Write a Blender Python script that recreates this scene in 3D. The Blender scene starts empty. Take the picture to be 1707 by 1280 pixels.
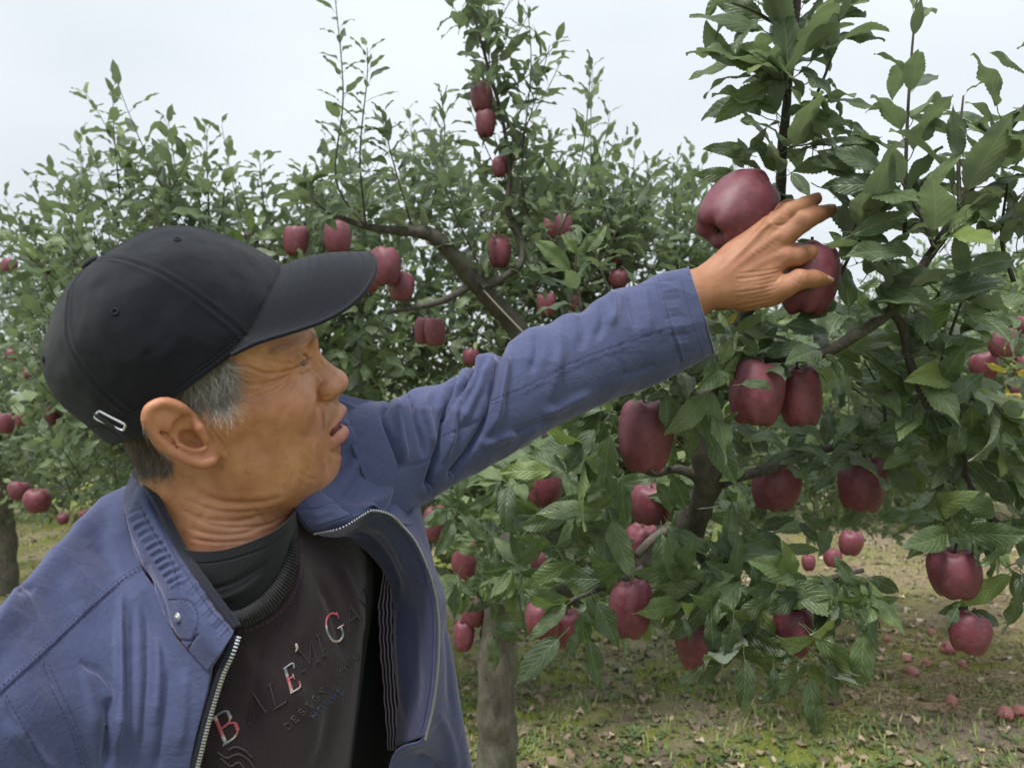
import bpy, bmesh, math, random, time
import numpy as np
from mathutils import Vector, Matrix

# ------------------------------------------------------------------ camera, sky, sun, exposure
random.seed(7)
rng = np.random.default_rng(7)
SC = bpy.context.scene
COL = SC.collection
FPX, CX, CY, CAMZ = 1284.0, 853.5, 640.0, 1.5
cam_d = bpy.data.cameras.new("camera")
cam = bpy.data.objects.new("camera", cam_d)
COL.objects.link(cam)
cam.location = (0, 0, CAMZ)
cam.rotation_euler = (math.radians(90), 0, 0)
cam_d.sensor_width = 36.0
cam_d.lens = 36.0 * FPX / 1707.0
cam_d.clip_start = 0.02
cam_d.clip_end = 3000
cam_d.dof.use_dof = True
cam_d.dof.focus_distance = 0.78
cam_d.dof.aperture_fstop = 27.0 / 2.5 
SC.camera = cam

world = bpy.data.worlds.new("World")
SC.world = world
world.use_nodes = True
wn = world.node_tree.nodes
wl = world.node_tree.links
wn.clear()
w_out = wn.new("ShaderNodeOutputWorld")
w_bg = wn.new("ShaderNodeBackground")
w_sky = wn.new("ShaderNodeTexSky")
w_sky.sky_type = 'NISHITA'
w_sky.sun_disc = False
SUN_EL, SUN_AZ = math.radians(64), math.radians(212)
w_sky.sun_elevation = SUN_EL
w_sky.sun_rotation = SUN_AZ
w_bg.inputs[1].default_value = 0.1
w_tc = wn.new("ShaderNodeTexCoord")
w_map = wn.new("ShaderNodeMapping")
w_map.inputs['Scale'].default_value = (1.0, 1.0, 2.2)
w_no = wn.new("ShaderNodeTexNoise")
w_no.inputs['Scale'].default_value = 1.7
w_no.inputs['Detail'].default_value = 3.0
w_no.inputs['Roughness'].default_value = 0.45
w_rmp = wn.new("ShaderNodeValToRGB")
w_rmp.color_ramp.elements[0].position = 0.32
w_rmp.color_ramp.elements[0].color = (2.62, 2.80, 2.92, 1)
w_rmp.color_ramp.elements[1].position = 0.68
w_rmp.color_ramp.elements[1].color = (3.40, 3.57, 3.68, 1)
w_mix = wn.new("ShaderNodeMix")
w_mix.data_type = 'RGBA'
w_mix.inputs[0].default_value = 0.93
wl.new(w_tc.outputs['Generated'], w_map.inputs[0])
wl.new(w_map.outputs[0], w_no.inputs['Vector'])
wl.new(w_no.outputs[0], w_rmp.inputs[0])
wl.new(w_sky.outputs[0], w_mix.inputs[6])
wl.new(w_rmp.outputs[0], w_mix.inputs[7])
# an overcast sky grows brighter towards the zenith
w_sep = wn.new("ShaderNodeSeparateXYZ"); wl.new(w_tc.outputs['Generated'], w_sep.inputs[0])
w_m1 = wn.new("ShaderNodeMath"); w_m1.operation = 'MULTIPLY'; wl.new(w_sep.outputs[2], w_m1.inputs[0]); wl.new(w_sep.outputs[2], w_m1.inputs[1])
w_m2 = wn.new("ShaderNodeMath"); w_m2.operation = 'MULTIPLY_ADD'; w_m2.inputs[1].default_value = 1.0; w_m2.inputs[2].default_value = 1.0; wl.new(w_m1.outputs[0], w_m2.inputs[0])
w_vm = wn.new("ShaderNodeVectorMath"); w_vm.operation = 'SCALE'; wl.new(w_mix.outputs[2], w_vm.inputs[0]); wl.new(w_m2.outputs[0], w_vm.inputs['Scale'])
wl.new(w_vm.outputs[0], w_bg.inputs[0])
wl.new(w_bg.outputs[0], w_out.inputs[0])

sun_d = bpy.data.lights.new("sun", 'SUN')
sun_d.energy = 1.5
sun_d.angle = math.radians(14)
sun_d.color = (1.0, 0.97, 0.92)
sun = bpy.data.objects.new("sun", sun_d)
COL.objects.link(sun)
_sd = Vector((math.sin(SUN_AZ) * math.cos(SUN_EL), math.cos(SUN_AZ) * math.cos(SUN_EL), math.sin(SUN_EL)))
sun.rotation_euler = _sd.to_track_quat('Z', 'Y').to_euler()
sun.location = (0, 0, 6)

SC.view_settings.view_transform = 'Standard'
SC.view_settings.look = 'None'
SC.view_settings.exposure = 1.32
SC.view_settings.gamma = 1.0
SC.view_settings.use_curve_mapping = False
SC.cycles.max_bounces = 6
SC.cycles.diffuse_bounces = 3
SC.cycles.glossy_bounces = 2
SC.cycles.transmission_bounces = 3
SC.cycles.transparent_max_bounces = 6
SC.cycles.use_denoising = True

# ------------------------------------------------------------------ helpers
def W(px, py, d):
    """photo pixel and distance in metres -> point of the place"""
    return np.array([(px - CX) / FPX * d, d, CAMZ - (py - CY) / FPX * d])

def WW(a):
    a = np.asarray(a, float)
    return np.stack([(a[..., 0] - CX) / FPX * a[..., 2], a[..., 2], CAMZ - (a[..., 1] - CY) / FPX * a[..., 2]], -1)

def PX(p):
    p = np.asarray(p, float)
    return np.stack([CX + FPX * p[..., 0] / p[..., 1], CY - FPX * (p[..., 2] - CAMZ) / p[..., 1]], -1)

def set_mesh(me, v, quads=None, tris=None, smooth=True, uv=None, attrs=None):
    """fast mesh fill from numpy arrays (quads and/or triangles)"""
    v = np.ascontiguousarray(v, np.float32)
    q = np.zeros((0, 4), np.int32) if quads is None else np.asarray(quads, np.int32)
    t = np.zeros((0, 3), np.int32) if tris is None else np.asarray(tris, np.int32)
    me.vertices.add(len(v))
    me.vertices.foreach_set('co', v.ravel())
    nl = q.size + t.size
    me.loops.add(nl)
    li = np.concatenate([q.ravel(), t.ravel()]).astype(np.int32)
    me.loops.foreach_set('vertex_index', li)
    npoly = len(q) + len(t)
    me.polygons.add(npoly)
    starts = np.concatenate([np.arange(len(q)) * 4, q.size + np.arange(len(t)) * 3]).astype(np.int32)
    me.polygons.foreach_set('loop_start', starts)
    if uv is not None:
        ul = me.uv_layers.new(name='UVMap')
        ul.data.foreach_set('uv', np.asarray(uv, np.float32)[li].ravel())
    if attrs:
        for k, a in attrs.items():
            at = me.attributes.new(k, 'FLOAT', 'POINT')
            at.data.foreach_set('value', np.ascontiguousarray(a, np.float32))
    me.update(calc_edges=True)
    me.polygons.foreach_set('use_smooth', np.full(npoly, bool(smooth)))
    me.update()
    return me

def link(name, me, mat=None, parent=None):
    o = bpy.data.objects.new(name, me)
    COL.objects.link(o)
    if mat is not None and me is not None and len(me.materials) == 0:
        me.materials.append(mat)
    if parent is not None:
        o.parent = parent
    return o

def mk(name, v, quads=None, tris=None, mat=None, parent=None, smooth=True, uv=None, attrs=None):
    me = bpy.data.meshes.new(name)
    set_mesh(me, v, quads, tris, smooth, uv, attrs)
    return link(name, me, mat, parent)

def empty(name, loc=(0, 0, 0)):
    o = bpy.data.objects.new(name, None)
    o.empty_display_size = 0.05
    o.location = loc
    COL.objects.link(o)
    return o

def tag(o, label=None, cat=None, group=None, kind=None):
    if label: o['label'] = label
    if cat: o['category'] = cat
    if group: o['group'] = group
    if kind: o['kind'] = kind
    return o

def catmull(P, n):
    """n samples of a Catmull-Rom curve through the rows of P"""
    P = np.asarray(P, float)
    m = len(P)
    if m == 2:
        t = np.linspace(0, 1, n)[:, None]
        return P[0] * (1 - t) + P[1] * t
    Q = np.concatenate([[2 * P[0] - P[1]], P, [2 * P[-1] - P[-2]]])
    s = np.linspace(0, m - 1, n)
    i = np.minimum(s.astype(int), m - 2)
    t = (s - i)[:, None]
    a, b, c, d = Q[i], Q[i + 1], Q[i + 2], Q[i + 3]
    return 0.5 * (2 * b + (c - a) * t + (2 * a - 5 * b + 4 * c - d) * t ** 2 + (3 * b - a - 3 * c + d) * t ** 3)

def curve_even(P, n, k=400):
    """evenly spaced samples along the curve"""
    C = catmull(P, k)
    L = np.concatenate([[0], np.cumsum(np.linalg.norm(np.diff(C[:, :3], axis=0), axis=1))])
    s = np.linspace(0, L[-1], n)
    return np.stack([np.interp(s, L, C[:, j]) for j in range(C.shape[1])], 1)

def frames(C):
    """rotation-minimising frames along a polyline"""
    T = np.gradient(C, axis=0)
    T /= np.linalg.norm(T, axis=1)[:, None] + 1e-12
    a = np.array([0, 0, 1.0]) if abs(T[0, 2]) < 0.9 else np.array([1.0, 0, 0])
    N = np.zeros_like(C)
    n = np.cross(T[0], a); n /= np.linalg.norm(n)
    for i in range(len(C)):
        n = n - T[i] * (n @ T[i]); n /= np.linalg.norm(n) + 1e-12
        N[i] = n
    return T, N, np.cross(T, N)

def grid_quads(nu, nv, wrap_v=False, base=0):
    i = np.arange(nu - 1)[:, None]
    j = np.arange(nv if wrap_v else nv - 1)[None, :]
    jn = (j + 1) % nv
    a = i * nv + j; b = i * nv + jn; c = (i + 1) * nv + jn; d = (i + 1) * nv + j
    return (np.stack([a, b, c, d], -1).reshape(-1, 4) + base).astype(np.int32)

def tube(C, R, sides=6, cap=True):
    """vertices and quads of a tube along C with radii R (v, quads, tris)"""
    C = np.asarray(C, float); R = np.broadcast_to(np.asarray(R, float), (len(C),))
    T, N, B = frames(C)
    a = np.linspace(0, 2 * np.pi, sides, endpoint=False)
    v = C[:, None] + R[:, None, None] * (N[:, None] * np.cos(a)[None, :, None] + B[:, None] * np.sin(a)[None, :, None])
    q = grid_quads(len(C), sides, True)
    v = v.reshape(-1, 3)
    t = []
    if cap:
        n = len(v)
        v = np.concatenate([v, C[:1], C[-1:]])
        for j in range(sides):
            t.append((n, (j + 1) % sides, j))
            e = (len(C) - 1) * sides
            t.append((n + 1, e + j, e + (j + 1) % sides))
    return v, q, np.array(t, np.int32).reshape(-1, 3)

class Bag:
    """collects geometry to be linked as one mesh"""
    def __init__(s): s.v = []; s.q = []; s.t = []; s.n = 0; s.uv = []; s.at = {}
    def add(s, v, q=None, t=None, uv=None, **at):
        v = np.asarray(v, float)
        s.v.append(v)
        if q is not None and len(q): s.q.append(np.asarray(q) + s.n)
        if t is not None and len(t): s.t.append(np.asarray(t) + s.n)
        s.uv.append(np.zeros((len(v), 2)) if uv is None else uv)
        for k, a in at.items(): s.at.setdefault(k, []).append(np.broadcast_to(np.asarray(a, float), (len(v),)))
        s.n += len(v)
    def build(s, name, mat, parent=None, smooth=True):
        if not s.v: return None
        return mk(name, np.concatenate(s.v), np.concatenate(s.q) if s.q else None, np.concatenate(s.t) if s.t else None,
                  mat, parent, smooth, np.concatenate(s.uv), {k: np.concatenate(a) for k, a in s.at.items()})

# ---- small numpy value noise (smooth), for shapes only
def vnoise(P, seed=0):
    P = np.asarray(P, np.float64)
    i = np.floor(P).astype(np.int64); f = P - i
    f = f * f * (3 - 2 * f)
    def h(a, b, c):
        n = (a * 374761393 + b * 668265263 + c * 2147483647 + seed * 1274126177) & 0xffffffff
        n = ((n ^ (n >> 13)) * 1274126177) & 0xffffffff
        return ((n ^ (n >> 16)) & 0xffff) / 32767.5 - 1
    r = 0
    for dx in (0, 1):
        for dy in (0, 1):
            for dz in (0, 1):
                w = (f[..., 0] if dx else 1 - f[..., 0]) * (f[..., 1] if dy else 1 - f[..., 1]) * (f[..., 2] if dz else 1 - f[..., 2])
                r = r + w * h(i[..., 0] + dx, i[..., 1] + dy, i[..., 2] + dz)
    return r

# ------------------------------------------------------------------ implicit surfaces
def sd_ell(P, c, r):
    q = (P - np.asarray(c, np.float32)) / np.asarray(r, np.float32)
    k = np.sqrt((q * q).sum(1)) + 1e-6
    k2 = np.sqrt(((q / np.asarray(r, np.float32)) ** 2).sum(1)) + 1e-6
    return k * (k - 1) / k2
def sd_cap(P, a, b, ra, rb):
    a = np.asarray(a, np.float32); b = np.asarray(b, np.float32)
    ab = b - a
    t = np.clip(((P - a) @ ab) / float(ab @ ab), 0, 1)
    d = P - a - t[:, None] * ab
    return np.sqrt((d * d).sum(1)) - (ra + (rb - ra) * t)
def smin(a, b, k):
    h = np.maximum(k - np.abs(a - b), 0) / k
    return np.minimum(a, b) - h * h * k * 0.25
def smax(a, b, k): return -smin(-a, -b, k)

class Sdf:
    """ordered list of smooth unions and cuts; each acts only inside its own box"""
    def __init__(s): s.ops = []
    def ell(s, c, r, k=1.0, cut=False, R=None):
        c = np.array(c, float); r = np.array(r, float)
        m = (r.max() if R is not None else r) + k + 0.6
        s.ops.append(('e', c, r, k, cut, c - m, c + m, R)); return s
    def cap(s, a, b, ra, rb=None, k=1.0, cut=False):
        rb = ra if rb is None else rb
        a = np.array(a, float); b = np.array(b, float); m = max(ra, rb) + k + 0.6
        s.ops.append(('c', (a, b), (ra, rb), k, cut, np.minimum(a, b) - m, np.maximum(a, b) + m, None)); return s
    def chain(s, pts, rad, k=1.0, cut=False, kk=0.05):
        """poly-capsule treated as ONE op"""
        pts = [np.array(p, float) for p in pts]
        if np.isscalar(rad): rad = [rad] * len(pts)
        m = max(rad) + k + 0.6
        s.ops.append(('h', pts, list(rad), k, cut, np.min(pts, 0) - m, np.max(pts, 0) + m, kk)); return s
    def fn(s, f, k, cut, lo, hi):
        s.ops.append(('f', f, None, k, cut, np.array(lo, float), np.array(hi, float), None)); return s
    def __call__(s, P):
        P = P.astype(np.float32)
        F = np.full(len(P), 6.0, np.float32)
        for kd, a, b, k, cut, lo, hi, ex in s.ops:
            m = np.nonzero(((P > lo) & (P < hi)).all(1))[0]
            if not len(m): continue
            p = P[m]
            if kd == 'e':
                if ex is not None:
                    p = (p - a) @ np.asarray(ex, np.float32).T   # rows of ex = local axes
                    d = sd_ell(p, (0, 0, 0), b)
                else: d = sd_ell(p, a, b)
            elif kd == 'c': d = sd_cap(p, a[0], a[1], b[0], b[1])
            elif kd == 'h':
                d = None
                for i in range(len(a) - 1):
                    e = sd_cap(p, a[i], a[i + 1], b[i], b[i + 1])
                    d = e if d is None else smin(d, e, ex)
            else: d = a(p)
            f = F[m]
            F[m] = smax(f, -d, k) if cut else smin(f, d, k)
        return F

def isosurface(fn, lo, hi, h, B=8):
    """surface nets over the blocks that hold the surface"""
    lo = np.array(lo, float); n = np.ceil((np.array(hi, float) - lo) / h / B).astype(int)
    N = n * B + 1
    F = np.full(N, 9.0, np.float32)
    g = np.stack(np.meshgrid(*[np.arange(k) for k in n], indexing='ij'), -1).reshape(-1, 3)
    cen = lo + (g + 0.5) * B * h
    fc = fn(cen)
    R = B * h * 0.87 + h
    act = np.abs(fc) < R * 1.25 + 0.35
    for b in g[~act & (fc < 0)]:
        F[b[0] * B:b[0] * B + B + 1, b[1] * B:b[1] * B + B + 1, b[2] * B:b[2] * B + B + 1] = -9
    off = np.stack(np.meshgrid(*[np.arange(B + 1)] * 3, indexing='ij'), -1).reshape(-1, 3)
    ga = g[act]
    for s in range(0, len(ga), 600):
        idx = (ga[s:s + 600, None] * B + off[None]).reshape(-1, 3)
        key = (idx[:, 0] * N[1] + idx[:, 1]) * N[2] + idx[:, 2]
        uk, ui = np.unique(key, return_index=True)
        P = lo + idx[ui] * h
        F.ravel()[uk] = fn(P)
    S = F < 0
    c = [S[i:N[0] - 1 + i, j:N[1] - 1 + j, k:N[2] - 1 + k] for i in (0, 1) for j in (0, 1) for k in (0, 1)]
    sm = sum(x.astype(np.int8) for x in c)
    cells = np.argwhere((sm > 0) & (sm < 8))
    cor = np.array([(i, j, k) for i in (0, 1) for j in (0, 1) for k in (0, 1)])
    vals = np.stack([F[cells[:, 0] + o[0], cells[:, 1] + o[1], cells[:, 2] + o[2]] for o in cor], 1)
    acc = np.zeros((len(cells), 3)); cnt = np.zeros(len(cells))
    for a in range(8):
        for b in range(a + 1, 8):
            if np.abs(cor[a] - cor[b]).sum() != 1: continue
            x, y = vals[:, a], vals[:, b]
            m = (x < 0) != (y < 0)
            t = np.where(m, x / np.where(m, x - y, 1), 0)
            acc += m[:, None] * (cor[a] + t[:, None] * (cor[b] - cor[a])); cnt += m
    V = lo + (cells + acc / cnt[:, None]) * h
    ids = np.full(tuple(N - 1), -1, np.int32)
    ids[cells[:, 0], cells[:, 1], cells[:, 2]] = np.arange(len(cells))
    Q = []
    for ax in range(3):
        o = [1, 1, 1]; o[ax] = 0
        sl0 = [slice(1, N[i] - 1) for i in range(3)]; sl0[ax] = slice(0, N[ax] - 1)
        sl1 = list(sl0); sl1[ax] = slice(1, N[ax])
        e = np.argwhere(S[tuple(sl0)] != S[tuple(sl1)])
        if not len(e): continue
        e = e + np.array([1 if i != ax else 0 for i in range(3)])
        u, w = (ax + 1) % 3, (ax + 2) % 3
        du = np.zeros(3, int); du[u] = 1; dw = np.zeros(3, int); dw[w] = 1
        def gid(x): return ids[x[:, 0], x[:, 1], x[:, 2]]
        q = np.stack([gid(e - du - dw), gid(e - dw), gid(e), gid(e - du)], 1)
        inside = S[e[:, 0], e[:, 1], e[:, 2]]
        q = np.where(inside[:, None], q, q[:, ::-1])
        Q.append(q[(q >= 0).all(1)])
    Q = np.concatenate(Q)
    return V, Q

def relax(V, Q, it=2, lam=0.5):
    e = np.concatenate([Q[:, [0, 1]], Q[:, [1, 2]], Q[:, [2, 3]], Q[:, [3, 0]]])
    e = np.concatenate([e, e[:, ::-1]])
    cnt = np.bincount(e[:, 0], minlength=len(V))[:, None]
    for _ in range(it):
        for l in (lam, -lam * 1.02):
            s = np.stack([np.bincount(e[:, 0], V[e[:, 1], j], minlength=len(V)) for j in range(3)], 1)
            V = V + l * (s / np.maximum(cnt, 1) - V)
    return V

def vnormals(V, Q):
    n = np.cross(V[Q[:, 2]] - V[Q[:, 0]], V[Q[:, 3]] - V[Q[:, 1]])
    N = np.zeros_like(V)
    for j in range(4):
        for a in range(3): N[:, a] += np.bincount(Q[:, j], n[:, a], minlength=len(V))
    return N / (np.linalg.norm(N, axis=1)[:, None] + 1e-12)

def dist_poly(P2, poly):
    """distance of 2-D points to a polyline and parameter along it (0..1)"""
    best = np.full(len(P2), 1e9); par = np.zeros(len(P2)); side = np.zeros(len(P2))
    m = len(poly) - 1
    for i in range(m):
        a, b = poly[i], poly[i + 1]
        ab = b - a
        t = np.clip(((P2 - a) @ ab) / (ab @ ab + 1e-12), 0, 1)
        dv = P2 - a - t[:, None] * ab
        d = np.sqrt((dv ** 2).sum(1))
        k = d < best
        best[k] = d[k]; par[k] = (i + t[k]) / m; side[k] = (ab[0] * dv[k, 1] - ab[1] * dv[k, 0])
    return best, par, np.sign(side)

# ------------------------------------------------------------------ materials
class NT:
    """terse node building"""
    def __init__(s, name):
        s.m = bpy.data.materials.new(name); s.m.use_nodes = True
        s.t = s.m.node_tree; s.b = s.t.nodes['Principled BSDF']; s.out = s.t.nodes['Material Output']
    def n(s, kind, **kw):
        o = s.t.nodes.new('ShaderNode' + kind)
        for k, v in kw.items(): setattr(o, k, v)
        return o
    def set(s, node, **kw):
        for k, v in kw.items():
            k = k.replace('_', ' ')
            if hasattr(v, 'is_linked'): s.t.links.new(v, node.inputs[k])
            else: node.inputs[k].default_value = v
    def lk(s, a, b): s.t.links.new(a, b)
    def noise(s, vec=None, scale=5, detail=4, rough=.55, dist=0):
        o = s.n('TexNoise'); o.inputs['Scale'].default_value = scale; o.inputs['Detail'].default_value = detail
        o.inputs['Roughness'].default_value = rough; o.inputs['Distortion'].default_value = dist
        if vec is not None: s.lk(vec, o.inputs['Vector'])
        return o.outputs[0]
    def ramp(s, fac, stops):
        o = s.n('ValToRGB'); e = o.color_ramp.elements
        while len(e) < len(stops): e.new(0.5)
        for x, (p, c) in zip(e, stops): x.position = p; x.color = tuple(c) + (1,) if len(c) == 3 else c
        s.lk(fac, o.inputs[0]); return o.outputs[0]
    def mix(s, fac, a, b, mode='MIX'):
        o = s.n('Mix', data_type='RGBA', blend_type=mode)
        for i, v in ((0, fac), (6, a), (7, b)):
            if hasattr(v, 'is_linked'): s.lk(v, o.inputs[i])
            elif i == 0: o.inputs[0].default_value = v
            else: o.inputs[i].default_value = tuple(v) + (1,) if len(v) == 3 else v
        return o.outputs[2]
    def math(s, op, a, b=None, clamp=False):
        o = s.n('Math', operation=op, use_clamp=clamp)
        for i, v in ((0, a), (1, b)):
            if v is None: continue
            if hasattr(v, 'is_linked'): s.lk(v, o.inputs[i])
            else: o.inputs[i].default_value = v
        return o.outputs[0]
    def attr(s, name): return s.n('Attribute', attribute_name=name).outputs['Fac']
    def obj(s): return s.n('TexCoord').outputs['Object']
    def uv(s): return s.n('TexCoord').outputs['UV']
    def mapping(s, vec, scale=(1, 1, 1), rot=(0, 0, 0), loc=(0, 0, 0)):
        o = s.n('Mapping'); s.lk(vec, o.inputs[0]); o.inputs['Scale'].default_value = scale
        o.inputs['Rotation'].default_value = rot; o.inputs['Location'].default_value = loc; return o.outputs[0]
    def bump(s, h, strength=.3, dist=.001, normal=None):
        o = s.n('Bump'); o.inputs['Strength'].default_value = strength; o.inputs['Distance'].default_value = dist
        s.lk(h, o.inputs['Height'])
        if normal is not None: s.lk(normal, o.inputs['Normal'])
        return o.outputs[0]

def simple_mat(name, col, rough=.6, spec=.5, metal=0.0):
    m = NT(name); m.set(m.b, Base_Color=tuple(col) + (1,), Roughness=rough, Metallic=metal)
    m.b.inputs['Specular IOR Level'].default_value = spec
    return m.m
# ------------------------------------------------------------------ the man: head frame (cm; forward, near side, up)
HO = np.array([-0.25563, 0.63203, CAMZ - 0.00882])
HF = np.array([0.93313, 0.25002, 0.25837]); HF /= np.linalg.norm(HF)
HL = np.array([0.32328, -0.89793, -0.29868]); HL -= HF * (HL @ HF); HL /= np.linalg.norm(HL)
HU = np.cross(HL, HF); HU = HU if HU[2] > 0 else -HU
HM = np.array([HF, HL, HU])
def h2w(p): return HO + (np.asarray(p, float) / 100.0) @ HM
def w2h(p): return (np.asarray(p, float) - HO) @ HM.T * 100.0
def hl(px, py, l=0.0):
    r = np.array([(px - CX) / FPX, 1, (CY - py) / FPX])
    o = HO + HL * l / 100 - np.array([0, 0, CAMZ])
    w = r * ((HL @ o) / (HL @ r)) + np.array([0, 0, CAMZ])
    return w2h(w)
def mir(p): return (p[0], -p[1], p[2])

eyeN = hl(508, 605, 3.1)
EY = (eyeN[0] - 1.3, 3.1, eyeN[2])          # centre of the near eyeball
mouC = hl(541, 729, 2.3)
neckB = w2h(W(376, 935, 0.635))
neckT = np.array([-0.8, 0.0, -4.0])

def dense(p, r, n=26):
    c = catmull(np.column_stack([np.array(p), np.array(r)]), n)
    return [tuple(x[:3]) for x in c], [float(x[3]) for x in c]

def head_sdf():
    s = Sdf()
    s.ell((-0.1, 0, 4.7), (8.7, 7.2, 7.0))
    s.ell((4.6, 0, 3.2), (5.0, 6.2, 5.0), 2.0)
    s.ell((3.6, 0, -2.0), (5.3, 6.2, 6.3), 2.0)
    # neck and its cords
    s.cap((0.8, 0, -4.0), neckB + np.array([.35, 0, 0]), 4.9, 4.65, 2.5)
    s.cap((-2.2, 0, -1.0), w2h(W(392, 960, .655)), 4.2, 4.4, 2.5)
    # jaw, chin, muzzle
    for g in (1, -1):
        s.cap((6.9, 2.0 * g, -9.6), (2.2, 5.2 * g, -6.6), 1.75, 1.7, 2.0)
        s.cap((2.2, 5.2 * g, -6.6), (1.2, 6.2 * g, -1.5), 1.6, 1.2, 2.0)
        s.ell((4.9, 3.9 * g, -4.9), (3.0, 2.2, 3.8), 2.4)
        s.ell((6.3, 4.1 * g, -1.2), (2.1, 1.9, 1.5), 1.8)
        s.cap((6.6, 4.7 * g, -0.9), (1.6, 6.6 * g, 0.0), 0.9, 0.7, 2.0)
    s.ell((4.6, 0, -8.6), (4.2, 4.2, 2.9), 2.2)
    s.ell((6.4, 0, -5.0), (3.2, 3.2, 3.4), 2.0)
    s.ell((7.35, 0, -9.7), (2.05, 2.3, 1.9), 1.6)
    s.ell((8.3, 0, -10.1), (1.05, 1.5, 1.15), 0.9)
    # brow
    for g in (1, -1):
        s.chain([(9.2, 0.9 * g, 2.6), (8.9, 2.5 * g, 3.1), (7.4, 4.6 * g, 2.7)], [.75, .85, .8], 1.3)
        s.ell((9.6, 2.6 * g, EY[2] + .2), (1.15, 1.5, .95), 1.2, True)
        s.cap((8.6, 1.9 * g, -0.6), (7.0, 4.0 * g, -0.9), .7, .8, 1.0)
    # nose
    s.chain([(9.0, 0, 2.3), (9.35, 0, 1.0), (10.15, 0, -0.55), (10.75, 0, -1.6)], [.72, .58, .66, .80], 1.2)
    s.ell((10.88, 0, -1.95), (0.88, .92, 0.80), 0.6)
    s.ell((9.6, 0, -1.9), (1.3, 1.45, 1.15), 1.2)
    for g in (1, -1):
        al = hl(547, 650, 1.5)
        s.ell((al[0], 1.55 * g, al[2]), (1.0, 0.66, 0.78), 0.3)
        s.ell((al[0] + .1, .9 * g, al[2] + .2), (1.2, .7, .9), 0.6)
        s.ell((10.3, 0.72 * g, al[2] - .78), (0.62, 0.38, 0.45), 0.25, True)
    def G(px, py, l, g): 
        p = hl(px, py, l); return (p[0], p[1] * g, p[2])
    # eyes: lids over the ball, a narrow slit
    for g in (1, -1):
        e = (EY[0], EY[1] * g, EY[2])
        s.ell(e, (1.3, 1.45, 1.25), 0.5)
        s.chain([G(480, 605, 5.0, g), G(488, 592, 4.5, g), G(498, 584, 3.6, g), G(508, 585, 2.6, g), G(513, 594, 2.0, g)], [.14, .26, .33, .29, .17], 0.3)
        s.chain([G(490, 617, 4.6, g), G(500, 619, 3.5, g), G(510, 614, 2.5, g), G(515, 606, 1.9, g)], [.16, .25, .26, .15], 0.3)
        s.chain([G(490, 612, 4.6, g), G(498, 608, 4.0, g), G(507, 604, 3.1, g), G(513, 600, 2.2, g)], [.06, .22, .27, .13], 0.10, True)
    # lips and open mouth
    s.ell((8.65, 0, -4.0), (1.9, 2.45, 1.6), 1.0)
    s.ell((7.4, 0, -6.0), (2.4, 2.9, 2.6), 1.2)
    s.ell((8.0, 0, -8.3), (1.65, 2.0, 1.2), 1.0)
    for g in (1, -1):
        s.chain([G(540, 725, 2.5, g), G(550, 711, 2.05, g), G(562, 694, 1.1, g), G(567, 684, 0, g)], [.26, .38, .46, .5], 0.35)
        s.chain([G(540, 734, 2.5, g), G(553, 732, 2.1, g), G(565, 728, 1.2, g), G(569, 722, 0, g)], [.26, .5, .6, .64], 0.35)
        s.chain([G(532, 729, 2.9, g), G(541, 728, 2.5, g), G(551, 720, 2.2, g), G(562, 709, 1.4, g), G(568, 703, 0, g)], [.07, .26, .40, .34, .22], 0.15, True)
        s.chain([G(545, 724, 1.9, g), G(555, 714, 1.2, g), G(560, 708, 0, g)], [.3, .42, .5], 0.2, True)
        s.chain([G(533, 638, 2.1, g), G(530, 652, 2.2, g), G(533, 664, 2.1, g), G(545, 669, 1.8, g)], [.08, .16, .18, .10], 0.35, True)
        s.ell(G(543, 652, 1.95, g), (.85, .5, .72), .3)
    for g in (1, -1):
        s.chain([(9.0, 2.3 * g, -2.9), (8.75, 2.75 * g, -4.0), (8.2, 3.1 * g, -5.6)], [.03, .05, .03], 0.5, True)
    # ears
    for g in (1, -1):
        def E(px, py, l):
            p = hl(303 + (px - 303) * .94, 722 + (py - 722) * .94, l); return (p[0], p[1] * g, p[2])
        cen = E(298, 722, 8.1)
        pr = np.array(E(262, 700, 8.8)); fr = np.array(E(340, 730, 7.6)); bt = np.array(E(330, 768, 8.0))
        ax = fr - pr; ax /= np.linalg.norm(ax)
        nn = np.cross(ax, bt - pr); nn /= np.linalg.norm(nn)
        if nn[1] * g < 0: nn = -nn
        up = np.cross(nn, ax)
        R = np.array([ax, up, nn])
        # plate
        s.ell(cen, (2.15, 1.75, 0.40), 0.4, R=R)
        s.ell(E(340, 758, 7.9), (1.35, 0.95, 0.34), 0.5, R=R)
        s.ell(E(272, 690, 8.72), (1.35, 1.15, 0.32), 0.3, R=R)
        s.ell(E(285, 684, 8.35), (1.3, .9, 0.34), 0.3, R=R)
        s.cap(E(300, 715, 7.0), E(325, 735, 6.2), 1.5, 1.5, 0.6)
        # helix rim
        s.chain(*dense([E(322, 690, 7.75), E(300, 677, 8.35), E(272, 668, 8.85), E(248, 676, 9.25), E(240, 697, 9.4), E(250, 722, 9.2), E(276, 747, 8.8), E(308, 767, 8.5), E(338, 776, 8.3), E(356, 770, 8.05)],
                [.22, .33, .36, .38, .38, .34, .32, .34, .4, .4]), 0.28)
        # antihelix
        s.chain([E(272, 690, 8.55), E(283, 712, 8.65), E(296, 735, 8.55), E(322, 748, 8.35), E(340, 747, 8.2)], [.22, .27, .27, .26, .24], 0.4)
        s.chain([E(258, 690, 8.8), E(266, 717, 8.7), E(292, 745, 8.45)], [.12, .13, .1], 0.4, True)
        # concha, canal
        s.ell(E(306, 714, 8.45), (0.75, .95, 0.5), 0.5, True, R)
        s.ell(E(322, 732, 8.15), (0.95, 0.62, 1.0), 0.35, True, R)
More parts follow.
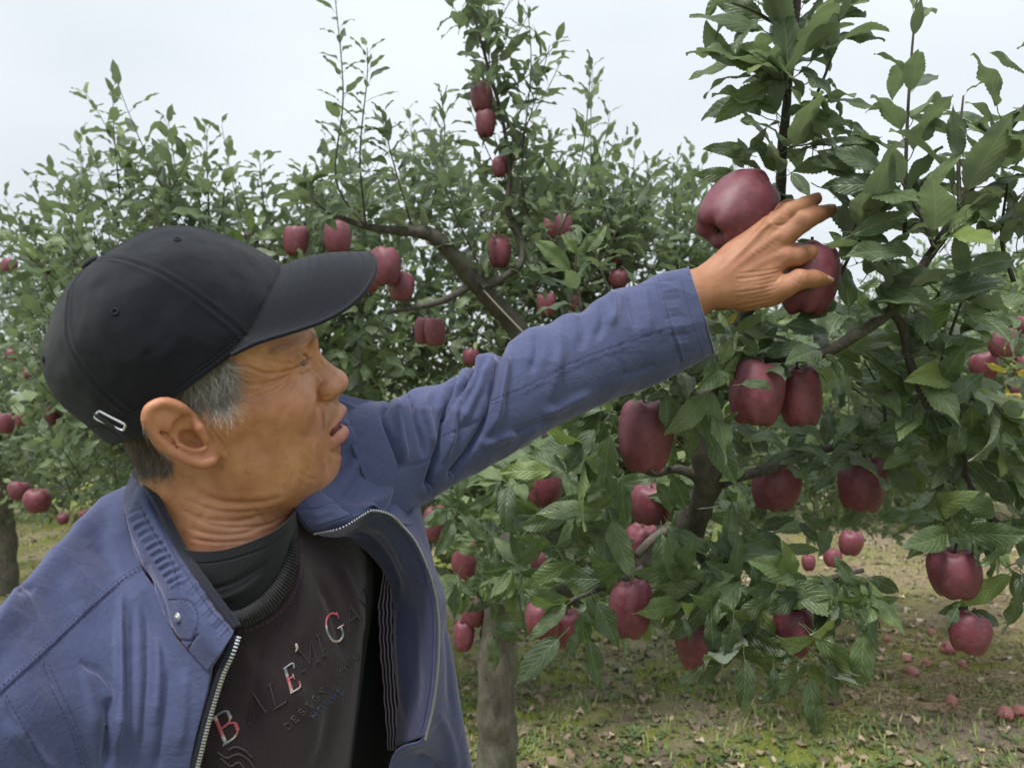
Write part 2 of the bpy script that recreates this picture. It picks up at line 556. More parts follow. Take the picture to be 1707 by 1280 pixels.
        # tragus and the skin folds before it
        s.chain([E(326, 699, 7.8), E(334, 712, 8.0), E(345, 733, 8.0)], [.26, .34, .28], 0.35)
    return s

t_ = time.time()
HS = head_sdf()
hV, hQ = isosurface(HS, (-10.6, -10.2, -18.5), (12.6, 10.2, 12.8), 0.115)
n0 = hV[hQ]
if np.einsum('ij,ij->', n0[:, 0] , np.cross(n0[:, 1], n0[:, 2])) < 0: hQ = hQ[:, ::-1].copy()
hV = relax(hV, hQ, 2)
print('head verts', len(hV), round(time.time() - t_, 1))

def head_px(V):
    """pixel of the near-side twin of each vertex"""
    A = V.copy(); A[:, 1] = np.abs(A[:, 1]); return PX(h2w(A))
# creases of the skin, drawn on the near side and mirrored: (polyline px, half width px, depth cm, bulge)
CREASES = [
    ([(499, 612), (482, 618), (462, 622), (440, 622), (412, 612), (385, 612)], 2.3, .08),
    ([(497, 615), (480, 626), (460, 634), (436, 640), (408, 642)], 2.4, .065),
    ([(497, 618), (484, 632), (468, 645), (448, 655), (420, 662)], 2.3, .05),
    ([(500, 621), (490, 638), (478, 652), (462, 666)], 2.2, .04),
    ([(502, 622), (505, 634), (500, 652)], 2.2, .025),
    ([(496, 607), (478, 606), (455, 603), (430, 596), (405, 594)], 2.2, .035),
    ([(512, 616), (522, 625), (530, 640)], 2.5, .04),
    ([(512, 622), (503, 625), (496, 621)], 1.8, .05),
    ([(512, 600), (504, 590), (497, 583), (488, 590), (484, 602)], 2.0, .06),
    ([(349, 708), (360, 726), (374, 746), (384, 766)], 2.2, .03),
    ([(353, 705), (368, 722), (382, 738)], 1.8, .025),
    ([(346, 716), (352, 735), (360, 752), (372, 772)], 2.0, .04),
    ([(533, 660), (528, 680), (527, 700), (533, 722)], 3.2, .045),
    ([(534, 735), (532, 750), (536, 768)], 3.0, .045),
    ([(548, 748), (560, 756), (570, 757)], 4.0, .06),
    ([(320, 812), (350, 830), (390, 838), (440, 836), (480, 826)], 4.0, .07),
    ([(300, 850), (345, 866), (400, 868), (455, 852)], 3.0, .05),
    ([(305, 876), (350, 890), (400, 890), (450, 872)], 2.6, .04),
    ([(300, 830), (360, 850), (420, 852), (470, 843)], 2.2, .03),
    ([(528, 653), (532, 661), (545, 662), (556, 657)], 2.0, .05),
    ([(436, 700), (425, 730), (432, 760)], 9.0, .05),
    ([(505, 640), (490, 665), (470, 690), (452, 720)], 5.0, .03), ([(520, 668), (512, 700), (514, 740), (522, 770)], 4.0, .035),
    ([(452, 640), (430, 652), (400, 660)], 2.0, .03), ([(488, 628), (476, 642), (458, 656), (436, 668)], 1.8, .03), ([(470, 630), (446, 642), (418, 650)], 1.8, .03),
    ([(420, 585), (440, 588), (462, 588)], 2.0, .03), ([(528, 596), (534, 604), (540, 612)], 1.8, .03), ([(522, 612), (530, 622), (536, 634)], 1.8, .025),
    ([(495, 786), (510, 796), (530, 800)], 3.0, .03), ([(350, 840), (330, 870), (322, 900)], 5.0, .05), ([(420, 845), (440, 870), (448, 890)], 4.0, .04), ([(315, 862), (370, 878), (440, 876), (470, 862)], 2.2, .04), ([(310, 896), (360, 904), (420, 900)], 2.4, .035),
]
hN = vnormals(hV, hQ)
hp = head_px(hV)
outer = (np.abs(hV[:, 1]) > 0.3) & (hN[:, 1] * np.sign(hV[:, 1]) > -0.15)
front = outer & (np.abs(hV[:, 1]) < 8.1)
for pl, w_, dep in CREASES:
    pl = catmull(np.array(pl, float), 18)
    bx = (hp[:, 0] > pl[:, 0].min() - 14) & (hp[:, 0] < pl[:, 0].max() + 14) & (hp[:, 1] > pl[:, 1].min() - 14) & (hp[:, 1] < pl[:, 1].max() + 14) & front
    ii = np.nonzero(bx)[0]
    if not len(ii): continue
    d, par, sd = dist_poly(hp[ii], pl)
    fade = np.clip(np.minimum(par, 1 - par) * 6, 0, 1)
    dep *= 1.5
    dz = -dep * np.exp(-(d / w_) ** 2) + dep * .45 * np.exp(-((d - 2.6 * w_) / (1.5 * w_)) ** 2)
    hV[ii] += hN[ii] * (dz * fade)[:, None]
# gentle unevenness of an old man's skin
hV += hN * (0.035 * vnoise(hV * 0.55, 3) + 0.018 * vnoise(hV * 1.5, 5))[:, None]

# masks for colour that belongs to the skin
hp = head_px(hV)
def soft_poly(pl, w):
    d, _, _ = dist_poly(hp, catmull(np.array(pl, float), 14)); return np.exp(-(d / w) ** 2)
lp = np.maximum(soft_poly([(541, 728), (556, 712), (566, 699), (574, 688)], 4.5), soft_poly([(541, 734), (556, 738), (570, 733), (577, 722)], 8.0))
lip = np.clip(lp * 1.5, 0, 1) * (np.abs(hV[:, 1]) < 2.7) * (hV[:, 0] > 7.4)
stub = np.clip(np.maximum.reduce([soft_poly([(560, 668), (548, 690), (536, 715)], 13), .75 * soft_poly([(565, 780), (545, 806), (515, 822)], 16), .6 * soft_poly([(555, 752), (560, 770)], 12)]) * 1.2, 0, 1) * (1 - lip) * (hV[:, 0] > 4)
hairm = np.clip(np.maximum.reduce([soft_poly([(372, 600), (360, 640), (372, 668)], 17), soft_poly([(300, 655), (345, 650)], 14), soft_poly([(190, 720), (215, 745), (245, 765)], 30)]) * 1.3, 0, 1) * (np.abs(hV[:, 1]) < 7.9)
red = np.clip(soft_poly([(572, 632), (574, 640)], 14) + .9 * soft_poly([(470, 660), (500, 680)], 40) + .9 * (np.abs(hV[:, 1]) > 7.9), 0, 1)
lash = np.clip(np.maximum(soft_poly([(494, 611), (503, 606), (513, 600)], 1.7), .9 * soft_poly([(518, 573), (522, 566), (527, 561)], 1.6)) * 1.3, 0, 1) * (hV[:, 0] > 6.0)
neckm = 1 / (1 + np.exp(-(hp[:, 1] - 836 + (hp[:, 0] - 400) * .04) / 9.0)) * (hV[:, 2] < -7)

def skin_material():
    m = NT('skin')
    P = m.mapping(m.obj(), scale=(1, 1, 1))
    n1 = m.noise(P, 38, 4, .6); n2 = m.noise(P, 190, 4, .65); n3 = m.noise(P, 2200, 2, .5)
    col = m.ramp(n1, [(.3, (.37, .155, .068)), (.52, (.49, .228, .108)), (.72, (.62, .325, .180))])
    col = m.mix(m.math('MULTIPLY', m.ramp(n2, [(.45, (0, 0, 0)), (.7, (1, 1, 1))]), .28), col, (.36, .145, .075))
    sp_ = m.ramp(m.noise(P, 75, 2, .5), [(.66, (0, 0, 0)), (.72, (1, 1, 1))])
    col = m.mix(m.math('MULTIPLY', sp_, .42), col, (.21, .095, .05))
    col = m.mix(m.math('MULTIPLY', m.attr('red'), .38), col, (.52, .20, .135))
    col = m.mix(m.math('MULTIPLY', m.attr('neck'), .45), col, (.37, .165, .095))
    col = m.mix(m.math('MULTIPLY', m.attr('hand'), .6), col, (.31, .135, .075))
    col = m.mix(m.math('MULTIPLY', m.attr('lash'), .45), col, (.035, .022, .018))
    col = m.mix(m.math('MULTIPLY', m.attr('lip'), .8), col, (.52, .215, .175))
    st = m.math('MULTIPLY', m.attr('stub'), m.ramp(n3, [(.46, (0, 0, 0)), (.6, (1, 1, 1))]))
    col = m.mix(m.math('MULTIPLY', st, .55), col, (.17, .135, .11))
    col = m.mix(m.math('MULTIPLY', m.attr('hair'), .7), col, (.20, .165, .135))
    h = m.math('ADD', m.math('MULTIPLY', n2, .6), m.math('MULTIPLY', m.noise(P, 520, 3, .6), .55))
    # fine crossing lines of old skin
    vo = m.n('TexVoronoi', feature='DISTANCE_TO_EDGE'); vo.inputs['Scale'].default_value = 900; m.lk(m.mapping(P, scale=(1, 1, .55), rot=(.4, .5, .2)), vo.inputs['Vector'])
    h = m.math('ADD', h, m.math('MULTIPLY', m.math('MINIMUM', vo.outputs[0], .12), 1.6))
    bn = m.bump(h, .5, .0011)
    m.set(m.b, Base_Color=col, Roughness=m.math('ADD', m.ramp(n2, [(.3, (.31,) * 3), (.7, (.47,) * 3)]), m.math('MULTIPLY', m.attr('hand'), .13)), Normal=bn)
    m.b.inputs['Subsurface Weight'].default_value = .12
    m.b.inputs['Subsurface Radius'].default_value = (1.0, .35, .18)
    m.b.inputs['Subsurface Scale'].default_value = .004
    m.b.inputs['Specular IOR Level'].default_value = .55
    return m.m
M_skin = skin_material()
# ------------------------------------------------------------------ the cap
def cloth_mat(name, col, col2=None, scale=1400, rough=.85, bumpd=.0004, sheen=.3, weave=True, var=.25, uvw=None, spec=.3):
    m = NT(name)
    P = m.obj()
    n = m.noise(P, 9, 4, .6); n2 = m.noise(P, 260, 3, .6)
    c2 = col2 or tuple(min(1, x * 1.35) for x in col)
    c = m.mix(m.math('MULTIPLY', m.math('ADD', n, n2), .5), tuple(x * (1 - var) for x in col), c2)
    if weave:
        V = m.uv() if uvw else P
        w1 = m.n('TexWave', wave_type='BANDS', bands_direction='X'); w1.inputs['Scale'].default_value = uvw or scale / 6
        w2 = m.n('TexWave', wave_type='BANDS', bands_direction='Y' if uvw else 'Z'); w2.inputs['Scale'].default_value = uvw or scale / 6
        m.lk(V, w1.inputs[0]); m.lk(V, w2.inputs[0])
        h = m.math('ADD', w1.outputs['Fac'], w2.outputs['Fac'])
        h = m.math('ADD', h, m.math('MULTIPLY', n2, 1.2))
        c = m.mix(m.math('MULTIPLY', m.math('SUBTRACT', 2.0, h, True), .22), c, tuple(x * .55 for x in col))
    else:
        h = m.math('ADD', n2, m.noise(P, 900, 2, .6))
    m.set(m.b, Base_Color=c, Roughness=rough, Normal=m.bump(h, .5, bumpd))
    m.b.inputs['Sheen Weight'].default_value = sheen
    m.b.inputs['Sheen Roughness'].default_value = .45
    m.b.inputs['Specular IOR Level'].default_value = spec
    return m.m

M_cap = cloth_mat('cap twill', (.0062, .0076, .0118), (.015, .018, .0265), 2600, .9, .0007, .16, var=.4, spec=.18)
M_capthread = simple_mat('cap thread', (.030, .034, .042), 1.0, .1)
M_metal = simple_mat('buckle metal', (.55, .56, .60), .34, .5, .7)

# rim frame of the cap in head space: rim passes (385,583) near temple, ear top, strap (190,705)
rimF = hl(462, 455, 0.0)                     # middle of the forehead, where peak and crown meet
rimB = hl(140, 706, 0.0)
btn = hl(152, 440, 0.0)
capC = (np.array(rimF) + np.array(rimB)) / 2
cx_ = np.array(rimF) - np.array(rimB); capA = np.linalg.norm(cx_) / 2; cx_ /= np.linalg.norm(cx_)
cy_ = np.array([0, 1.0, 0]); cz_ = np.cross(cy_, cx_); cz_ = cz_ if cz_[2] > 0 else -cz_
CAPM = np.array([cx_, cy_, cz_])
def c2h(p): return capC + np.asarray(p) @ CAPM
def h2c(p): return (np.asarray(p) - capC) @ CAPM.T
bt = h2c(btn)
capH = bt[2]; bx0 = bt[0]
print('cap half length', capA, 'height', capH, 'button x', bx0)
prF = catmull(np.array([(0, 8.83), (2.4, 8.7), (4.7, 8.15), (7.4, 6.4), (9.1, 3.75), (9.9, 1.5), (10.05, -0.1)]), 60)
prB = catmull(np.array([(0, 8.83), (2.2, 8.65), (4.73, 7.7), (7.6, 5.75), (8.95, 3.3), (9.2, 1.2), (8.95, -0.15)]), 60)
prS = catmull(np.array([(0, 8.83), (2.2, 8.65), (4.6, 7.9), (6.9, 6.0), (7.95, 3.4), (8.15, 1.2), (8.0, -1.15)]), 60)
def crown(th, t, off=0.0):
    th = np.asarray(th, float); t = np.asarray(t, float)
    k = t * 59
    def s(pr, j): return np.interp(k, np.arange(60), pr[:, j])
    c, sn = np.cos(th), np.sin(th)
    fb = c > 0
    rx = np.where(fb, s(prF, 0), s(prB, 0)); zx = np.where(fb, s(prF, 1), s(prB, 1))
    p = np.stack([c * rx - .4 * (1 - t), sn * s(prS, 0), c * c * zx + sn * sn * s(prS, 1)], -1)
    # the near side rim dips a little at the temple and rises over the ear
    p[..., 2] += -0.55 * t ** 3 * np.exp(-((np.abs(th) - 1.05) / .35) ** 2)
    if off: 
        q = p - np.array([0, 0, 1.0]); q /= np.linalg.norm(q, axis=-1, keepdims=True); p = p + q * off
    return p
SEAMS = [0.0, math.radians(58), math.radians(118), math.pi, -math.radians(118), -math.radians(58)]
nu, nv = 110, 300
tt = np.linspace(0.015, 1, nu); th = np.linspace(-np.pi, np.pi, nv, endpoint=False)
TH, TT = np.meshgrid(th, tt)
cp = crown(TH, TT).reshape(-1, 3)
gq = grid_quads(nu, nv, True)
nr = vnormals(cp, gq)
if (nr * (cp - [0, 0, 2])).sum() < 0: nr = -nr
R_ = np.hypot(cp[:, 0], cp[:, 1])
dz = np.zeros(len(cp))
for s_ in SEAMS:
    da = np.abs((TH.ravel() - s_ + np.pi) % (2 * np.pi) - np.pi) * np.maximum(R_, .3)
    dz += -.085 * np.exp(-(da / .08) ** 2) + .055 * np.exp(-((da - .26) / .15) ** 2)
dz += -.05 * np.exp(-((TT.ravel() - .962) / .008) ** 2) + .03 * np.exp(-((TT.ravel() - .985) / .012) ** 2)
dz += .12 * vnoise(cp * .38, 4) + .06 * vnoise(cp * .9, 8) + .016 * vnoise(cp * 2.6, 9)
# soft dents of the unstructured side panels
for (a_, t_0, wa, wt, dp) in ((1.0, .74, .22, .05, -.10), (1.25, .62, .3, .04, -.07), (1.45, .8, .25, .05, .08), (2.3, .72, .2, .06, -.08), (.75, .86, .12, .07, .08)):
    dz += dp * np.exp(-((TH.ravel() - a_) / wa) ** 2 - ((TT.ravel() - t_0 - .12 * (TH.ravel() - a_)) / wt) ** 2)
cp2 = cp + nr * dz[:, None]
cpin = cp - nr * .12
cv = np.concatenate([cp2, cpin]); nq = len(cp)
rimq = []
for j in range(nv):
    a_ = (nu - 1) * nv + j; b_ = (nu - 1) * nv + (j + 1) % nv
    rimq.append((a_, b_, b_ + nq, a_ + nq))
cq = np.concatenate([gq, gq[:, ::-1] + nq, np.array(rimq)])
top = crown(0, 0.0)

# peak
def peak(u, v, lift=0.0):
    """u -1..1 across, v 0 (crown) .. 1 (edge); in cap space"""
    th_ = u * math.radians(60)
    a = crown(th_, np.full_like(u, .985), .02)
    e = np.stack([3.9 + 12.6 * np.maximum(1 - np.abs(u) ** 2.6, 0) ** .62,
                  8.0 * np.sign(u) * np.abs(u) ** .82,
                  -1.25 - 2.15 * (1 - np.abs(u) ** 2.2) - 0.0 * u], -1)
    p = a * (1 - v[..., None]) + e * v[..., None]
    arch = -3.3 * (np.abs(p[..., 1]) / 7.5) ** 2 * np.sin(v * np.pi * .5) * (1 - np.abs(u) ** 6)
    p[..., 2] += arch + .55 * np.sin(np.pi * v) * (1 - u ** 2) + lift
    return p
pu, pv = np.meshgrid(np.linspace(-1, 1, 120), np.linspace(0, 1, 40))
pt = peak(pu, pv)
pk_top = pt.reshape(-1, 3) + np.array([0, 0, .10])
pk_bot = pt.reshape(-1, 3) - np.array([0, 0, .14])
# eight rows of stitching press shallow channels into the peak
row = np.zeros(pv.size)
for k in range(1, 9):
    row += np.exp(-((pv.ravel() - (k / 9.0) ** .95) / .012) ** 2)
pk_top[:, 2] -= .03 * row
pq = grid_quads(40, 120)
npk = len(pk_top)
edge = []
for i in range(39):
    edge += [(i * 120, i * 120 + 120, i * 120 + 120 + npk, i * 120 + npk), (i * 120 + 119 + 120, i * 120 + 119, i * 120 + 119 + npk, i * 120 + 239 + npk)]
for j in range(119):
    a_ = 39 * 120 + j; edge.append((a_, a_ + 1, a_ + 1 + npk, a_ + npk))
pkv = np.concatenate([pk_top, pk_bot]); pkq = np.concatenate([pq[:, ::-1], pq + npk, np.array(edge)])
# rolled edge
edgeC = pt[-1] + np.array([0, 0, -.02])

def stitch(bag, C, Nn, length=.0024, gap=.0012, wid=.00028, up=.00012):
    """dashes of thread lying along a world-space polyline"""
    C = np.asarray(C); L = np.concatenate([[0], np.cumsum(np.linalg.norm(np.diff(C, axis=0), axis=1))])
    s0 = np.arange(0, L[-1] - length, length + gap)
    if not len(s0): return
    def at(s): return np.stack([np.interp(s, L, C[:, j]) for j in range(3)], 1)
    A, M, B = at(s0), at(s0 + length / 2), at(s0 + length)
    NN = np.stack([np.interp(s0, L, Nn[:, j]) for j in range(3)], 1)
    NN /= np.linalg.norm(NN, axis=1)[:, None] + 1e-12
    T = B - A; T /= np.linalg.norm(T, axis=1)[:, None] + 1e-12
    S = np.cross(T, NN) * wid
    m = len(s0)
    v = np.stack([A - S - NN * up, A + S - NN * up, M - S * 1.1 + NN * up, M + NN * (up + wid * 1.3), M + S * 1.1 + NN * up, B - S - NN * up, B + S - NN * up], 1)
    f = np.array([(0, 1, 4), (0, 4, 3), (0, 3, 2), (2, 3, 5), (3, 6, 5), (3, 4, 6)])
    t = (f[None] + (np.arange(m) * 7)[:, None, None]).reshape(-1, 3)
    bag.add(v.reshape(-1, 3), None, t)
# ------------------------------------------------------------------ the left hand and wrist (cm, place axes)
def C(px, py, d): return W(px, py, d / 100.0) * 100.0
def hand_sdf():
    s = Sdf()
    # forearm and wrist
    wa, wb = C(1060, 520, 91), C(1178, 488, 94.6)
    ax = (wb - wa) / np.linalg.norm(wb - wa); up = np.array([0, 0, 1.0]); up -= ax * (up @ ax); up /= np.linalg.norm(up)
    R = np.array([ax, up, np.cross(ax, up)])
    s.cap(wa - up * .6, C(1150, 492, 94.4) + up * .5, 2.3, 2.05, 1.5)
    s.cap(wa - up * 1.2, C(1150, 497, 94.4) - up * .7, 2.3, 1.95, 1.5)
    s.chain([C(1150, 478, 94.3), C(1205, 452, 95.2), C(1262, 402, 96.2)], [1.75, 1.55, 1.15], 1.6)
    s.chain([C(1150, 498, 94.3), C(1215, 480, 95.0), C(1272, 462, 95.4)], [1.9, 1.85, 1.5], 1.6)
    # palm: metacarpals
    mc = {'i': (C(1305, 430, 95.8), 1.18), 'm': (C(1300, 398, 95.7), 1.15), 'r': (C(1283, 377, 96.0), 1.08), 'p': (C(1262, 376, 97.2), .98)}
    base = {'i': C(1200, 480, 94.9), 'm': C(1195, 468, 94.6), 'r': C(1190, 462, 94.9), 'p': C(1188, 462, 95.6)}
    for k in 'imrp':
        s.cap(base[k], mc[k][0], 1.35, mc[k][1], 1.5)
    s.ell(C(1250, 445, 96.2), (3.6, 1.4, 3.0), 1.6)
    # fingers
    F = {
     'i': ([mc['i'][0], C(1328, 427, 95.9), C(1348, 423, 96.5), C(1364, 425, 97.5), C(1373, 430, 98.5)], [1.3, 1.28, 1.14, .98, .82]),
     'm': ([mc['m'][0], C(1318, 386, 95.4), C(1339, 370, 95.5), C(1363, 358, 96.3), C(1383, 351, 97.3)], [1.22, 1.22, 1.22, 1.06, .84]),
     'r': ([mc['r'][0], C(1298, 366, 95.8), C(1315, 353, 96.0), C(1342, 341, 96.8), C(1360, 332, 97.6)], [1.12, 1.10, 1.10, .97, .78]),
     'p': ([mc['p'][0], C(1278, 360, 97.3), C(1296, 349, 98.0), C(1312, 342, 99.0), C(1322, 340, 99.8)], [.86, .80, .78, .70, .6]),
    }
    s.F = F
    for k in 'pirm':
        p, r = F[k]
        s.chain(p, r, .42 if k != 'i' else .5, kk=.25)
    # webs between the knuckles
    s.cap(C(1296, 372, 96.0), C(1306, 386, 96.0), .7, .8, 1.2)
    s.cap(C(1303, 398, 96.2), C(1310, 424, 96.4), .9, .9, 1.2)
    # thumb and the ball of the thumb
    s.chain([C(1205, 492, 95.2), C(1250, 488, 95.4), C(1288, 484, 95.6)], [1.7, 1.75, 1.35], 1.4)
    s.F['t'] = ([C(1286, 486, 95.3), C(1308, 479, 95.1), C(1332, 466, 95.0), C(1356, 465, 95.5), C(1376, 467, 96.2)], [1.45, 1.32, 1.25, 1.12, .9])
    s.chain(*s.F['t'], .7, kk=.3)
    s.cap(C(1240, 500, 96.0), C(1290, 492, 96.5), 1.3, 1.1, 1.4)
    # knuckles
    for c_, r_ in ((mc['i'][0], .8), (mc['m'][0], .8), (mc['r'][0], .7)):
        s.ell(c_ + np.array([0.1, -.62, .1]), (r_, .62, r_), .7)
    s.ell(C(1339, 369, 95.0), (.72, .6, .72), .5)
    s.ell(C(1311, 354, 95.6), (.62, .5, .62), .5)
    s.ell(C(1335, 463, 94.5), (.75, .55, .75), .5)
    s.ell(C(1200, 437, 94.6), (.9, .8, .7), .9)
    # tendons
    for a_, b_, c_ in (((1215, 468), (1255, 446), (1300, 424)), ((1210, 458), (1252, 424), (1296, 392)), ((1205, 450), (1240, 415), (1278, 373))):
        s.chain([C(*a_, 93.2), C(*b_, 93.85), C(*c_, 94.7)], [.10, .2, .24], .55)
    return s
t_ = time.time()
GS = hand_sdf()
gV, gQ = isosurface(GS, (13.0, 87, 152), (43.0, 103.5, 178), 0.13)
n0 = gV[gQ]
if np.einsum('ij,ij->', n0[:, 0] - gV.mean(0), np.cross(n0[:, 1] - n0[:, 0], n0[:, 2] - n0[:, 0])) < 0: gQ = gQ[:, ::-1].copy()
gV = relax(gV, gQ, 2)
gN = vnormals(gV, gQ)
gp = PX(gV / 100.0)
faceN = gN[:, 1] < .25
GCREASE = []
def across(c, a, L, w=1.6, d=.045): # short crease through c with direction a (px)
    a = np.array(a, float); a /= np.linalg.norm(a); c = np.array(c, float)
    n = np.array([-a[1], a[0]])
    GCREASE.append(([c - a * L, c + n * 1.2, c + a * L], w, d))
for k_, o_ in enumerate((-7, -3.5, 0, 3.5, 7)):
    across((1339 + o_ * .85, 369 - o_ * .45), (.45, .9), 10 - abs(o_) * .5)
    across((1311 + o_ * .85, 355 - o_ * .45), (.5, .85), 8 - abs(o_) * .5)
    across((1333 + o_, 465), (.1, 1), 11 - abs(o_) * .4)
for o_ in (-4, 0, 4): across((1352 + o_, 424), (.1, 1), 8)
for o_ in range(9):
    y0 = 442 + o_ * 7.5
    GCREASE.append(([(1308 - o_ * 2.5, y0 + 2), (1282 - o_ * 2.5, y0 + 9), (1250 - o_ * 2, y0 + 12 + (o_ % 3) * 2), (1222, y0 + 16)], 1.5, .035))
for o_ in range(6):
    GCREASE.append(([(1235 + o_ * 9, 405 - o_ * 5), (1246 + o_ * 9, 420 - o_ * 4), (1262 + o_ * 8, 430 - o_ * 5)], 1.5, .02))
GCREASE += [([(1318, 451), (1306, 456), (1296, 466), (1288, 474)], 2.0, .07), ([(1288, 374), (1300, 376), (1312, 372), (1322, 362)], 2.0, .05),
            ([(1314, 405), (1322, 408), (1330, 404)], 2.0, .05), ([(1268, 379), (1280, 371), (1293, 352)], 2.0, .06)]
for pl, w_, dep in GCREASE:
    pl = catmull(np.array(pl, float), 14)
    bx = (gp[:, 0] > pl[:, 0].min() - 10) & (gp[:, 0] < pl[:, 0].max() + 10) & (gp[:, 1] > pl[:, 1].min() - 10) & (gp[:, 1] < pl[:, 1].max() + 10) & faceN
    ii = np.nonzero(bx)[0]
    if not len(ii): continue
    d, par, sd = dist_poly(gp[ii], pl)
    fade = np.clip(np.minimum(par, 1 - par) * 5, 0, 1)
    dep *= 1.35 * rng.uniform(.6, 1.25)
    dz_ = -dep * np.exp(-(d / w_) ** 2) + dep * .4 * np.exp(-((d - 2.3 * w_) / (1.2 * w_)) ** 2)
    gV[ii] += gN[ii] * (dz_ * fade)[:, None]
gV += gN * (0.035 * vnoise(gV * .6, 11) + .014 * vnoise(gV * 2.2, 12))[:, None]
def gsoft(pl, w):
    d, _, _ = dist_poly(gp, np.array(pl, float)); return np.exp(-(d / w) ** 2)
g_red = np.clip(.9 * gsoft([(1300, 400), (1310, 425)], 20) + gsoft([(1372, 328), (1392, 348)], 12) + .7 * gsoft([(1230, 430), (1270, 440)], 22), 0, 1)
print('hand verts', len(gV), round(time.time() - t_, 1))

def nail(c, nrm, along, ln=1.15, wd=.82):
    """a curved fingernail: centre, outward normal, direction to the tip (cm)"""
    nrm = np.asarray(nrm, float); along = np.asarray(along, float)
    along /= np.linalg.norm(along); nrm = nrm - along * (nrm @ along); nrm /= np.linalg.norm(nrm)
    sd = np.cross(along, nrm)
    u, v = np.meshgrid(np.linspace(-1, 1, 13), np.linspace(-1, 1, 13))
    ww = wd / 2 * np.sqrt(np.clip(1 - np.abs(v) ** 4 * .35, 0, 1))
    P = np.asarray(c) + along * (v * ln / 2)[..., None] + sd * (u * ww)[..., None] + nrm * (-(u ** 2) * wd * .20 - .06 * v ** 2 * (v < 0))[..., None]
    P = P.reshape(-1, 3)
    Q = grid_quads(13, 13)
    P2 = P - nrm * .06
    n = len(P); e = []
    for i in range(12):
        e += [(i, i + 1, i + 1 + n, i + n), (156 + i + 1, 156 + i, 156 + i + n, 156 + i + 1 + n), ((i + 1) * 13, i * 13, i * 13 + n, (i + 1) * 13 + n), (i * 13 + 12, (i + 1) * 13 + 12, (i + 1) * 13 + 12 + n, i * 13 + 12 + n)]
    return np.concatenate([P, P2]) / 100.0, np.concatenate([Q, Q[:, ::-1] + n, np.array(e)])
# ------------------------------------------------------------------ assemble the man
from mathutils.bvhtree import BVHTree
z0 = np.zeros(len(gV))
pv_all = np.concatenate([h2w(hV), gV / 100.0])
pq_all = np.concatenate([hQ, gQ + len(hV)])
# the body under the clothes: trunk and arm, grown together with the head and the hand
def _join(pts, rad, sides=14):
    global pv_all, pq_all
    P = WW(curve_even(np.array(pts, float), 26)); R = np.interp(np.linspace(0, 1, 26), np.linspace(0, 1, len(rad)), rad)
    v, q, t = tube(P, R, sides, False); b = len(pv_all); tri = []
    for ring in (0, 25):
        idx = [b + ring * sides + j for j in range(sides)]
        rv = v[ring * sides:(ring + 1) * sides]
        for j in range(0, sides, 2):
            k = int(np.argmin(((pv_all - rv[j]) ** 2).sum(1))); tri.append((idx[j], idx[(j + 1) % sides], k, k))
    pv_all = np.concatenate([pv_all, v]); pq_all = np.concatenate([pq_all, q + b]); EXTRA.extend(tri)
EXTRA = []
_join([(380, 1010, .66), (400, 1120, .72), (420, 1300, .76), (440, 1560, .80)], [.045, .075, .085, .09])
_join([(380, 1010, .66), (480, 900, .74), (600, 790, .80), (720, 740, .80), (900, 650, .83), (1060, 560, .90), (1110, 520, .925)], [.04, .05, .05, .042, .038, .032, .022])
_tri = np.array([t[:3] for t in EXTRA], np.int32); _n1 = len(pv_all) - len(z0) - len(hV)
z0 = np.zeros(len(pv_all) - len(hV))
g_red = np.concatenate([g_red, np.zeros(_n1)])
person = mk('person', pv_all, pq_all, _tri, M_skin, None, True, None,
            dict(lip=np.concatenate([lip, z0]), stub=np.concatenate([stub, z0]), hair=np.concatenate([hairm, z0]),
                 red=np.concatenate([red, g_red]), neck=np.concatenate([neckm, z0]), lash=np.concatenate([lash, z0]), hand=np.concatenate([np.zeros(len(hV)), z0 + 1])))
tag(person, 'man in black cap and blue zip jacket reaching for an apple', 'person')
BV = BVHTree.FromPolygons([tuple(x) for x in pv_all], [tuple(int(k) for k in q) for q in pq_all])
def ray(px, py, bvh=None):
    o = Vector((0, 0, CAMZ)); d = Vector(((px - CX) / FPX, 1, (CY - py) / FPX)).normalized()
    h, n, i, t = (bvh or BV).ray_cast(o, d)
    if h is None: return None, None
    n = np.array(n); 
    if n @ np.array(d) > 0: n = -n
    return np.array(h), n

# nails
M_nail = simple_mat('fingernail', (.56, .36, .28), .3, .5)
M_nail2 = simple_mat('dirty nail edge', (.20, .13, .09), .5)
Fg = GS.F
def tipdir(k): p = Fg[k][0]; v = p[-1] - p[-2]; return v / np.linalg.norm(v)
for k, nn, off, w_, l_ in (('t', (.05, -1, .42), .80, 1.15, 1.35), ('m', (-.1, -.95, .5), .68, .95, 1.15), ('r', (-.1, -.6, .85), .62, .9, 1.1), ('i', (.6, -.55, .45), .70, .9, 1.05), ('p', (.1, -.5, .8), .5, .75, .9)):
    a_ = tipdir(k); p_ = Fg[k][0][-1]; n_ = np.array(nn, float); n_ -= a_ * (n_ @ a_); n_ /= np.linalg.norm(n_)
    off = Fg[k][1][-1] + .02
    v_, q_ = nail(p_ + n_ * off - a_ * .05, n_, a_ - n_ * .12, l_, w_)
    mk('fingernail', v_, q_, None, M_nail, person)

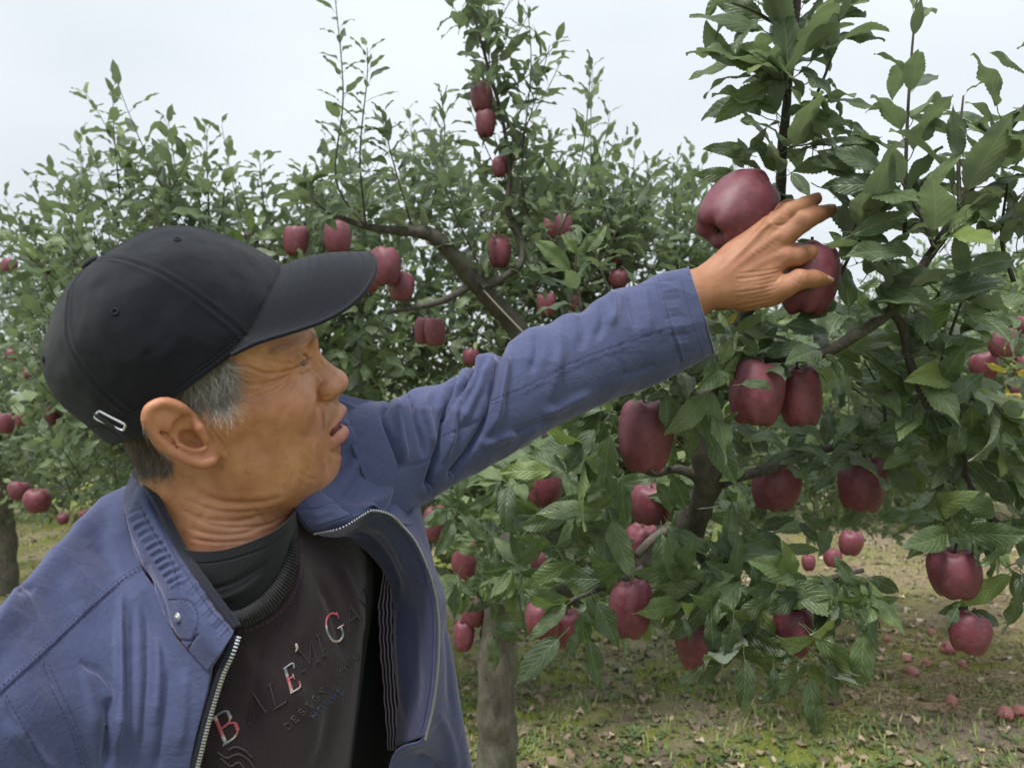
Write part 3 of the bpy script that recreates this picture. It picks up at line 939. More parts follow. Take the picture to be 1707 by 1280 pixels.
# eyeballs
M_eye = NT('eyeball')
_v = M_eye.n('Attribute', attribute_name='iris').outputs['Fac']
M_eye.set(M_eye.b, Base_Color=M_eye.ramp(_v, [(.0, (.34, .27, .22)), (.60, (.36, .29, .24)), (.66, (.05, .028, .015)), (.86, (.06, .033, .018)), (.9, (.004, .003, .003))]), Roughness=.12)
for g in (1, -1):
    c_ = np.array([EY[0] + .12, EY[1] * g, EY[2]])
    a = np.linspace(0, np.pi, 25); b = np.linspace(0, 2 * np.pi, 32, endpoint=False)
    A_, B_ = np.meshgrid(a, b, indexing='ij')
    look = np.array([.96, .22, .22]); look /= np.linalg.norm(look)
    e1 = np.cross(look, [0, 0, 1]); e1 /= np.linalg.norm(e1); e2 = np.cross(look, e1)
    P_ = (np.cos(A_)[..., None] * look + np.sin(A_)[..., None] * (np.cos(B_)[..., None] * e1 + np.sin(B_)[..., None] * e2)).reshape(-1, 3)
    iris = np.clip(1 - np.arccos(np.clip(P_ @ look, -1, 1)) / 1.5, 0, 1)
    mk('eyeball', h2w(c_ + P_ * 1.17), grid_quads(25, 32, True), None, M_eye.m, person, True, None, dict(iris=iris))
# teeth and tongue inside the mouth
M_tooth = simple_mat('tooth enamel', (.62, .55, .42), .25)
M_mouth = simple_mat('inside of the mouth', (.20, .06, .05), .55, .25)
def blob(c, r, R=None, n=10, m=14):
    a = np.linspace(0.02, np.pi - .02, n); b = np.linspace(0, 2 * np.pi, m, endpoint=False)
    A_, B_ = np.meshgrid(a, b, indexing='ij')
    P = np.stack([np.sin(A_) * np.cos(B_), np.sin(A_) * np.sin(B_), np.cos(A_)], -1).reshape(-1, 3)
    P = np.sign(P) * np.abs(P) ** .8 * np.asarray(r)
    if R is not None: P = P @ np.asarray(R)
    return P + np.asarray(c), grid_quads(n, m, True)[:, ::-1]
tb = hl(562, 705, 0)
for i in range(-3, 4):
    an = i * .30
    c_ = (tb[0] - .38 - 1.7 * (1 - math.cos(an)), 1.75 * math.sin(an), tb[2] + .10)
    v_, q_ = blob(c_, (.22, .27, .42)); mk('tooth', h2w(v_), q_, None, M_tooth, person)
    if abs(i) < 3:
        v_, q_ = blob((c_[0] - .25, c_[1] * .9, c_[2] - 1.15), (.2, .22, .36)); mk('tooth', h2w(v_), q_, None, M_tooth, person)
v_, q_ = blob((tb[0] - 1.40, 0, tb[2] - .22), (1.5, 1.75, .62)); mk('tongue', h2w(v_), q_, None, M_mouth, person)

# hair
M_hair = NT('grey hair')
_c = M_hair.ramp(M_hair.attr('tone'), [(0, (.030, .026, .024)), (.5, (.26, .24, .22)), (1, (.72, .70, .66))])
M_hair.set(M_hair.b, Base_Color=_c, Roughness=.42)
hair_bag = {'hair': Bag(), 'eyebrow': Bag(), 'eyelashes': Bag(), 'moustache_stubble': Bag()}
def strand(bag, p, n, dirw, L, curl=0.3, rad=.00007, tone=.5, lift=.25, seg=6, sag=0.0):
    pts = [p - n * .0008]; d = dirw + n * lift; d /= np.linalg.norm(d)
    w = rng.normal(0, 1, 3) * curl
    for i in range(seg):
        d = d + w * .12 + rng.normal(0, .05, 3) + np.array([0, 0, -sag]); d -= n * max(0, -(d @ n)) * .8
        if i > 1: d -= n * .10
        d /= np.linalg.norm(d)
        pts.append(pts[-1] + d * L / seg)
    pts = np.array(pts)
    r = np.linspace(rad, rad * .35, len(pts))
    v, q, t = tube(pts, r, 3, False)
    bag.add(v, q, None, tone=tone)
def imgdir(dx, dy): v = np.array([dx, 0, -dy], float); return v / np.linalg.norm(v)
def hair_region(bag, poly, n, dfun, L, tonef, **kw):
    poly = np.array(poly, float); lo, hi = poly.min(0), poly.max(0); k = 0; tries = 0
    while k < n and tries < n * 12:
        tries += 1
        x, y = rng.uniform(lo, hi)
        ins = False; j = len(poly) - 1
        for i in range(len(poly)):
            if (poly[i, 1] > y) != (poly[j, 1] > y) and x < (poly[j, 0] - poly[i, 0]) * (y - poly[i, 1]) / (poly[j, 1] - poly[i, 1]) + poly[i, 0]: ins = not ins
            j = i
        if not ins: continue
        p, nn = ray(x, y)
        if p is None: continue
        d = imgdir(*dfun(x, y)); d = d - nn * (d @ nn); d /= np.linalg.norm(d)
        strand(bag, p, nn, d, L * rng.uniform(.6, 1.25), tone=tonef(x, y), **kw); k += 1
# sideburn and temple
hair_region(hair_bag['hair'], [(292, 650), (310, 632), (335, 612), (366, 588), (382, 598), (382, 640), (372, 676), (350, 678), (332, 664), (306, 666)], 1700,
            lambda x, y: (.35 + .55 * (x - 340) / 40 * .5 + .2, 1.0), .023, lambda x, y: float(np.clip(rng.normal(.66, .27), 0, 1)), curl=.95, lift=.4, rad=.00011)
hair_region(hair_bag['hair'], [(322, 660), (330, 640), (350, 664), (340, 678)], 120, lambda x, y: (-.4, 1.0), .012, lambda x, y: float(np.clip(rng.normal(.42, .25), 0, 1)), curl=.7, lift=.35)
hair_region(hair_bag['hair'], [(366, 586), (392, 590), (390, 640), (384, 672), (372, 668)], 130, lambda x, y: (.5, 1.0), .012, lambda x, y: float(np.clip(rng.normal(.55, .25), 0, 1)), curl=.8, lift=.4)
# nape
hair_region(hair_bag['hair'], [(160, 690), (205, 700), (235, 700), (248, 735), (285, 765), (280, 785), (235, 790), (205, 775), (180, 745)], 2600,
            lambda x, y: (.35, 1.0), .011, lambda x, y: float(np.clip(rng.normal(.30, .25), 0, 1)), curl=.8, lift=.5, rad=.00009)
hair_region(hair_bag['hair'], [(235, 785), (300, 780), (330, 795), (290, 812), (240, 815)], 260, lambda x, y: (.5, .9), .006, lambda x, y: float(np.clip(rng.normal(.2, .2), 0, 1)), curl=.7, lift=.3)
# eyebrow
hair_region(hair_bag['eyebrow'], [(455, 580), (480, 570), (505, 556), (516, 562), (505, 572), (480, 584), (460, 590)], 130, lambda x, y: (-.6, .25), .008, lambda x, y: float(np.clip(rng.normal(.40, .2), 0, 1)), curl=.4, lift=.35, seg=4)
hair_region(hair_bag['eyebrow'], [(515, 552), (528, 549), (530, 556), (520, 560)], 40, lambda x, y: (.8, -.1), .006, lambda x, y: .3, curl=.4, lift=.4, seg=4)
for i in range(26):
    t_1 = i / 25
    p_ = h2w(np.array(G_ := (np.array(hl(492, 610, 4.3)) * (1 - t_1) + np.array(hl(514, 600, 2.1)) * t_1)) + [.25, 0, .18])
    strand(hair_bag['eyelashes'], p_, HF * .8 + HL * .2, HF * .7 - HU * .25 + HL * rng.uniform(-.1, .3), .0042, curl=.15, rad=.00006, tone=.02, seg=4)
    p_ = h2w(np.array(hl(520, 566, -3.0)) + [.2 + .3 * math.sin(t_1 * 3), -2.0 + 3 * t_1, .1])
    strand(hair_bag['eyelashes'], p_, HF, HF * .9 - HU * .2, .0042, curl=.15, rad=.00006, tone=.02, seg=4)
hair_region(hair_bag['moustache_stubble'], [(540, 672), (556, 664), (572, 674), (570, 684), (552, 702), (540, 716), (534, 710)], 420, lambda x, y: (.3, 1.0), .0022, lambda x, y: float(np.clip(rng.normal(.4, .3), 0, 1)), curl=.4, lift=.8, seg=3, rad=.00006)
hair_region(hair_bag['moustache_stubble'], [(566, 770), (574, 790), (555, 815), (500, 828), (480, 815), (540, 800)], 320, lambda x, y: (.0, 1.0), .0018, lambda x, y: float(np.clip(rng.normal(.4, .3), 0, 1)), curl=.4, lift=.8, seg=3, rad=.00006)
for k, b in hair_bag.items(): b.build(k, M_hair.m, person)['kind'] = 'stuff'
print('head parts', round(time.time() - t_, 1))

# cap and its parts
cap = mk('cap', h2w(c2h(cv)), cq, None, M_cap, person)
mk('peak', h2w(c2h(pkv)), pkq, None, M_cap, cap)
v_, q_, t_1 = tube(h2w(c2h(edgeC)), .0016, 8, True); mk('peak_binding', v_, q_, t_1, M_cap, cap)
st = Bag()
for s_ in SEAMS:
    for da in (-.30, .30):
        T_ = np.linspace(.06, .985, 160)
        r_ = np.maximum(np.hypot(*crown(np.full_like(T_, s_), T_)[:, :2].T), .5)
        C_ = crown(s_ + da / r_, T_, .035); stitch(st, h2w(c2h(C_)), (c2h(C_ + (C_ - [0, 0, 2]) * .1) - c2h(C_)) @ HM)
TH_ = np.linspace(-1.0, 1.0, 200)
for k in range(1, 9):
    C_ = peak(TH_ * .97, np.full_like(TH_, (k / 9.0) ** .95)) + np.array([0, 0, .085]); stitch(st, h2w(c2h(C_)), np.tile(HM.T @ (CAPM.T @ [0, 0, 1.0]), (200, 1)) * 0 + (CAPM[2] @ HM))
for t__ in (.955, .975):
    a_ = np.linspace(-np.pi, np.pi, 400); C_ = crown(a_, np.full_like(a_, t__), .04); stitch(st, h2w(c2h(C_)), (c2h(C_ + (C_ - [0, 0, 0]) * .1) - c2h(C_)) @ HM)
o_ = st.build('stitching', M_capthread, cap, False); tag(o_, kind='stuff')
# button
v_, q_ = blob(c2h([-.4, 0, 8.95]), (.72, .72, .30), CAPM); mk('button', h2w(v_), q_, None, M_cap, cap)
# eyelets
for th_, t__ in ((math.radians(28), .47), (math.radians(88), .52), (math.radians(150), .5), (-math.radians(28), .5), (-math.radians(88), .52), (-math.radians(150), .5)):
    c_ = crown(np.array(th_), np.array(t__), .06); d1 = crown(np.array(th_), np.array(t__ + .02), .06) - c_; d1 /= np.linalg.norm(d1)
    d2 = crown(np.array(th_ + .05), np.array(t__), .06) - c_; d2 /= np.linalg.norm(d2)
    a_ = np.linspace(0, 2 * np.pi, 19)
    ring = c_ + .21 * (np.cos(a_)[:, None] * d1 + np.sin(a_)[:, None] * d2)
    v_, q_, t_2 = tube(h2w(c2h(ring)), .0006, 6, False); mk('eyelet', v_, q_, None, M_capthread, cap)
# strap and buckle
def strip(C, Nn, wdir, w, th=.0012, n=None):
    C = np.asarray(C); k = len(C); u = np.linspace(-.5, .5, 7)
    P = C[:, None] + wdir[:, None] * (u * w)[None, :, None] + Nn[:, None] * (.0006 * np.cos(u * np.pi))[None, :, None]
    P2 = P - Nn[:, None] * th
    nP = P.shape[0] * 7; Q = grid_quads(k, 7); e = []
    for i in range(k - 1):
        e += [(i * 7 + 7, i * 7, i * 7 + nP, i * 7 + 7 + nP), (i * 7 + 6, i * 7 + 13, i * 7 + 13 + nP, i * 7 + 6 + nP)]
    for j in range(6):
        e += [(j, j + 1, j + 1 + nP, j + nP), ((k - 1) * 7 + j + 1, (k - 1) * 7 + j, (k - 1) * 7 + j + nP, (k - 1) * 7 + j + 1 + nP)]
    return np.concatenate([P.reshape(-1, 3), P2.reshape(-1, 3)]), np.concatenate([Q, Q[:, ::-1] + nP, np.array(e)])
a_ = np.linspace(math.radians(112), math.radians(248), 60)
C_ = crown(a_, np.full_like(a_, .985), .12); N_ = C_ - [0, 0, 0]; N_[:, 2] = 0; N_ /= np.linalg.norm(N_, axis=1)[:, None]
C_ = C_ + np.array([0, 0, -.55])
v_, q_ = strip(h2w(c2h(C_)), N_ @ CAPM @ HM, np.tile(CAPM[2] @ HM, (60, 1)), .019); mk('strap', v_, q_, None, M_cap, cap)
b1, b2, b3, b4 = [np.array(hl(x, y, l)) for x, y, l in ((166, 684, 6.9), (208, 706, 7.55), (204, 716, 7.6), (160, 696, 7.0))]
loop = np.array([b1, b1 * .5 + b2 * .5, b2, b2 * .5 + b3 * .5 + (b2 - b1) * .04, b3, b3 * .5 + b4 * .5, b4, b4 * .5 + b1 * .5 + (b1 - b2) * .04, b1])
loop = curve_even(loop, 40); loop[:, 1] += .18
v_, q_, _t = tube(h2w(loop), .0010, 8, False); mk('buckle', v_, q_, None, M_metal, cap)
s1 = np.array([hl(x, y, l) for x, y, l in ((166, 700, 7.1), (184, 709, 7.55), (202, 722, 7.9))])
s1 = curve_even(s1, 14); s1[:, 1] += .12
v_, q_ = strip(h2w(s1), np.tile(HL, (14, 1)), np.tile(HU * .93 - HF * .36, (14, 1)), .014); mk('strap_end', v_, q_, None, M_cap, cap)
# ------------------------------------------------------------------ clothing
def surf(ctrl, nu, nv):
    """control grid of (px, py, d) -> dense world grid nu x nv x 3"""
    c = np.array(ctrl, float)
    a = np.stack([catmull(c[:, j], nu) for j in range(c.shape[1])], 1)
    b = np.stack([catmull(a[i], nv) for i in range(nu)], 0)
    return WW(b)

def gnormals(G):
    q = grid_quads(*G.shape[:2]); v = G.reshape(-1, 3)
    n = vnormals(v, q)
    if np.abs(G[:, 0] - G[:, -1]).max() < 2e-3:      # a closed tube: normals point away from its axis
        s = -(n.reshape(G.shape) * (G - G.mean(1, keepdims=True))).sum()
    else: s = (n * (v - np.array([0, 0, CAMZ]))).sum()
    if s > 0: n = -n
    return n.reshape(G.shape)

def fold(G, folds, scale=1.0):
    """ridges (+) and valleys (-): (polyline px, half width px, height m, [asymmetry]) pushed along the normals"""
    N = gnormals(G); v = G.reshape(-1, 3); n = N.reshape(-1, 3); p = PX(v); dz = np.zeros(len(v))
    for f in folds:
        pl = catmull(np.array(f[0], float), 16); w, h = f[1], f[2]; asy = f[3] if len(f) > 3 else 1.0
        lo, hi = pl.min(0) - 4.5 * w * max(1, asy), pl.max(0) + 4.5 * w * max(1, asy)
        ii = np.nonzero(((p > lo) & (p < hi)).all(1))[0]
        if not len(ii): continue
        d, par, sd = dist_poly(p[ii], pl)
        ww = np.where(sd > 0, w * asy, w)
        fade = np.clip(np.minimum(par, 1 - par) * 5, 0, 1) if f[2] > 0 or w > 4 else 1
        dz[ii] += h * np.exp(-(d / ww) ** 2) * (fade if w > 2.5 else 1)
    return (v + n * (dz * scale)[:, None]).reshape(G.shape)

def solid(name, G, mat, parent, thick=.0016, inner=None, uvs=(1, 1), close=False):
    nu, nv = G.shape[:2]; N = gnormals(G)
    v = G.reshape(-1, 3); w = (G - N * thick).reshape(-1, 3); n = len(v)
    q = grid_quads(nu, nv)
    a, b, c, d = v[q[0]] if False else (None,) * 4
    # orientation: make front face along N
    fn_ = np.cross(v[q[:, 2]] - v[q[:, 0]], v[q[:, 3]] - v[q[:, 1]])
    if (fn_ * N.reshape(-1, 3)[q[:, 0]]).sum() < 0: q = q[:, ::-1]; fl = True
    else: fl = False
    e = []
    I = np.arange(nv - 1); top = np.stack([I, I + 1, I + 1 + n, I + n], 1)
    J = (nu - 1) * nv + np.arange(nv - 1); bot = np.stack([J + 1, J, J + n, J + 1 + n], 1)
    K = np.arange(nu - 1) * nv; lef = np.stack([K + nv, K, K + n, K + nv + n], 1)
    Lr = K + nv - 1; rig = np.stack([Lr, Lr + nv, Lr + nv + n, Lr + n], 1)
    ed = np.concatenate([top, bot, lef, rig])
    if not fl: ed = ed[:, ::-1]
    q2 = np.concatenate([q, q[:, ::-1] + n, ed])
    U, Vv = np.meshgrid(np.linspace(0, 1, nv), np.linspace(0, 1, nu))
    su = np.linalg.norm(np.diff(G[nu // 2], axis=0), axis=1).sum(); sv = np.linalg.norm(np.diff(G[:, nv // 2], axis=0), axis=1).sum()
    uv = np.stack([U.ravel() * su, Vv.ravel() * sv], 1); uv = np.concatenate([uv, uv])
    o = mk(name, np.concatenate([v, w]), q2, None, mat, parent, True, uv)
    if inner is not None:
        o.data.materials.append(inner)
        mi = np.zeros(len(q2), np.int32); mi[len(q):2 * len(q)] = 1
        o.data.polygons.foreach_set('material_index', mi)
    return o

def ridged(P, s): return (1 - np.abs(vnoise(P, s))) ** 4 - .25

def bvh_of(G):
    q = grid_quads(*G.shape[:2])
    return BVHTree.FromPolygons([tuple(x) for x in G.reshape(-1, 3)], [tuple(int(k) for k in x) for x in q])

def on(bvh, pts, off=.0004, n=None):
    """photo polyline laid on a cloth surface; world points and normals"""
    c = np.array(pts, float)
    c = curve_even(np.column_stack([c, np.zeros(len(c))]), n or max(12, int(np.linalg.norm(np.diff(c, axis=0), axis=1).sum() / 2.0)))[:, :2]
    P, N = [], []
    for x, y in c:
        h, nn = ray(x, y, bvh)
        if h is not None: P.append(h + nn * off); N.append(nn)
    return np.array(P), np.array(N)

M_jacket = NT('blue jacket cloth')
def jacket_mat():
    m = M_jacket; U = m.uv(); P = m.obj()
    n1 = m.noise(P, 14, 4, .6); n2 = m.noise(P, 330, 3, .65)
    c = m.mix(n1, (.042, .055, .115), (.071, .086, .172))
    c = m.mix(m.math('MULTIPLY', m.ramp(n2, [(.4, (0, 0, 0)), (.7, (1, 1, 1))]), .25), c, (.090, .105, .23))
    w1 = m.n('TexWave', wave_type='BANDS', bands_direction='X'); w2 = m.n('TexWave', wave_type='BANDS', bands_direction='Y')
    for w in (w1, w2): w.inputs['Scale'].default_value = 120; w.inputs['Distortion'].default_value = .4; m.lk(U, w.inputs[0])
    g = m.math('MAXIMUM', m.ramp(w1.outputs['Fac'], [(.78, (0, 0, 0)), (.95, (1, 1, 1))]), m.ramp(w2.outputs['Fac'], [(.78, (0, 0, 0)), (.95, (1, 1, 1))]))
    c = m.mix(m.math('MULTIPLY', g, .20), c, (.028, .038, .09))
    h = m.math('ADD', m.math('MULTIPLY', n2, .8), m.math('MULTIPLY', g, -.35))
    wr = m.noise(m.mapping(P, scale=(1, 1, 1.4)), 42, 5, .62, .6)
    h2 = m.bump(wr, .4, .005)
    m.set(m.b, Base_Color=c, Roughness=.72, Normal=m.bump(h, .4, .0004, h2))
    m.b.inputs['Sheen Weight'].default_value = .38; m.b.inputs['Sheen Roughness'].default_value = .4
    m.b.inputs['Sheen Tint'].default_value = (.85, .78, 1, 1)
    m.b.inputs['Specular IOR Level'].default_value = .25
jacket_mat(); M_jacket = M_jacket.m
M_thread = simple_mat('blue thread', (.035, .042, .095), .7)
M_piping = cloth_mat('dark collar piping', (.010, .013, .024), None, 3000, .7, .0003, .2)
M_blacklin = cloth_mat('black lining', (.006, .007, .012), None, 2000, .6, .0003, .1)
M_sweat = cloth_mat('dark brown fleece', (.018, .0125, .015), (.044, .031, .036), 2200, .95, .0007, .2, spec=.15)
M_rib = cloth_mat('black rib knit', (.010, .010, .013), (.020, .020, .024), 2600, .9, .0004, .15)
M_tee = cloth_mat('black jersey', (.007, .0075, .010), (.014, .015, .019), 3200, .85, .0003, .15)
def stripe_mat():
    m = NT('striped lining'); U = m.uv()
    w = m.n('TexWave', wave_type='BANDS', bands_direction='X'); w.inputs['Scale'].default_value = 75; w.inputs['Distortion'].default_value = 1.2; w.inputs['Detail Scale'].default_value = .6
    m.lk(U, w.inputs[0])
    m.set(m.b, Base_Color=m.ramp(w.outputs['Fac'], [(.60, (.012, .012, .022)), (.80, (.30, .25, .32))]), Roughness=.5); return m.m
M_stripe = stripe_mat()

JST = Bag()      # all the jacket's stitches
jacket = empty('jacket', (0, 0, 0)); jacket.parent = person

# ---- sleeve of the reaching arm
TOP = [(556, 676), (590, 668), (612, 667), (630, 671), (648, 669), (668, 661), (691, 648), (715, 644), (742, 638), (758, 621), (785, 613), (801, 591), (832, 585), (844, 571), (883, 547), (919, 541), (942, 526), (974, 518), (997, 498), (1025, 483), (1052, 479), (1099, 457), (1122, 451), (1147, 445)]
BOT = [(650, 915), (668, 895), (682, 872), (695, 850), (712, 836), (730, 824), (752, 812), (774, 800), (797, 788), (820, 773), (846, 759), (870, 745), (892, 732), (915, 719), (942, 703), (968, 690), (994, 678), (1020, 667), (1044, 658), (1070, 648), (1095, 638), (1140, 617), (1164, 604), (1190, 588)]
DD = np.interp(np.linspace(0, 1, len(TOP)), [0, .2, .45, .7, 1], [.735, .755, .80, .86, .945])
def sleeve_grid(nu=330, nv=160):
    k = len(TOP)
    s = np.linspace(0, k - 1, nu)
    T = catmull(np.array(TOP, float), 1000); B_ = catmull(np.array(BOT, float), 1000)
    T = np.stack([np.interp(s, np.linspace(0, k - 1, 1000), T[:, j]) for j in (0, 1)], 1)
    B_ = np.stack([np.interp(s, np.linspace(0, k - 1, 1000), B_[:, j]) for j in (0, 1)], 1)
    D = np.interp(s, np.arange(k), DD)
    Tw = WW(np.column_stack([T, D])); Bw = WW(np.column_stack([B_, D]))
    cen = (Tw + Bw) / 2; hv = (Tw - Bw) / 2; h = np.linalg.norm(hv, axis=1)
    ax = np.gradient(cen, axis=0); ax /= np.linalg.norm(ax, axis=1)[:, None]
    # smooth the axis
    for _ in range(200): ax[1:-1] = (ax[:-2] + ax[2:] + ax[1:-1]) / 3
    hd = hv / h[:, None]; mid = cen.copy()
    for _ in range(900):
        hd[1:-1] = (hd[:-2] + hd[2:]) / 2
    for _ in range(120): mid[1:-1] = (mid[:-2] + mid[2:]) / 2
    hd /= np.linalg.norm(hd, axis=1)[:, None]
    cen = mid + ((cen - mid) * hd).sum(1)[:, None] * hd
    hv = hd * h[:, None]
    dep = np.cross(ax, hv); dep /= np.linalg.norm(dep, axis=1)[:, None]
    dep[dep[:, 1] > 0] *= -1
    rr = -(cen - [0, 0, CAMZ]); rr -= hd * (rr * hd).sum(1)[:, None]; rr /= np.linalg.norm(rr, axis=1)[:, None]
    bl = np.linspace(.35, 1, len(dep))[:, None]; dep = dep * (1 - bl) + rr * bl; dep /= np.linalg.norm(dep, axis=1)[:, None]
    # keep the round side smooth although the outline is bumpy
    hs = h.copy()
    for _ in range(300): hs[1:-1] = (hs[:-2] + hs[2:]) / 2
    a = np.linspace(0, 2 * np.pi, nv)
    ca, sa = np.cos(a), np.sin(a)
    sq = 1.0
    G = cen[:, None] + hv[:, None] * (np.sign(ca) * np.abs(ca) ** sq)[None, :, None] + (dep * (hs * .88)[:, None])[:, None] * sa[None, :, None]
    return G
SG = sleeve_grid()
def s5(pts): return [(550 + x / 2.548, 420 + y / 2.548) for x, y in pts]
SLF = [
 (s5([(735, 395), (712, 500), (694, 600), (680, 680), (640, 770), (585, 860), (520, 940)]), 4.5, -.0065, 2.2),
 (s5([(760, 400), (745, 500), (725, 600), (700, 700), (665, 780)]), 9, .0055),
 (s5([(690, 450), (640, 560), (590, 660), (540, 740)]), 7, .004),
 (s5([(548, 505), (515, 600), (490, 700), (478, 800), (450, 900), (425, 990)]), 4.0, -.007, 2.4),
 (s5([(570, 510), (545, 600), (520, 700), (510, 790), (480, 900)]), 8, .005),
 (s5([(620, 480), (575, 570), (530, 640), (495, 700)]), 5, -.004),
 (s5([(655, 430), (625, 520), (560, 650)]), 6, .004),
 (s5([(360, 590), (350, 680), (385, 790), (400, 880)]), 6, -.003),
 (s5([(300, 625), (290, 700), (300, 800), (320, 900)]), 9, .004),
 (s5([(430, 575), (410, 660), (430, 760), (440, 840)]), 8, .0035),
 (s5([(250, 640), (225, 700), (262, 800), (300, 900)]), 5, -.0035),
 (s5([(330, 610), (335, 625), (350, 660)]), 4, -.003),
 (s5([(1195, 160), (1215, 230), (1190, 320)]), 9, .0035),
 (s5([(1140, 205), (1160, 290), (1130, 380)]), 8, -.0025),
 (s5([(960, 300), (980, 400), (960, 500), (930, 640)]), 12, .003),
 (s5([(870, 330), (880, 420), (850, 520)]), 9, -.0025),
 (s5([(900, 700), (1000, 650), (1130, 590)]), 9, .0025),
 (s5([(750, 780), (850, 740), (960, 690)]), 6, -.0022),
 (s5([(1250, 520), (1320, 500), (1370, 480)]), 5, -.0018),
 (s5([(640, 830), (720, 790), (800, 770)]), 8, .003),
 (s5([(1050, 250), (1080, 330), (1060, 420)]), 10, -.002),
 (s5([(1260, 160), (1290, 260), (1300, 340)]), 9, -.002),
 (s5([(1330, 130), (1350, 230), (1370, 330)]), 8, .002),
]
CUFF = s5([(1385, 108), (1405, 190), (1428, 270), (1447, 335), (1470, 400), (1490, 468)])
SEAM1 = s5([(285, 925), (380, 895), (450, 870), (480, 785), (560, 745), (660, 700)]) 
SEAM1a = s5([(285, 925), (340, 908), (400, 892), (452, 872)])
SEAM1b = s5([(482, 786), (540, 758), (600, 732), (662, 700)])
SEAM2 = s5([(686, 640), (760, 605), (850, 570), (930, 525), (1000, 490), (1100, 448), (1200, 410), (1320, 370), (1445, 325)])
SLF += [(CUFF, 1.6, -.0016), (SEAM1a, 1.5, -.0014), (SEAM1b, 1.5, -.0014), (SEAM2, 1.5, -.0016),
        ([(x, y + 4) for x, y in SEAM2], 3.0, .0009), ([(x + 5, y) for x, y in CUFF], 3.5, .0010)]
# small gathers behind the cuff seam
for i in range(9):
    y_ = 470 + i * 15
    SLF.append(([(1098 + i * 3.2, y_), (1112 + i * 3.3, y_ - 2), (1126 + i * 3.4, y_ - 3)], 2.6, .0010 * (1 if i % 2 else -1)))
SG = fold(SG, [(f[0], f[1] * (.8 if f[1] > 3 else 1), f[2] * (1.6 if f[1] > 3 else 1)) + tuple(f[3:]) for f in SLF])
SG = SG + gnormals(SG) * (.0014 * vnoise(SG * 22, 21) + .0006 * vnoise(SG * 55, 22) + ridged(SG * [14, 22, 22], 23) * .0018)[..., None]
sleeve = solid('sleeve', SG, M_jacket, jacket, .0022, M_blacklin)
# hem roll of the cuff
v_, q_, t_2 = tube(SG[-1][:-1][np.r_[0:159, 0]], .0013, 6, False); mk('cuff_hem', v_, q_, None, M_jacket, jacket)
bvS = bvh_of(SG)
for pl, offs in ((SEAM1a, (-3.2,)), (SEAM1b, (-3.2,)), (SEAM2, (-3.4, 3.4))):
    for o_ in offs:
        P_, N_ = on(bvS, [(x, y + o_) for x, y in pl]); stitch(JST, P_, N_)
for o_ in (4, 40):
    P_, N_ = on(bvS, [(x + o_ * (1 if o_ < 10 else 1.0), y - (2 if o_ > 10 else 0)) for x, y in CUFF]); stitch(JST, P_, N_)

# ---- far front panel (his left), shoulder to zip
FG = surf([
 [(470, 664, .70), (530, 650, .70), (572, 657, .715), (612, 668, .735), (634, 674, .75)],
 [(465, 720, .67), (530, 712, .672), (580, 722, .685), (624, 738, .705), (650, 752, .735)],
 [(470, 785, .652), (530, 780, .655), (590, 786, .665), (640, 800, .69), (668, 806, .725)],
 [(490, 835, .642), (540, 826, .642), (598, 838, .650), (652, 850, .675), (684, 850, .72)],
 [(527, 885, .638), (568, 876, .632), (620, 850, .640), (668, 873, .660), (698, 875, .715)]], 150, 150)
YOKE = [(556, 706), (571, 711), (597, 715), (615, 731), (629, 762), (648, 790), (664, 812), (676, 835)]
ARMH = [(566, 672), (580, 678), (611, 696), (634, 715), (648, 736), (658, 764), (665, 795), (674, 825), (684, 845)]
FFOLD = [(YOKE, 1.5, -.0015), (ARMH, 1.8, -.0022), ([(x + 4, y - 1) for x, y in ARMH], 4, .0016),
 ([(600, 690), (640, 740), (655, 780)], 7, .002), ([(520, 800), (570, 770), (600, 740)], 16, -.006), ([(600, 850), (640, 830), (650, 800)], 12, .006),
 ([(560, 850), (600, 800), (612, 760)], 12, -.004), ([(640, 860), (655, 830), (652, 800)], 6, -.003), ([(560, 700), (590, 740), (600, 790)], 12, .003)]
FG = fold(FG, FFOLD); FG += gnormals(FG) * (.0012 * vnoise(FG * 24, 31) + ridged(FG * [18, 18, 12], 33) * .0018)[..., None]
solid('front_panel', FG, M_jacket, jacket, .002, M_blacklin)
bvF = bvh_of(FG)
for pl, off in ((YOKE, (3, -2)), (ARMH, (-3, 3)), (ARMH, (-5.5, 5))):
    P_, N_ = on(bvF, [(x + off[0], y + off[1]) for x, y in pl]); stitch(JST, P_, N_)
# ---- far collar tip
CG = surf([
 [(482, 832, .640), (505, 822, .640), (528, 816, .645), (552, 822, .652)],
 [(496, 858, .634), (520, 846, .628), (548, 838, .632), (575, 850, .642)],
 [(514, 880, .632), (534, 872, .624), (562, 860, .626), (594, 856, .636)],
 [(527, 888, .634), (547, 884, .629), (574, 873, .629), (606, 856, .638)]], 70, 70)
CG = fold(CG, [([(499, 850), (530, 846), (545, 840), (560, 838)], 1.5, -.001), ([(542, 818), (560, 834), (585, 855)], 1.5, -.0012),
               ([(505, 862), (522, 878), (560, 868), (600, 853)], 1.6, -.0008), ([(520, 860), (540, 856), (560, 850)], 5, .0015)])
CG -= (CG - [0, 0, CAMZ]) * .004
solid('collar', CG, M_jacket, jacket, .003, M_piping)
bvC = bvh_of(CG)
for pl in ([(497, 846), (503, 862), (520, 878), (560, 869), (598, 852)], [(543, 821), (560, 836), (583, 853)], [(508, 836), (524, 848), (545, 841)]):
    P_, N_ = on(bvC, pl); stitch(JST, P_, N_)
v_, q_, t_2 = tube(WW(curve_even(np.array([(483, 833, .637), (490, 846, .633), (497, 860, .631), (514, 882, .629), (527, 889, .631)]), 30)), .0016, 8); mk('collar_piping', v_, q_, t_2, M_piping, jacket)

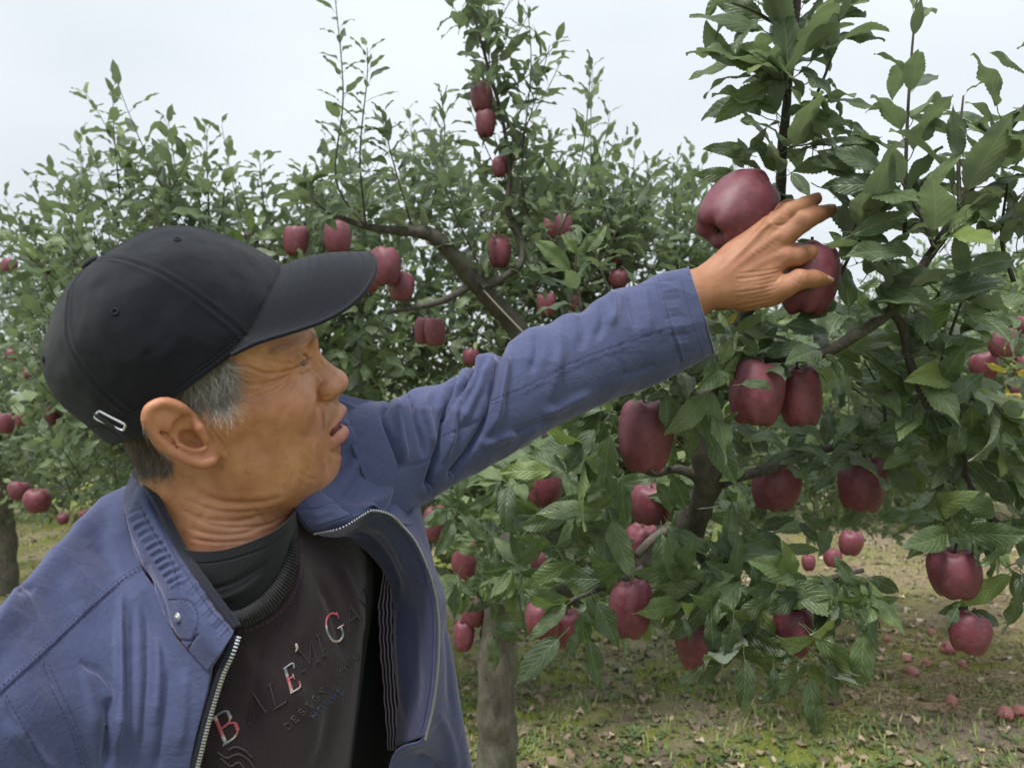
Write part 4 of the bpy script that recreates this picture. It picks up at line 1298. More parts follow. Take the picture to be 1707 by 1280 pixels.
# ---- zip edge, facing and lining of the open far side
Z = np.array([(528, 887, .632), (568, 878, .626), (604, 857, .634), (620, 850, .638), (647, 856, .646), (668, 874, .658), (690, 899, .664), (708, 935, .668), (722, 975, .673), (730, 1021, .676), (731, 1072, .678), (728, 1125, .678), (721, 1180, .679), (710, 1226, .682)], float)
I_ = np.array([(535, 895, .66), (556, 900, .68), (574, 900, .70), (586, 904, .712), (606, 915, .722), (622, 930, .730), (636, 948, .735), (646, 968, .74), (652, 990, .745), (655, 1030, .745), (654, 1075, .745), (658, 1125, .745), (663, 1180, .745), (658, 1244, .74)], float)
zc = curve_even(Z, 120); ic = catmull(I_, 120)
_t = np.linspace(0, 1, 60)[None, :, None]
CGf = zc[:, None] * (1 - _t) + ic[:, None] * _t
bow = np.sin(np.pi * _t[..., 0]) 
CGf[..., 2] -= .010 * bow * np.linspace(.3, 1, 120)[:, None]
FaG = WW(CGf)
FaG = fold(FaG, [([(600, 868), (640, 880), (670, 920), (682, 960)], 9, .004), ([(585, 880), (625, 905), (655, 950), (668, 1000)], 6, -.003),
                 ([(716, 940), (722, 1000), (722, 1070), (718, 1140), (706, 1210)], 1.6, -.0010), ([(665, 1000), (668, 1100), (675, 1200)], 6, .003), ([(690, 1000), (692, 1100), (690, 1200)], 10, -.003), ([(640, 862), (672, 884), (700, 935), (714, 985)], 1.5, -.001)])
FaG += gnormals(FaG) * (.0007 * vnoise(FaG * 30, 41))[..., None]
solid('facing', FaG, M_jacket, jacket, .0015, M_blacklin)
bvFa = bvh_of(FaG)
P_, N_ = on(bvFa, [(645, 864), (668, 884), (688, 912), (704, 948), (715, 985), (722, 1030), (722, 1080), (719, 1130), (711, 1185), (702, 1222)]); stitch(JST, P_, N_)
LG = surf([[(640, 940, .748), (654, 955, .742)], [(630, 1000, .752), (656, 1000, .744)], [(632, 1050, .752), (657, 1050, .744)], [(634, 1110, .752), (659, 1110, .744)], [(640, 1180, .752), (665, 1180, .744)], [(646, 1250, .752), (664, 1250, .744)]], 160, 24)
LG += gnormals(LG) * (.0006 * np.sin(np.linspace(0, 60, 160))[:, None] + .0015 * vnoise(LG * 60, 51))[..., None]
solid('striped_lining', LG, M_stripe, jacket, .001)
KG = surf([[(500, 840, .70), (560, 840, .74), (620, 880, .77), (690, 900, .76)], [(520, 960, .70), (580, 960, .76), (630, 980, .79), (712, 980, .765)], [(540, 1100, .70), (600, 1100, .77), (650, 1100, .80), (726, 1100, .78)], [(540, 1300, .70), (600, 1300, .77), (660, 1300, .80), (720, 1300, .79)], [(540, 1500, .70), (600, 1500, .77), (660, 1500, .80), (760, 1500, .79)]], 60, 50)
solid('back_lining', KG, M_blacklin, jacket, .002)
# outer side below the armpit
BG = surf([
 [(666, 872, .662), (680, 862, .69), (697, 843, .728), (700, 838, .80)],
 [(692, 905, .668), (702, 900, .69), (712, 892, .735), (705, 900, .83)],
 [(716, 960, .674), (724, 962, .70), (730, 968, .745), (718, 975, .85)],
 [(728, 1030, .679), (738, 1035, .705), (746, 1040, .752), (728, 1050, .86)],
 [(729, 1100, .681), (745, 1105, .71), (760, 1115, .758), (738, 1120, .87)],
 [(722, 1170, .682), (745, 1180, .715), (772, 1195, .765), (748, 1200, .88)],
 [(706, 1232, .684), (735, 1250, .72), (786, 1275, .772), (758, 1275, .89)],
 [(655, 1262, .69), (715, 1300, .73), (797, 1340, .778), (768, 1340, .90)],
 [(640, 1400, .69), (715, 1420, .73), (818, 1450, .785), (790, 1450, .91)]], 180, 90)
BG = fold(BG, [([(740, 1000), (748, 1100), (755, 1200)], 6, -.003), ([(728, 900), (735, 980), (745, 1060)], 5, .003), ([(730, 1180), (750, 1240), (760, 1290)], 8, .004), ([(690, 1260), (720, 1270), (750, 1300)], 8, -.004)])
BG += gnormals(BG) * (.0010 * vnoise(BG * 24, 61) + ridged(BG * [24, 24, 8], 63) * .0014)[..., None]
solid('side_panel', BG, M_jacket, jacket, .002, M_blacklin)

# ---- near side of the jacket (his right)
NG = surf([
 [(235, 800, .73), (190, 850, .745), (140, 920, .70), (90, 1000, .66), (30, 1080, .62), (-60, 1220, .58), (-150, 1400, .55)],
 [(216, 806, .685), (168, 832, .668), (104, 897, .602), (45, 960, .545), (-2, 1010, .500), (-140, 1150, .44), (-300, 1350, .43)],
 [(208, 858, .642), (176, 895, .628), (128, 950, .575), (75, 1020, .525), (10, 1095, .475), (-110, 1230, .425), (-240, 1420, .42)],
 [(236, 946, .596), (205, 985, .582), (165, 1040, .548), (110, 1115, .508), (50, 1195, .465), (-40, 1330, .43), (-120, 1480, .42)],
 [(268, 993, .578), (250, 1040, .568), (215, 1110, .54), (180, 1190, .515), (150, 1280, .50), (100, 1400, .47), (60, 1520, .46)],
 [(296, 1066, .560), (285, 1105, .555), (275, 1150, .545), (262, 1210, .535), (250, 1290, .53), (230, 1400, .52), (215, 1520, .52)],
 [(352, 1112, .546), (346, 1150, .545), (336, 1190, .543), (324, 1240, .541), (315, 1290, .54), (300, 1400, .54), (290, 1520, .54)]], 230, 230)
Y2 = [(238, 951), (218, 962), (198, 976), (165, 1005), (120, 1047), (74, 1090), (30, 1130), (2, 1156), (-40, 1190)]
V2 = [(74, 1107), (92, 1150), (111, 1188), (128, 1232), (142, 1276), (150, 1300)]
A2 = [(4, 1158), (22, 1190), (45, 1230), (72, 1282)]
NF = [(Y2, 1.5, -.0013), ([(x - 3, y - 4) for x, y in Y2], 3.4, .0011), (V2, 1.4, -.0012), (A2, 1.6, -.0014),
 ([(132, 1098), (150, 1110), (170, 1120), (190, 1150), (196, 1200)], 6, -.004), ([(205, 985), (199, 1050), (200, 1130), (196, 1200), (186, 1290)], 5.5, .0065),
 ([(183, 1160), (181, 1210), (176, 1290)], 9, -.0085), ([(240, 985), (246, 1050), (248, 1130), (240, 1210), (228, 1290)], 8, -.005), ([(222, 1000), (222, 1080), (222, 1180), (214, 1290)], 6, -.003),
 ([(283, 1100), (280, 1160), (268, 1240), (260, 1290)], 8, -.004), ([(262, 1060), (262, 1130), (255, 1210)], 7, .004), ([(310, 1110), (308, 1180), (296, 1260)], 8, .004),
 ([(60, 985), (45, 978), (30, 990)], 7, -.003), ([(150, 905), (190, 940), (200, 960)], 12, -.003), ([(100, 960), (140, 1000), (120, 1030)], 14, .003),
 ([(10, 1200), (60, 1260), (90, 1300)], 12, .004), ([(135, 1110), (150, 1160), (160, 1230)], 9, .003)]
NG = fold(NG, [(f[0], f[1] * (1.15 if f[1] > 4 else 1), f[2] * (.7 if f[1] > 4 else 1)) + tuple(f[3:]) for f in NF]); NG += gnormals(NG) * (.0012 * vnoise(NG * 20, 71) + .0004 * vnoise(NG * 60, 72) + ridged(NG * [20, 20, 9], 73) * .0016)[..., None]
solid('front_panel', NG, M_jacket, jacket, .002, M_blacklin)
bvN = bvh_of(NG)
for pl, o_ in ((Y2, (-2.5, -3.5)), (Y2, (-5, -7)), (V2, (-5, 1.5)), (V2, (6, -2)), (A2, (4, -2))):
    P_, N_ = on(bvN, [(x + o_[0], y + o_[1]) for x, y in pl]); stitch(JST, P_, N_)

# near collar band
NC = surf([
 [(221, 789, .655), (212, 805, .648), (205, 832, .640), (206, 856, .636)],
 [(241, 812, .608), (230, 828, .602), (215, 862, .602), (212, 886, .612)],
 [(268, 861, .592), (256, 876, .583), (238, 912, .583), (227, 930, .595)],
 [(300, 923, .577), (288, 935, .566), (268, 960, .568), (255, 976, .580)],
 [(330, 968, .562), (318, 978, .552), (296, 1002, .552), (275, 1028, .563)],
 [(366, 1019, .555), (354, 1028, .545), (328, 1050, .541), (300, 1070, .552)],
 [(391, 1049, .553), (385, 1062, .544), (366, 1090, .538), (345, 1119, .543)]], 220, 80)
NCF = [([(228, 840), (250, 880), (285, 935), (292, 965)], 2.2, -.0012), ([(205, 857), (213, 890), (238, 947), (270, 996), (280, 1034), (298, 1068), (318, 1092), (345, 1120)], 3, -.0015),
       ([(282, 1000), (300, 1000), (318, 1004), (330, 1030), (322, 1065), (312, 1085)], 1.7, -.001), ([(296, 1066), (318, 1068), (330, 1058)], 2.2, -.0013)]
for i in range(22):   # elastic gathers across the band
    t_3 = i / 21; x_ = 214 + 74 * t_3 + rng.uniform(-1.5, 1.5); y_ = 852 + 120 * t_3 ** .95
    NCF.append(([(x_ - 2, y_ + 6), (x_ + 10, y_ - 1), (x_ + 22, y_ - 6)], 2.1, .0011 * (1 if i % 2 else -1)))
for i in range(12):
    t_3 = i / 11; x_ = 300 + 75 * t_3; y_ = 950 + 100 * t_3
    NCF.append(([(x_ - 8, y_ + 8), (x_, y_), (x_ + 6, y_ - 6)], 2.5, .0006 * (1 if i % 2 else -1)))
NC = fold(NC, NCF); NC += gnormals(NC) * (.0006 * vnoise(NC * 70, 81))[..., None]
solid('collar', NC, M_jacket, jacket, .0035, M_piping)
bvNC = bvh_of(NC)
for pl in ([(245, 830), (262, 868), (290, 924), (322, 976), (350, 1016), (384, 1056), (372, 1085), (352, 1112)], [(232, 838), (252, 880), (284, 935), (300, 985)], [(300, 1003), (318, 1004), (331, 1030), (323, 1062), (312, 1086)]):
    P_, N_ = on(bvNC, pl); stitch(JST, P_, N_)
pc = WW(curve_even(np.array([(222, 786, .655), (243, 810, .608), (271, 859, .586), (303, 921, .577), (333, 966, .562), (369, 1016, .555), (392, 1046, .553)]), 90))
v_, q_, t_2 = tube(pc, .0022, 8); mk('collar_piping', v_, q_, t_2, M_piping, jacket)
pc2 = pc + np.array([.0022, .0016, 0.0006]); v_, q_, t_2 = tube(pc2, .0020, 8); mk('collar_piping', v_, q_, t_2, M_piping, jacket)

# snap button
bp, bn = ray(297, 1028, bvNC)
def lathe(prof, c, n, seg=28):
    n = np.asarray(n) / np.linalg.norm(n); a = np.cross(n, [0, 0, 1.0]); a /= np.linalg.norm(a); b = np.cross(n, a)
    an = np.linspace(0, 2 * np.pi, seg, endpoint=False)
    P = np.array([[c + n * h + r * (math.cos(t) * a + math.sin(t) * b) for t in an] for r, h in prof])
    return P.reshape(-1, 3), grid_quads(len(prof), seg, True)
v_, q_ = lathe([(.0032, -.0005), (.0034, .0008), (.0031, .0015), (.0025, .0012), (.0019, .0011), (.0017, .0019), (.0010, .0023), (.0001, .0024)], bp, bn)
mk('snap_button', v_, q_, None, M_metal, jacket)

# zips: cloth tape and metal teeth
def zipper(curve, sidev, name='zip'):
    """curve (world) along the jacket edge, sidev = towards the teeth"""
    n = len(curve); T = np.gradient(curve, axis=0); T /= np.linalg.norm(T, axis=1)[:, None]
    S = sidev - T * (sidev * T).sum(1)[:, None]; S /= np.linalg.norm(S, axis=1)[:, None]
    Nn = np.cross(T, S); Nn *= np.where((Nn * (curve - [0, 0, CAMZ])).sum(1) > 0, -1, 1)[:, None]
    v, q = strip(curve + S * .0012 + Nn * .0006, Nn, S, .005, .0008)
    z = mk(name, v, q, None, M_piping, jacket)
    B = Bag(); L = np.concatenate([[0], np.cumsum(np.linalg.norm(np.diff(curve, axis=0), axis=1))])
    for s in np.arange(.001, L[-1], .0022):
        def at(A): return np.array([np.interp(s, L, A[:, j]) for j in range(3)])
        c, t, sd, nn = at(curve), at(T), at(S), at(Nn)
        c = c + sd * .0034 + nn * .0012
        a, b, d = t * .00058, sd * .0015, nn * .0010
        vv = [c + x * a + y * b + w * d for x in (-1, 1) for y, w in ((-1, -.8), (-1, .8), (.2, 1), (1, .5), (1, -.6))]
        qq = [(0, 5, 6, 1), (1, 6, 7, 2), (2, 7, 8, 3), (3, 8, 9, 4), (4, 9, 5, 0)]
        tt_ = [(0, 1, 2), (0, 2, 3), (0, 3, 4), (5, 7, 6), (5, 8, 7), (5, 9, 8)]
        B.add(np.array(vv), np.array(qq), np.array(tt_))
    o = B.build('zip_teeth', M_metal, z, False); o['kind'] = 'stuff'
zcw = WW(curve_even(Z, 160))
inward = WW(ic[np.linspace(0, 119, 160).astype(int)]) - zcw
zipper(zcw + np.array([0, -.0015, 0]), -inward + np.array([0, -.01, 0]))
zl = WW(curve_even(np.array([(391, 1058, .550), (381, 1086, .545), (366, 1118, .543), (352, 1160, .542), (339, 1205, .541), (329, 1245, .540), (318, 1290, .540), (305, 1360, .54), (296, 1430, .54)]), 140))
zipper(zl, np.tile(np.array([1.0, .35, 0]), (140, 1)))

# ---- sweatshirt
SW = surf([
 [(340, 1050, .572), (390, 1046, .575), (419, 1040, .580), (459, 1014, .592), (485, 977, .602), (495, 934, .614), (492, 886, .632), (505, 845, .66)],
 [(320, 1110, .566), (370, 1110, .567), (420, 1105, .575), (480, 1080, .592), (520, 1035, .610), (545, 975, .632), (560, 915, .662), (570, 870, .69)],
 [(300, 1190, .560), (350, 1190, .560), (410, 1185, .567), (480, 1165, .585), (540, 1125, .610), (578, 1060, .640), (603, 985, .672), (612, 935, .76)],
 [(290, 1290, .557), (345, 1290, .557), (405, 1290, .563), (475, 1280, .581), (530, 1255, .606), (572, 1205, .637), (597, 1130, .675), (606, 1060, .77)],
 [(285, 1420, .556), (340, 1420, .556), (400, 1420, .562), (470, 1420, .582), (520, 1410, .605), (552, 1390, .635), (572, 1340, .68), (585, 1300, .78)]], 200, 220)
SW = fold(SW, [([(560, 930), (590, 1000), (600, 1060)], 9, .004), ([(530, 960), (560, 1030), (575, 1100)], 8, -.0035), ([(500, 920), (510, 1010), (500, 1090)], 12, .003),
               ([(480, 1130), (520, 1200), (530, 1290)], 18, .003), ([(440, 1060), (430, 1150), (400, 1230)], 16, -.003), ([(560, 1150), (545, 1220), (520, 1290)], 12, -.0035)])
SW += gnormals(SW) * (.0008 * vnoise(SW * 25, 91))[..., None]
sweat = solid('sweatshirt', SW, M_sweat, person, .002, M_blacklin)
# sweatshirt side turning to the back, its shade put in as black colour
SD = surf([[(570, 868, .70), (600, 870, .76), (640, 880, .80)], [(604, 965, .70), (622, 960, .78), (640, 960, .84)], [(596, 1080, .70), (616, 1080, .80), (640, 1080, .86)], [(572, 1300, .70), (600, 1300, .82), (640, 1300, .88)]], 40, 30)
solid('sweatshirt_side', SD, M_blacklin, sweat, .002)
# tee and rib collar
NK = w2h(W(376, 935, 0.635))
TE = surf([
 [(262, 880, .600), (285, 905, .583), (320, 918, .574), (370, 917, .570), (420, 902, .577), (460, 884, .592), (486, 862, .615), (500, 840, .65)],
 [(275, 930, .592), (300, 948, .578), (335, 958, .571), (385, 953, .570), (430, 937, .579), (466, 908, .597), (490, 880, .622), (503, 850, .66)],
 [(310, 990, .585), (330, 1005, .578), (360, 1010, .574), (400, 1005, .575), (440, 985, .586), (474, 945, .604), (495, 900, .63), (508, 860, .67)],
 [(330, 1050, .585), (352, 1055, .582), (378, 1055, .58), (415, 1045, .584), (452, 1020, .597), (484, 970, .614), (500, 915, .64), (512, 870, .68)]], 110, 150)
TE = fold(TE, [([(310, 938), (350, 938), (392, 930), (446, 911), (476, 886)], 1.5, -.001), ([(345, 1005), (400, 985), (440, 955)], 4, .0016), ([(340, 985), (390, 970), (440, 940)], 4, -.0014)])
tee = solid('undershirt', TE, M_tee, person, .0015)
inn = curve_even(np.array([(352, 1020, .572), (380, 1019, .571), (403, 1015, .574), (435, 994, .584), (460, 963, .596), (473, 925, .610), (476, 880, .628), (484, 850, .65)]), 420)
out = curve_even(np.array([(350, 1050, .569), (390, 1047, .571), (419, 1041, .576), (459, 1015, .588), (485, 978, .598), (496, 934, .610), (493, 886, .628), (506, 842, .66)]), 420)
_t = np.linspace(0, 1, 12)[None, :, None]
RG = inn[:, None] * (1 - _t) + out[:, None] * _t
RG[..., 2] -= .0045 * np.sin(np.pi * np.linspace(0, 1, 12))[None] + .0012
RG = WW(RG)
RG += gnormals(RG) * (.0010 * np.cos(np.arange(420) * 2 * np.pi / 8.0))[:, None, None]
solid('rib_collar', RG, M_rib, sweat, .003)
swst = Bag(); bvW = bvh_of(SW)
for o_ in ((3, 3), (6, 6)):
    P_, N_ = on(bvW, [(395 + o_[0] * .2, 1047 + o_[1]), (421 + o_[0] * .5, 1042 + o_[1]), (461 + o_[0], 1017 + o_[1] * .8), (488 + o_[0], 979 + o_[1] * .5), (498 + o_[0], 935), (495 + o_[0], 890)], .0006); stitch(swst, P_, N_, .003, .0012)
M_swt = simple_mat('plum thread', (.09, .05, .075), .8)
o_ = swst.build('neck_stitching', M_swt, sweat, False); o_['kind'] = 'stuff'

# ---- back of the jacket, closing the shoulders behind the neck
JB = surf([[(236, 800, .73), (300, 800, .76), (400, 770, .80), (500, 720, .80), (580, 690, .79), (640, 690, .80)],
 [(145, 915, .705), (290, 910, .84), (420, 880, .92), (540, 860, .92), (620, 850, .90), (690, 850, .88)],
 [(32, 1080, .622), (260, 1100, .86), (430, 1100, .95), (550, 1100, .97), (650, 1100, .96), (736, 1090, .90)],
 [(-150, 1402, .55), (180, 1400, .86), (430, 1400, .96), (560, 1400, .98), (680, 1400, .97), (790, 1400, .92)]], 60, 80)
N_ = gnormals(JB)
solid('jacket_back', JB, M_jacket, jacket, .003, M_jacket)
o_ = JST.build('stitching', M_thread, jacket, False); o_['kind'] = 'stuff'
print('clothes', round(time.time() - t_, 1))
# ------------------------------------------------------------------ leaves, apples, branches
def leaf_mesh(nv, nx, fold, curl, wave, seed, asp=.27, serr=0.0, tone=.5, twist=0.0, pet=.24):
    r = np.random.default_rng(seed)
    v = np.linspace(0, 1, nv)
    w = asp * np.sin(np.pi * np.clip(v, 0, 1) ** .80) ** .85 * (1 - .15 * v ** 3)
    w[0] = .012; w[-1] = .002
    if serr: w = w * (1 + serr * np.where(np.arange(nv) % 2, 1, -1) * (v > .08) * (v < .97))
    ph = -curl * v ** 1.3 + .25 * wave * np.sin(v * 7 + seed)
    dl = 1.0 / (nv - 1)
    y = np.concatenate([[0], np.cumsum(np.cos(ph[:-1]) * dl)]); z = np.concatenate([[0], np.cumsum(np.sin(ph[:-1]) * dl)])
    s = np.linspace(-1, 1, nx)
    S, V = np.meshgrid(s, v)
    X = S * w[:, None] * math.cos(fold)
    up = np.abs(S) * w[:, None] * math.sin(fold) - .35 * (S * w[:, None]) ** 2 / asp
    up += wave * .09 * np.sin(V * 11 + seed * 1.7 + S * 1.5) * np.abs(S) ** 1.5
    up += wave * .03 * np.sin(V * 23 + seed) * np.abs(S)
    tw = twist * V
    X2 = X * np.cos(tw) - up * np.sin(tw); U2 = X * np.sin(tw) + up * np.cos(tw)
    Y = y[:, None] - U2 * np.sin(ph)[:, None]; Z = z[:, None] + U2 * np.cos(ph)[:, None]
    P = np.stack([X2, Y + pet, Z], -1).reshape(-1, 3)
    q = grid_quads(nv, nx)
    uv = np.stack([(S * w[:, None] / asp * .5 + .5).ravel(), V.ravel()], 1)
    # leaf stalk
    k = 3 if nv > 10 else 2
    pc = np.stack([np.zeros(k), np.linspace(0, pet + .02, k), -.02 * np.sin(np.linspace(0, np.pi, k))], 1)
    tv, tq, _ = tube(pc, .0085, 3, False)
    uv2 = np.tile([[.5, .5]], (len(tv), 1))
    return np.concatenate([P, tv]), np.concatenate([q, tq + len(P)]), np.concatenate([uv, uv2])

LV = {'near': [], 'mid': [], 'far': []}
for i in range(9):
    LV['near'].append(leaf_mesh(31, 7, .28 + .1 * (i % 4), .35 + .22 * (i % 5), .22 + .14 * (i % 3), i + 1, .185 + .018 * (i % 4), .05, twist=(-.5, 0, .4, .9, -.2, .2, -.8, .1, .5)[i]))
for i in range(6):
    LV['mid'].append(leaf_mesh(8, 3, .3 + .12 * (i % 3), .4 + .25 * (i % 4), .6, i + 21, .225, twist=(-.4, 0, .5, .9, .2, -.7)[i]))
for i in range(3):
    LV['far'].append(leaf_mesh(5, 3, .35, .4 + .3 * i, .5, i + 41, .27))

def leaf_material():
    m = NT('apple leaf'); U = m.uv()
    sp = m.n('SeparateXYZ'); m.lk(U, sp.inputs[0])
    ax = m.math('ABSOLUTE', m.math('SUBTRACT', sp.outputs[0], .5))
    oi = m.n('ObjectInfo'); gi = m.n('NewGeometry')
    tone = m.math('ADD', m.attr('tone'), m.math('MULTIPLY', m.math('SUBTRACT', oi.outputs['Random'], .5), .35))
    N = m.noise(gi.outputs['Position'], 24, 3, .6); N2 = m.noise(gi.outputs['Position'], 160, 3, .6)
    tone = m.math('ADD', tone, m.math('MULTIPLY', m.math('SUBTRACT', N, .5), .35))
    tone = m.math('MAXIMUM', m.math('MINIMUM', tone, .88), m.math('SUBTRACT', m.attr('tone'), .1))
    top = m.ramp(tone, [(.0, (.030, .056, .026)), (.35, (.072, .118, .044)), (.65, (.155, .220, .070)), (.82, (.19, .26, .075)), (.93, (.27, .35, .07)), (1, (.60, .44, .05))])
    # veins
    vn = m.math('FRACT', m.math('MULTIPLY', m.math('SUBTRACT', sp.outputs[1], m.math('MULTIPLY', ax, .7)), 8))
    vein = m.math('SUBTRACT', 1, m.math('MULTIPLY', m.math('MINIMUM', vn, m.math('SUBTRACT', 1, vn)), 7), True)
    rib = m.math('SUBTRACT', 1, m.math('MULTIPLY', ax, 24), True)
    vo = m.n('TexVoronoi', feature='DISTANCE_TO_EDGE'); vo.inputs['Scale'].default_value = 46; m.lk(U, vo.inputs['Vector'])
    net = m.math('SUBTRACT', 1, m.math('MULTIPLY', vo.outputs[0], 9), True)
    vv = m.math('MAXIMUM', m.math('MAXIMUM', m.math('MULTIPLY', vein, .55), rib), m.math('MULTIPLY', net, .22))
    # dusty pale film (spray residue and down)
    c = m.mix(m.math('MULTIPLY', m.ramp(N2, [(.42, (0, 0, 0)), (.75, (1, 1, 1))]), .34), top, (.235, .26, .215))
    c = m.mix(m.math('MULTIPLY', vv, .62), c, (.26, .32, .17))
    # some brown blemishes
    bl = m.ramp(m.noise(gi.outputs['Position'], 60, 2, .5), [(.70, (0, 0, 0)), (.76, (1, 1, 1))])
    c = m.mix(m.math('MULTIPLY', bl, .5), c, (.10, .075, .03))
    back = m.mix(m.math('MULTIPLY', vv, .5), (.20, .235, .18), (.29, .32, .24))
    c = m.mix(gi.outputs['Backfacing'], c, back)
    puff = m.math('SINE', m.math('MULTIPLY', vn, 3.14159))
    h = m.math('SUBTRACT', m.math('ADD', m.math('MULTIPLY', N2, .3), m.math('MULTIPLY', puff, .4)), m.math('MULTIPLY', vv, .6))
    bn = m.bump(h, .8, .0010)
    m.set(m.b, Base_Color=c, Roughness=m.math('ADD', .36, m.math('MULTIPLY', gi.outputs['Backfacing'], .35)), Normal=bn)
    m.b.inputs['Specular IOR Level'].default_value = .62
    tr = m.n('BsdfTranslucent'); m.lk(m.mix(.5, c, (.16, .26, .03)), tr.inputs[0]); m.lk(bn, tr.inputs['Normal'])
    ms = m.n('MixShader'); ms.inputs[0].default_value = .38
    m.lk(m.b.outputs[0], ms.inputs[1]); m.lk(tr.outputs[0], ms.inputs[2]); m.lk(ms.outputs[0], m.out.inputs[0])
    return m.m
M_leaf = leaf_material()
def bark_material(name, a, b, moss=.3, sc=1.0):
    m = NT(name); P = m.obj()
    n = m.noise(m.mapping(P, scale=(1, 1, .45)), 55 * sc, 6, .65, .6); n2 = m.noise(P, 14 * sc, 4, .6); n3 = m.noise(P, 260, 3, .6)
    c = m.mix(m.ramp(n, [(.3, (0, 0, 0)), (.7, (1, 1, 1))]), a, b)
    c = m.mix(m.math('MULTIPLY', m.ramp(n2, [(.5, (0, 0, 0)), (.66, (1, 1, 1))]), moss), c, (.085, .105, .045))
    c = m.mix(m.math('MULTIPLY', m.ramp(n3, [(.55, (0, 0, 0)), (.7, (1, 1, 1))]), .35), c, (.21, .20, .18))
    m.set(m.b, Base_Color=c, Roughness=.85, Normal=m.bump(m.math('ADD', n, m.math('MULTIPLY', n3, .4)), .9, .004))
    return m.m
M_bark = bark_material('apple bark', (.030, .024, .020), (.085, .074, .062), .30)
M_trunk = bark_material('trunk bark', (.050, .043, .032), (.17, .15, .118), .6, .8)
M_twig = bark_material('young twig bark', (.040, .030, .022), (.085, .075, .055), .1, 2.0)

def free_of(p, y, L, keep):
    # leaves do not grow through the arm nor right across the fruit
    for f in (.35, .6, .85, 1.15):
        q = p + y * L * f; a = CX + FPX * q[0] / q[1]; b = CY - FPX * (q[2] - CAMZ) / q[1]
        for (x, yy, rx, ry, d, pr) in keep:
            if q[1] < d and ((a - x) / rx) ** 2 + ((b - yy) / ry) ** 2 < 1 and pr > rng.random(): return False
    return True

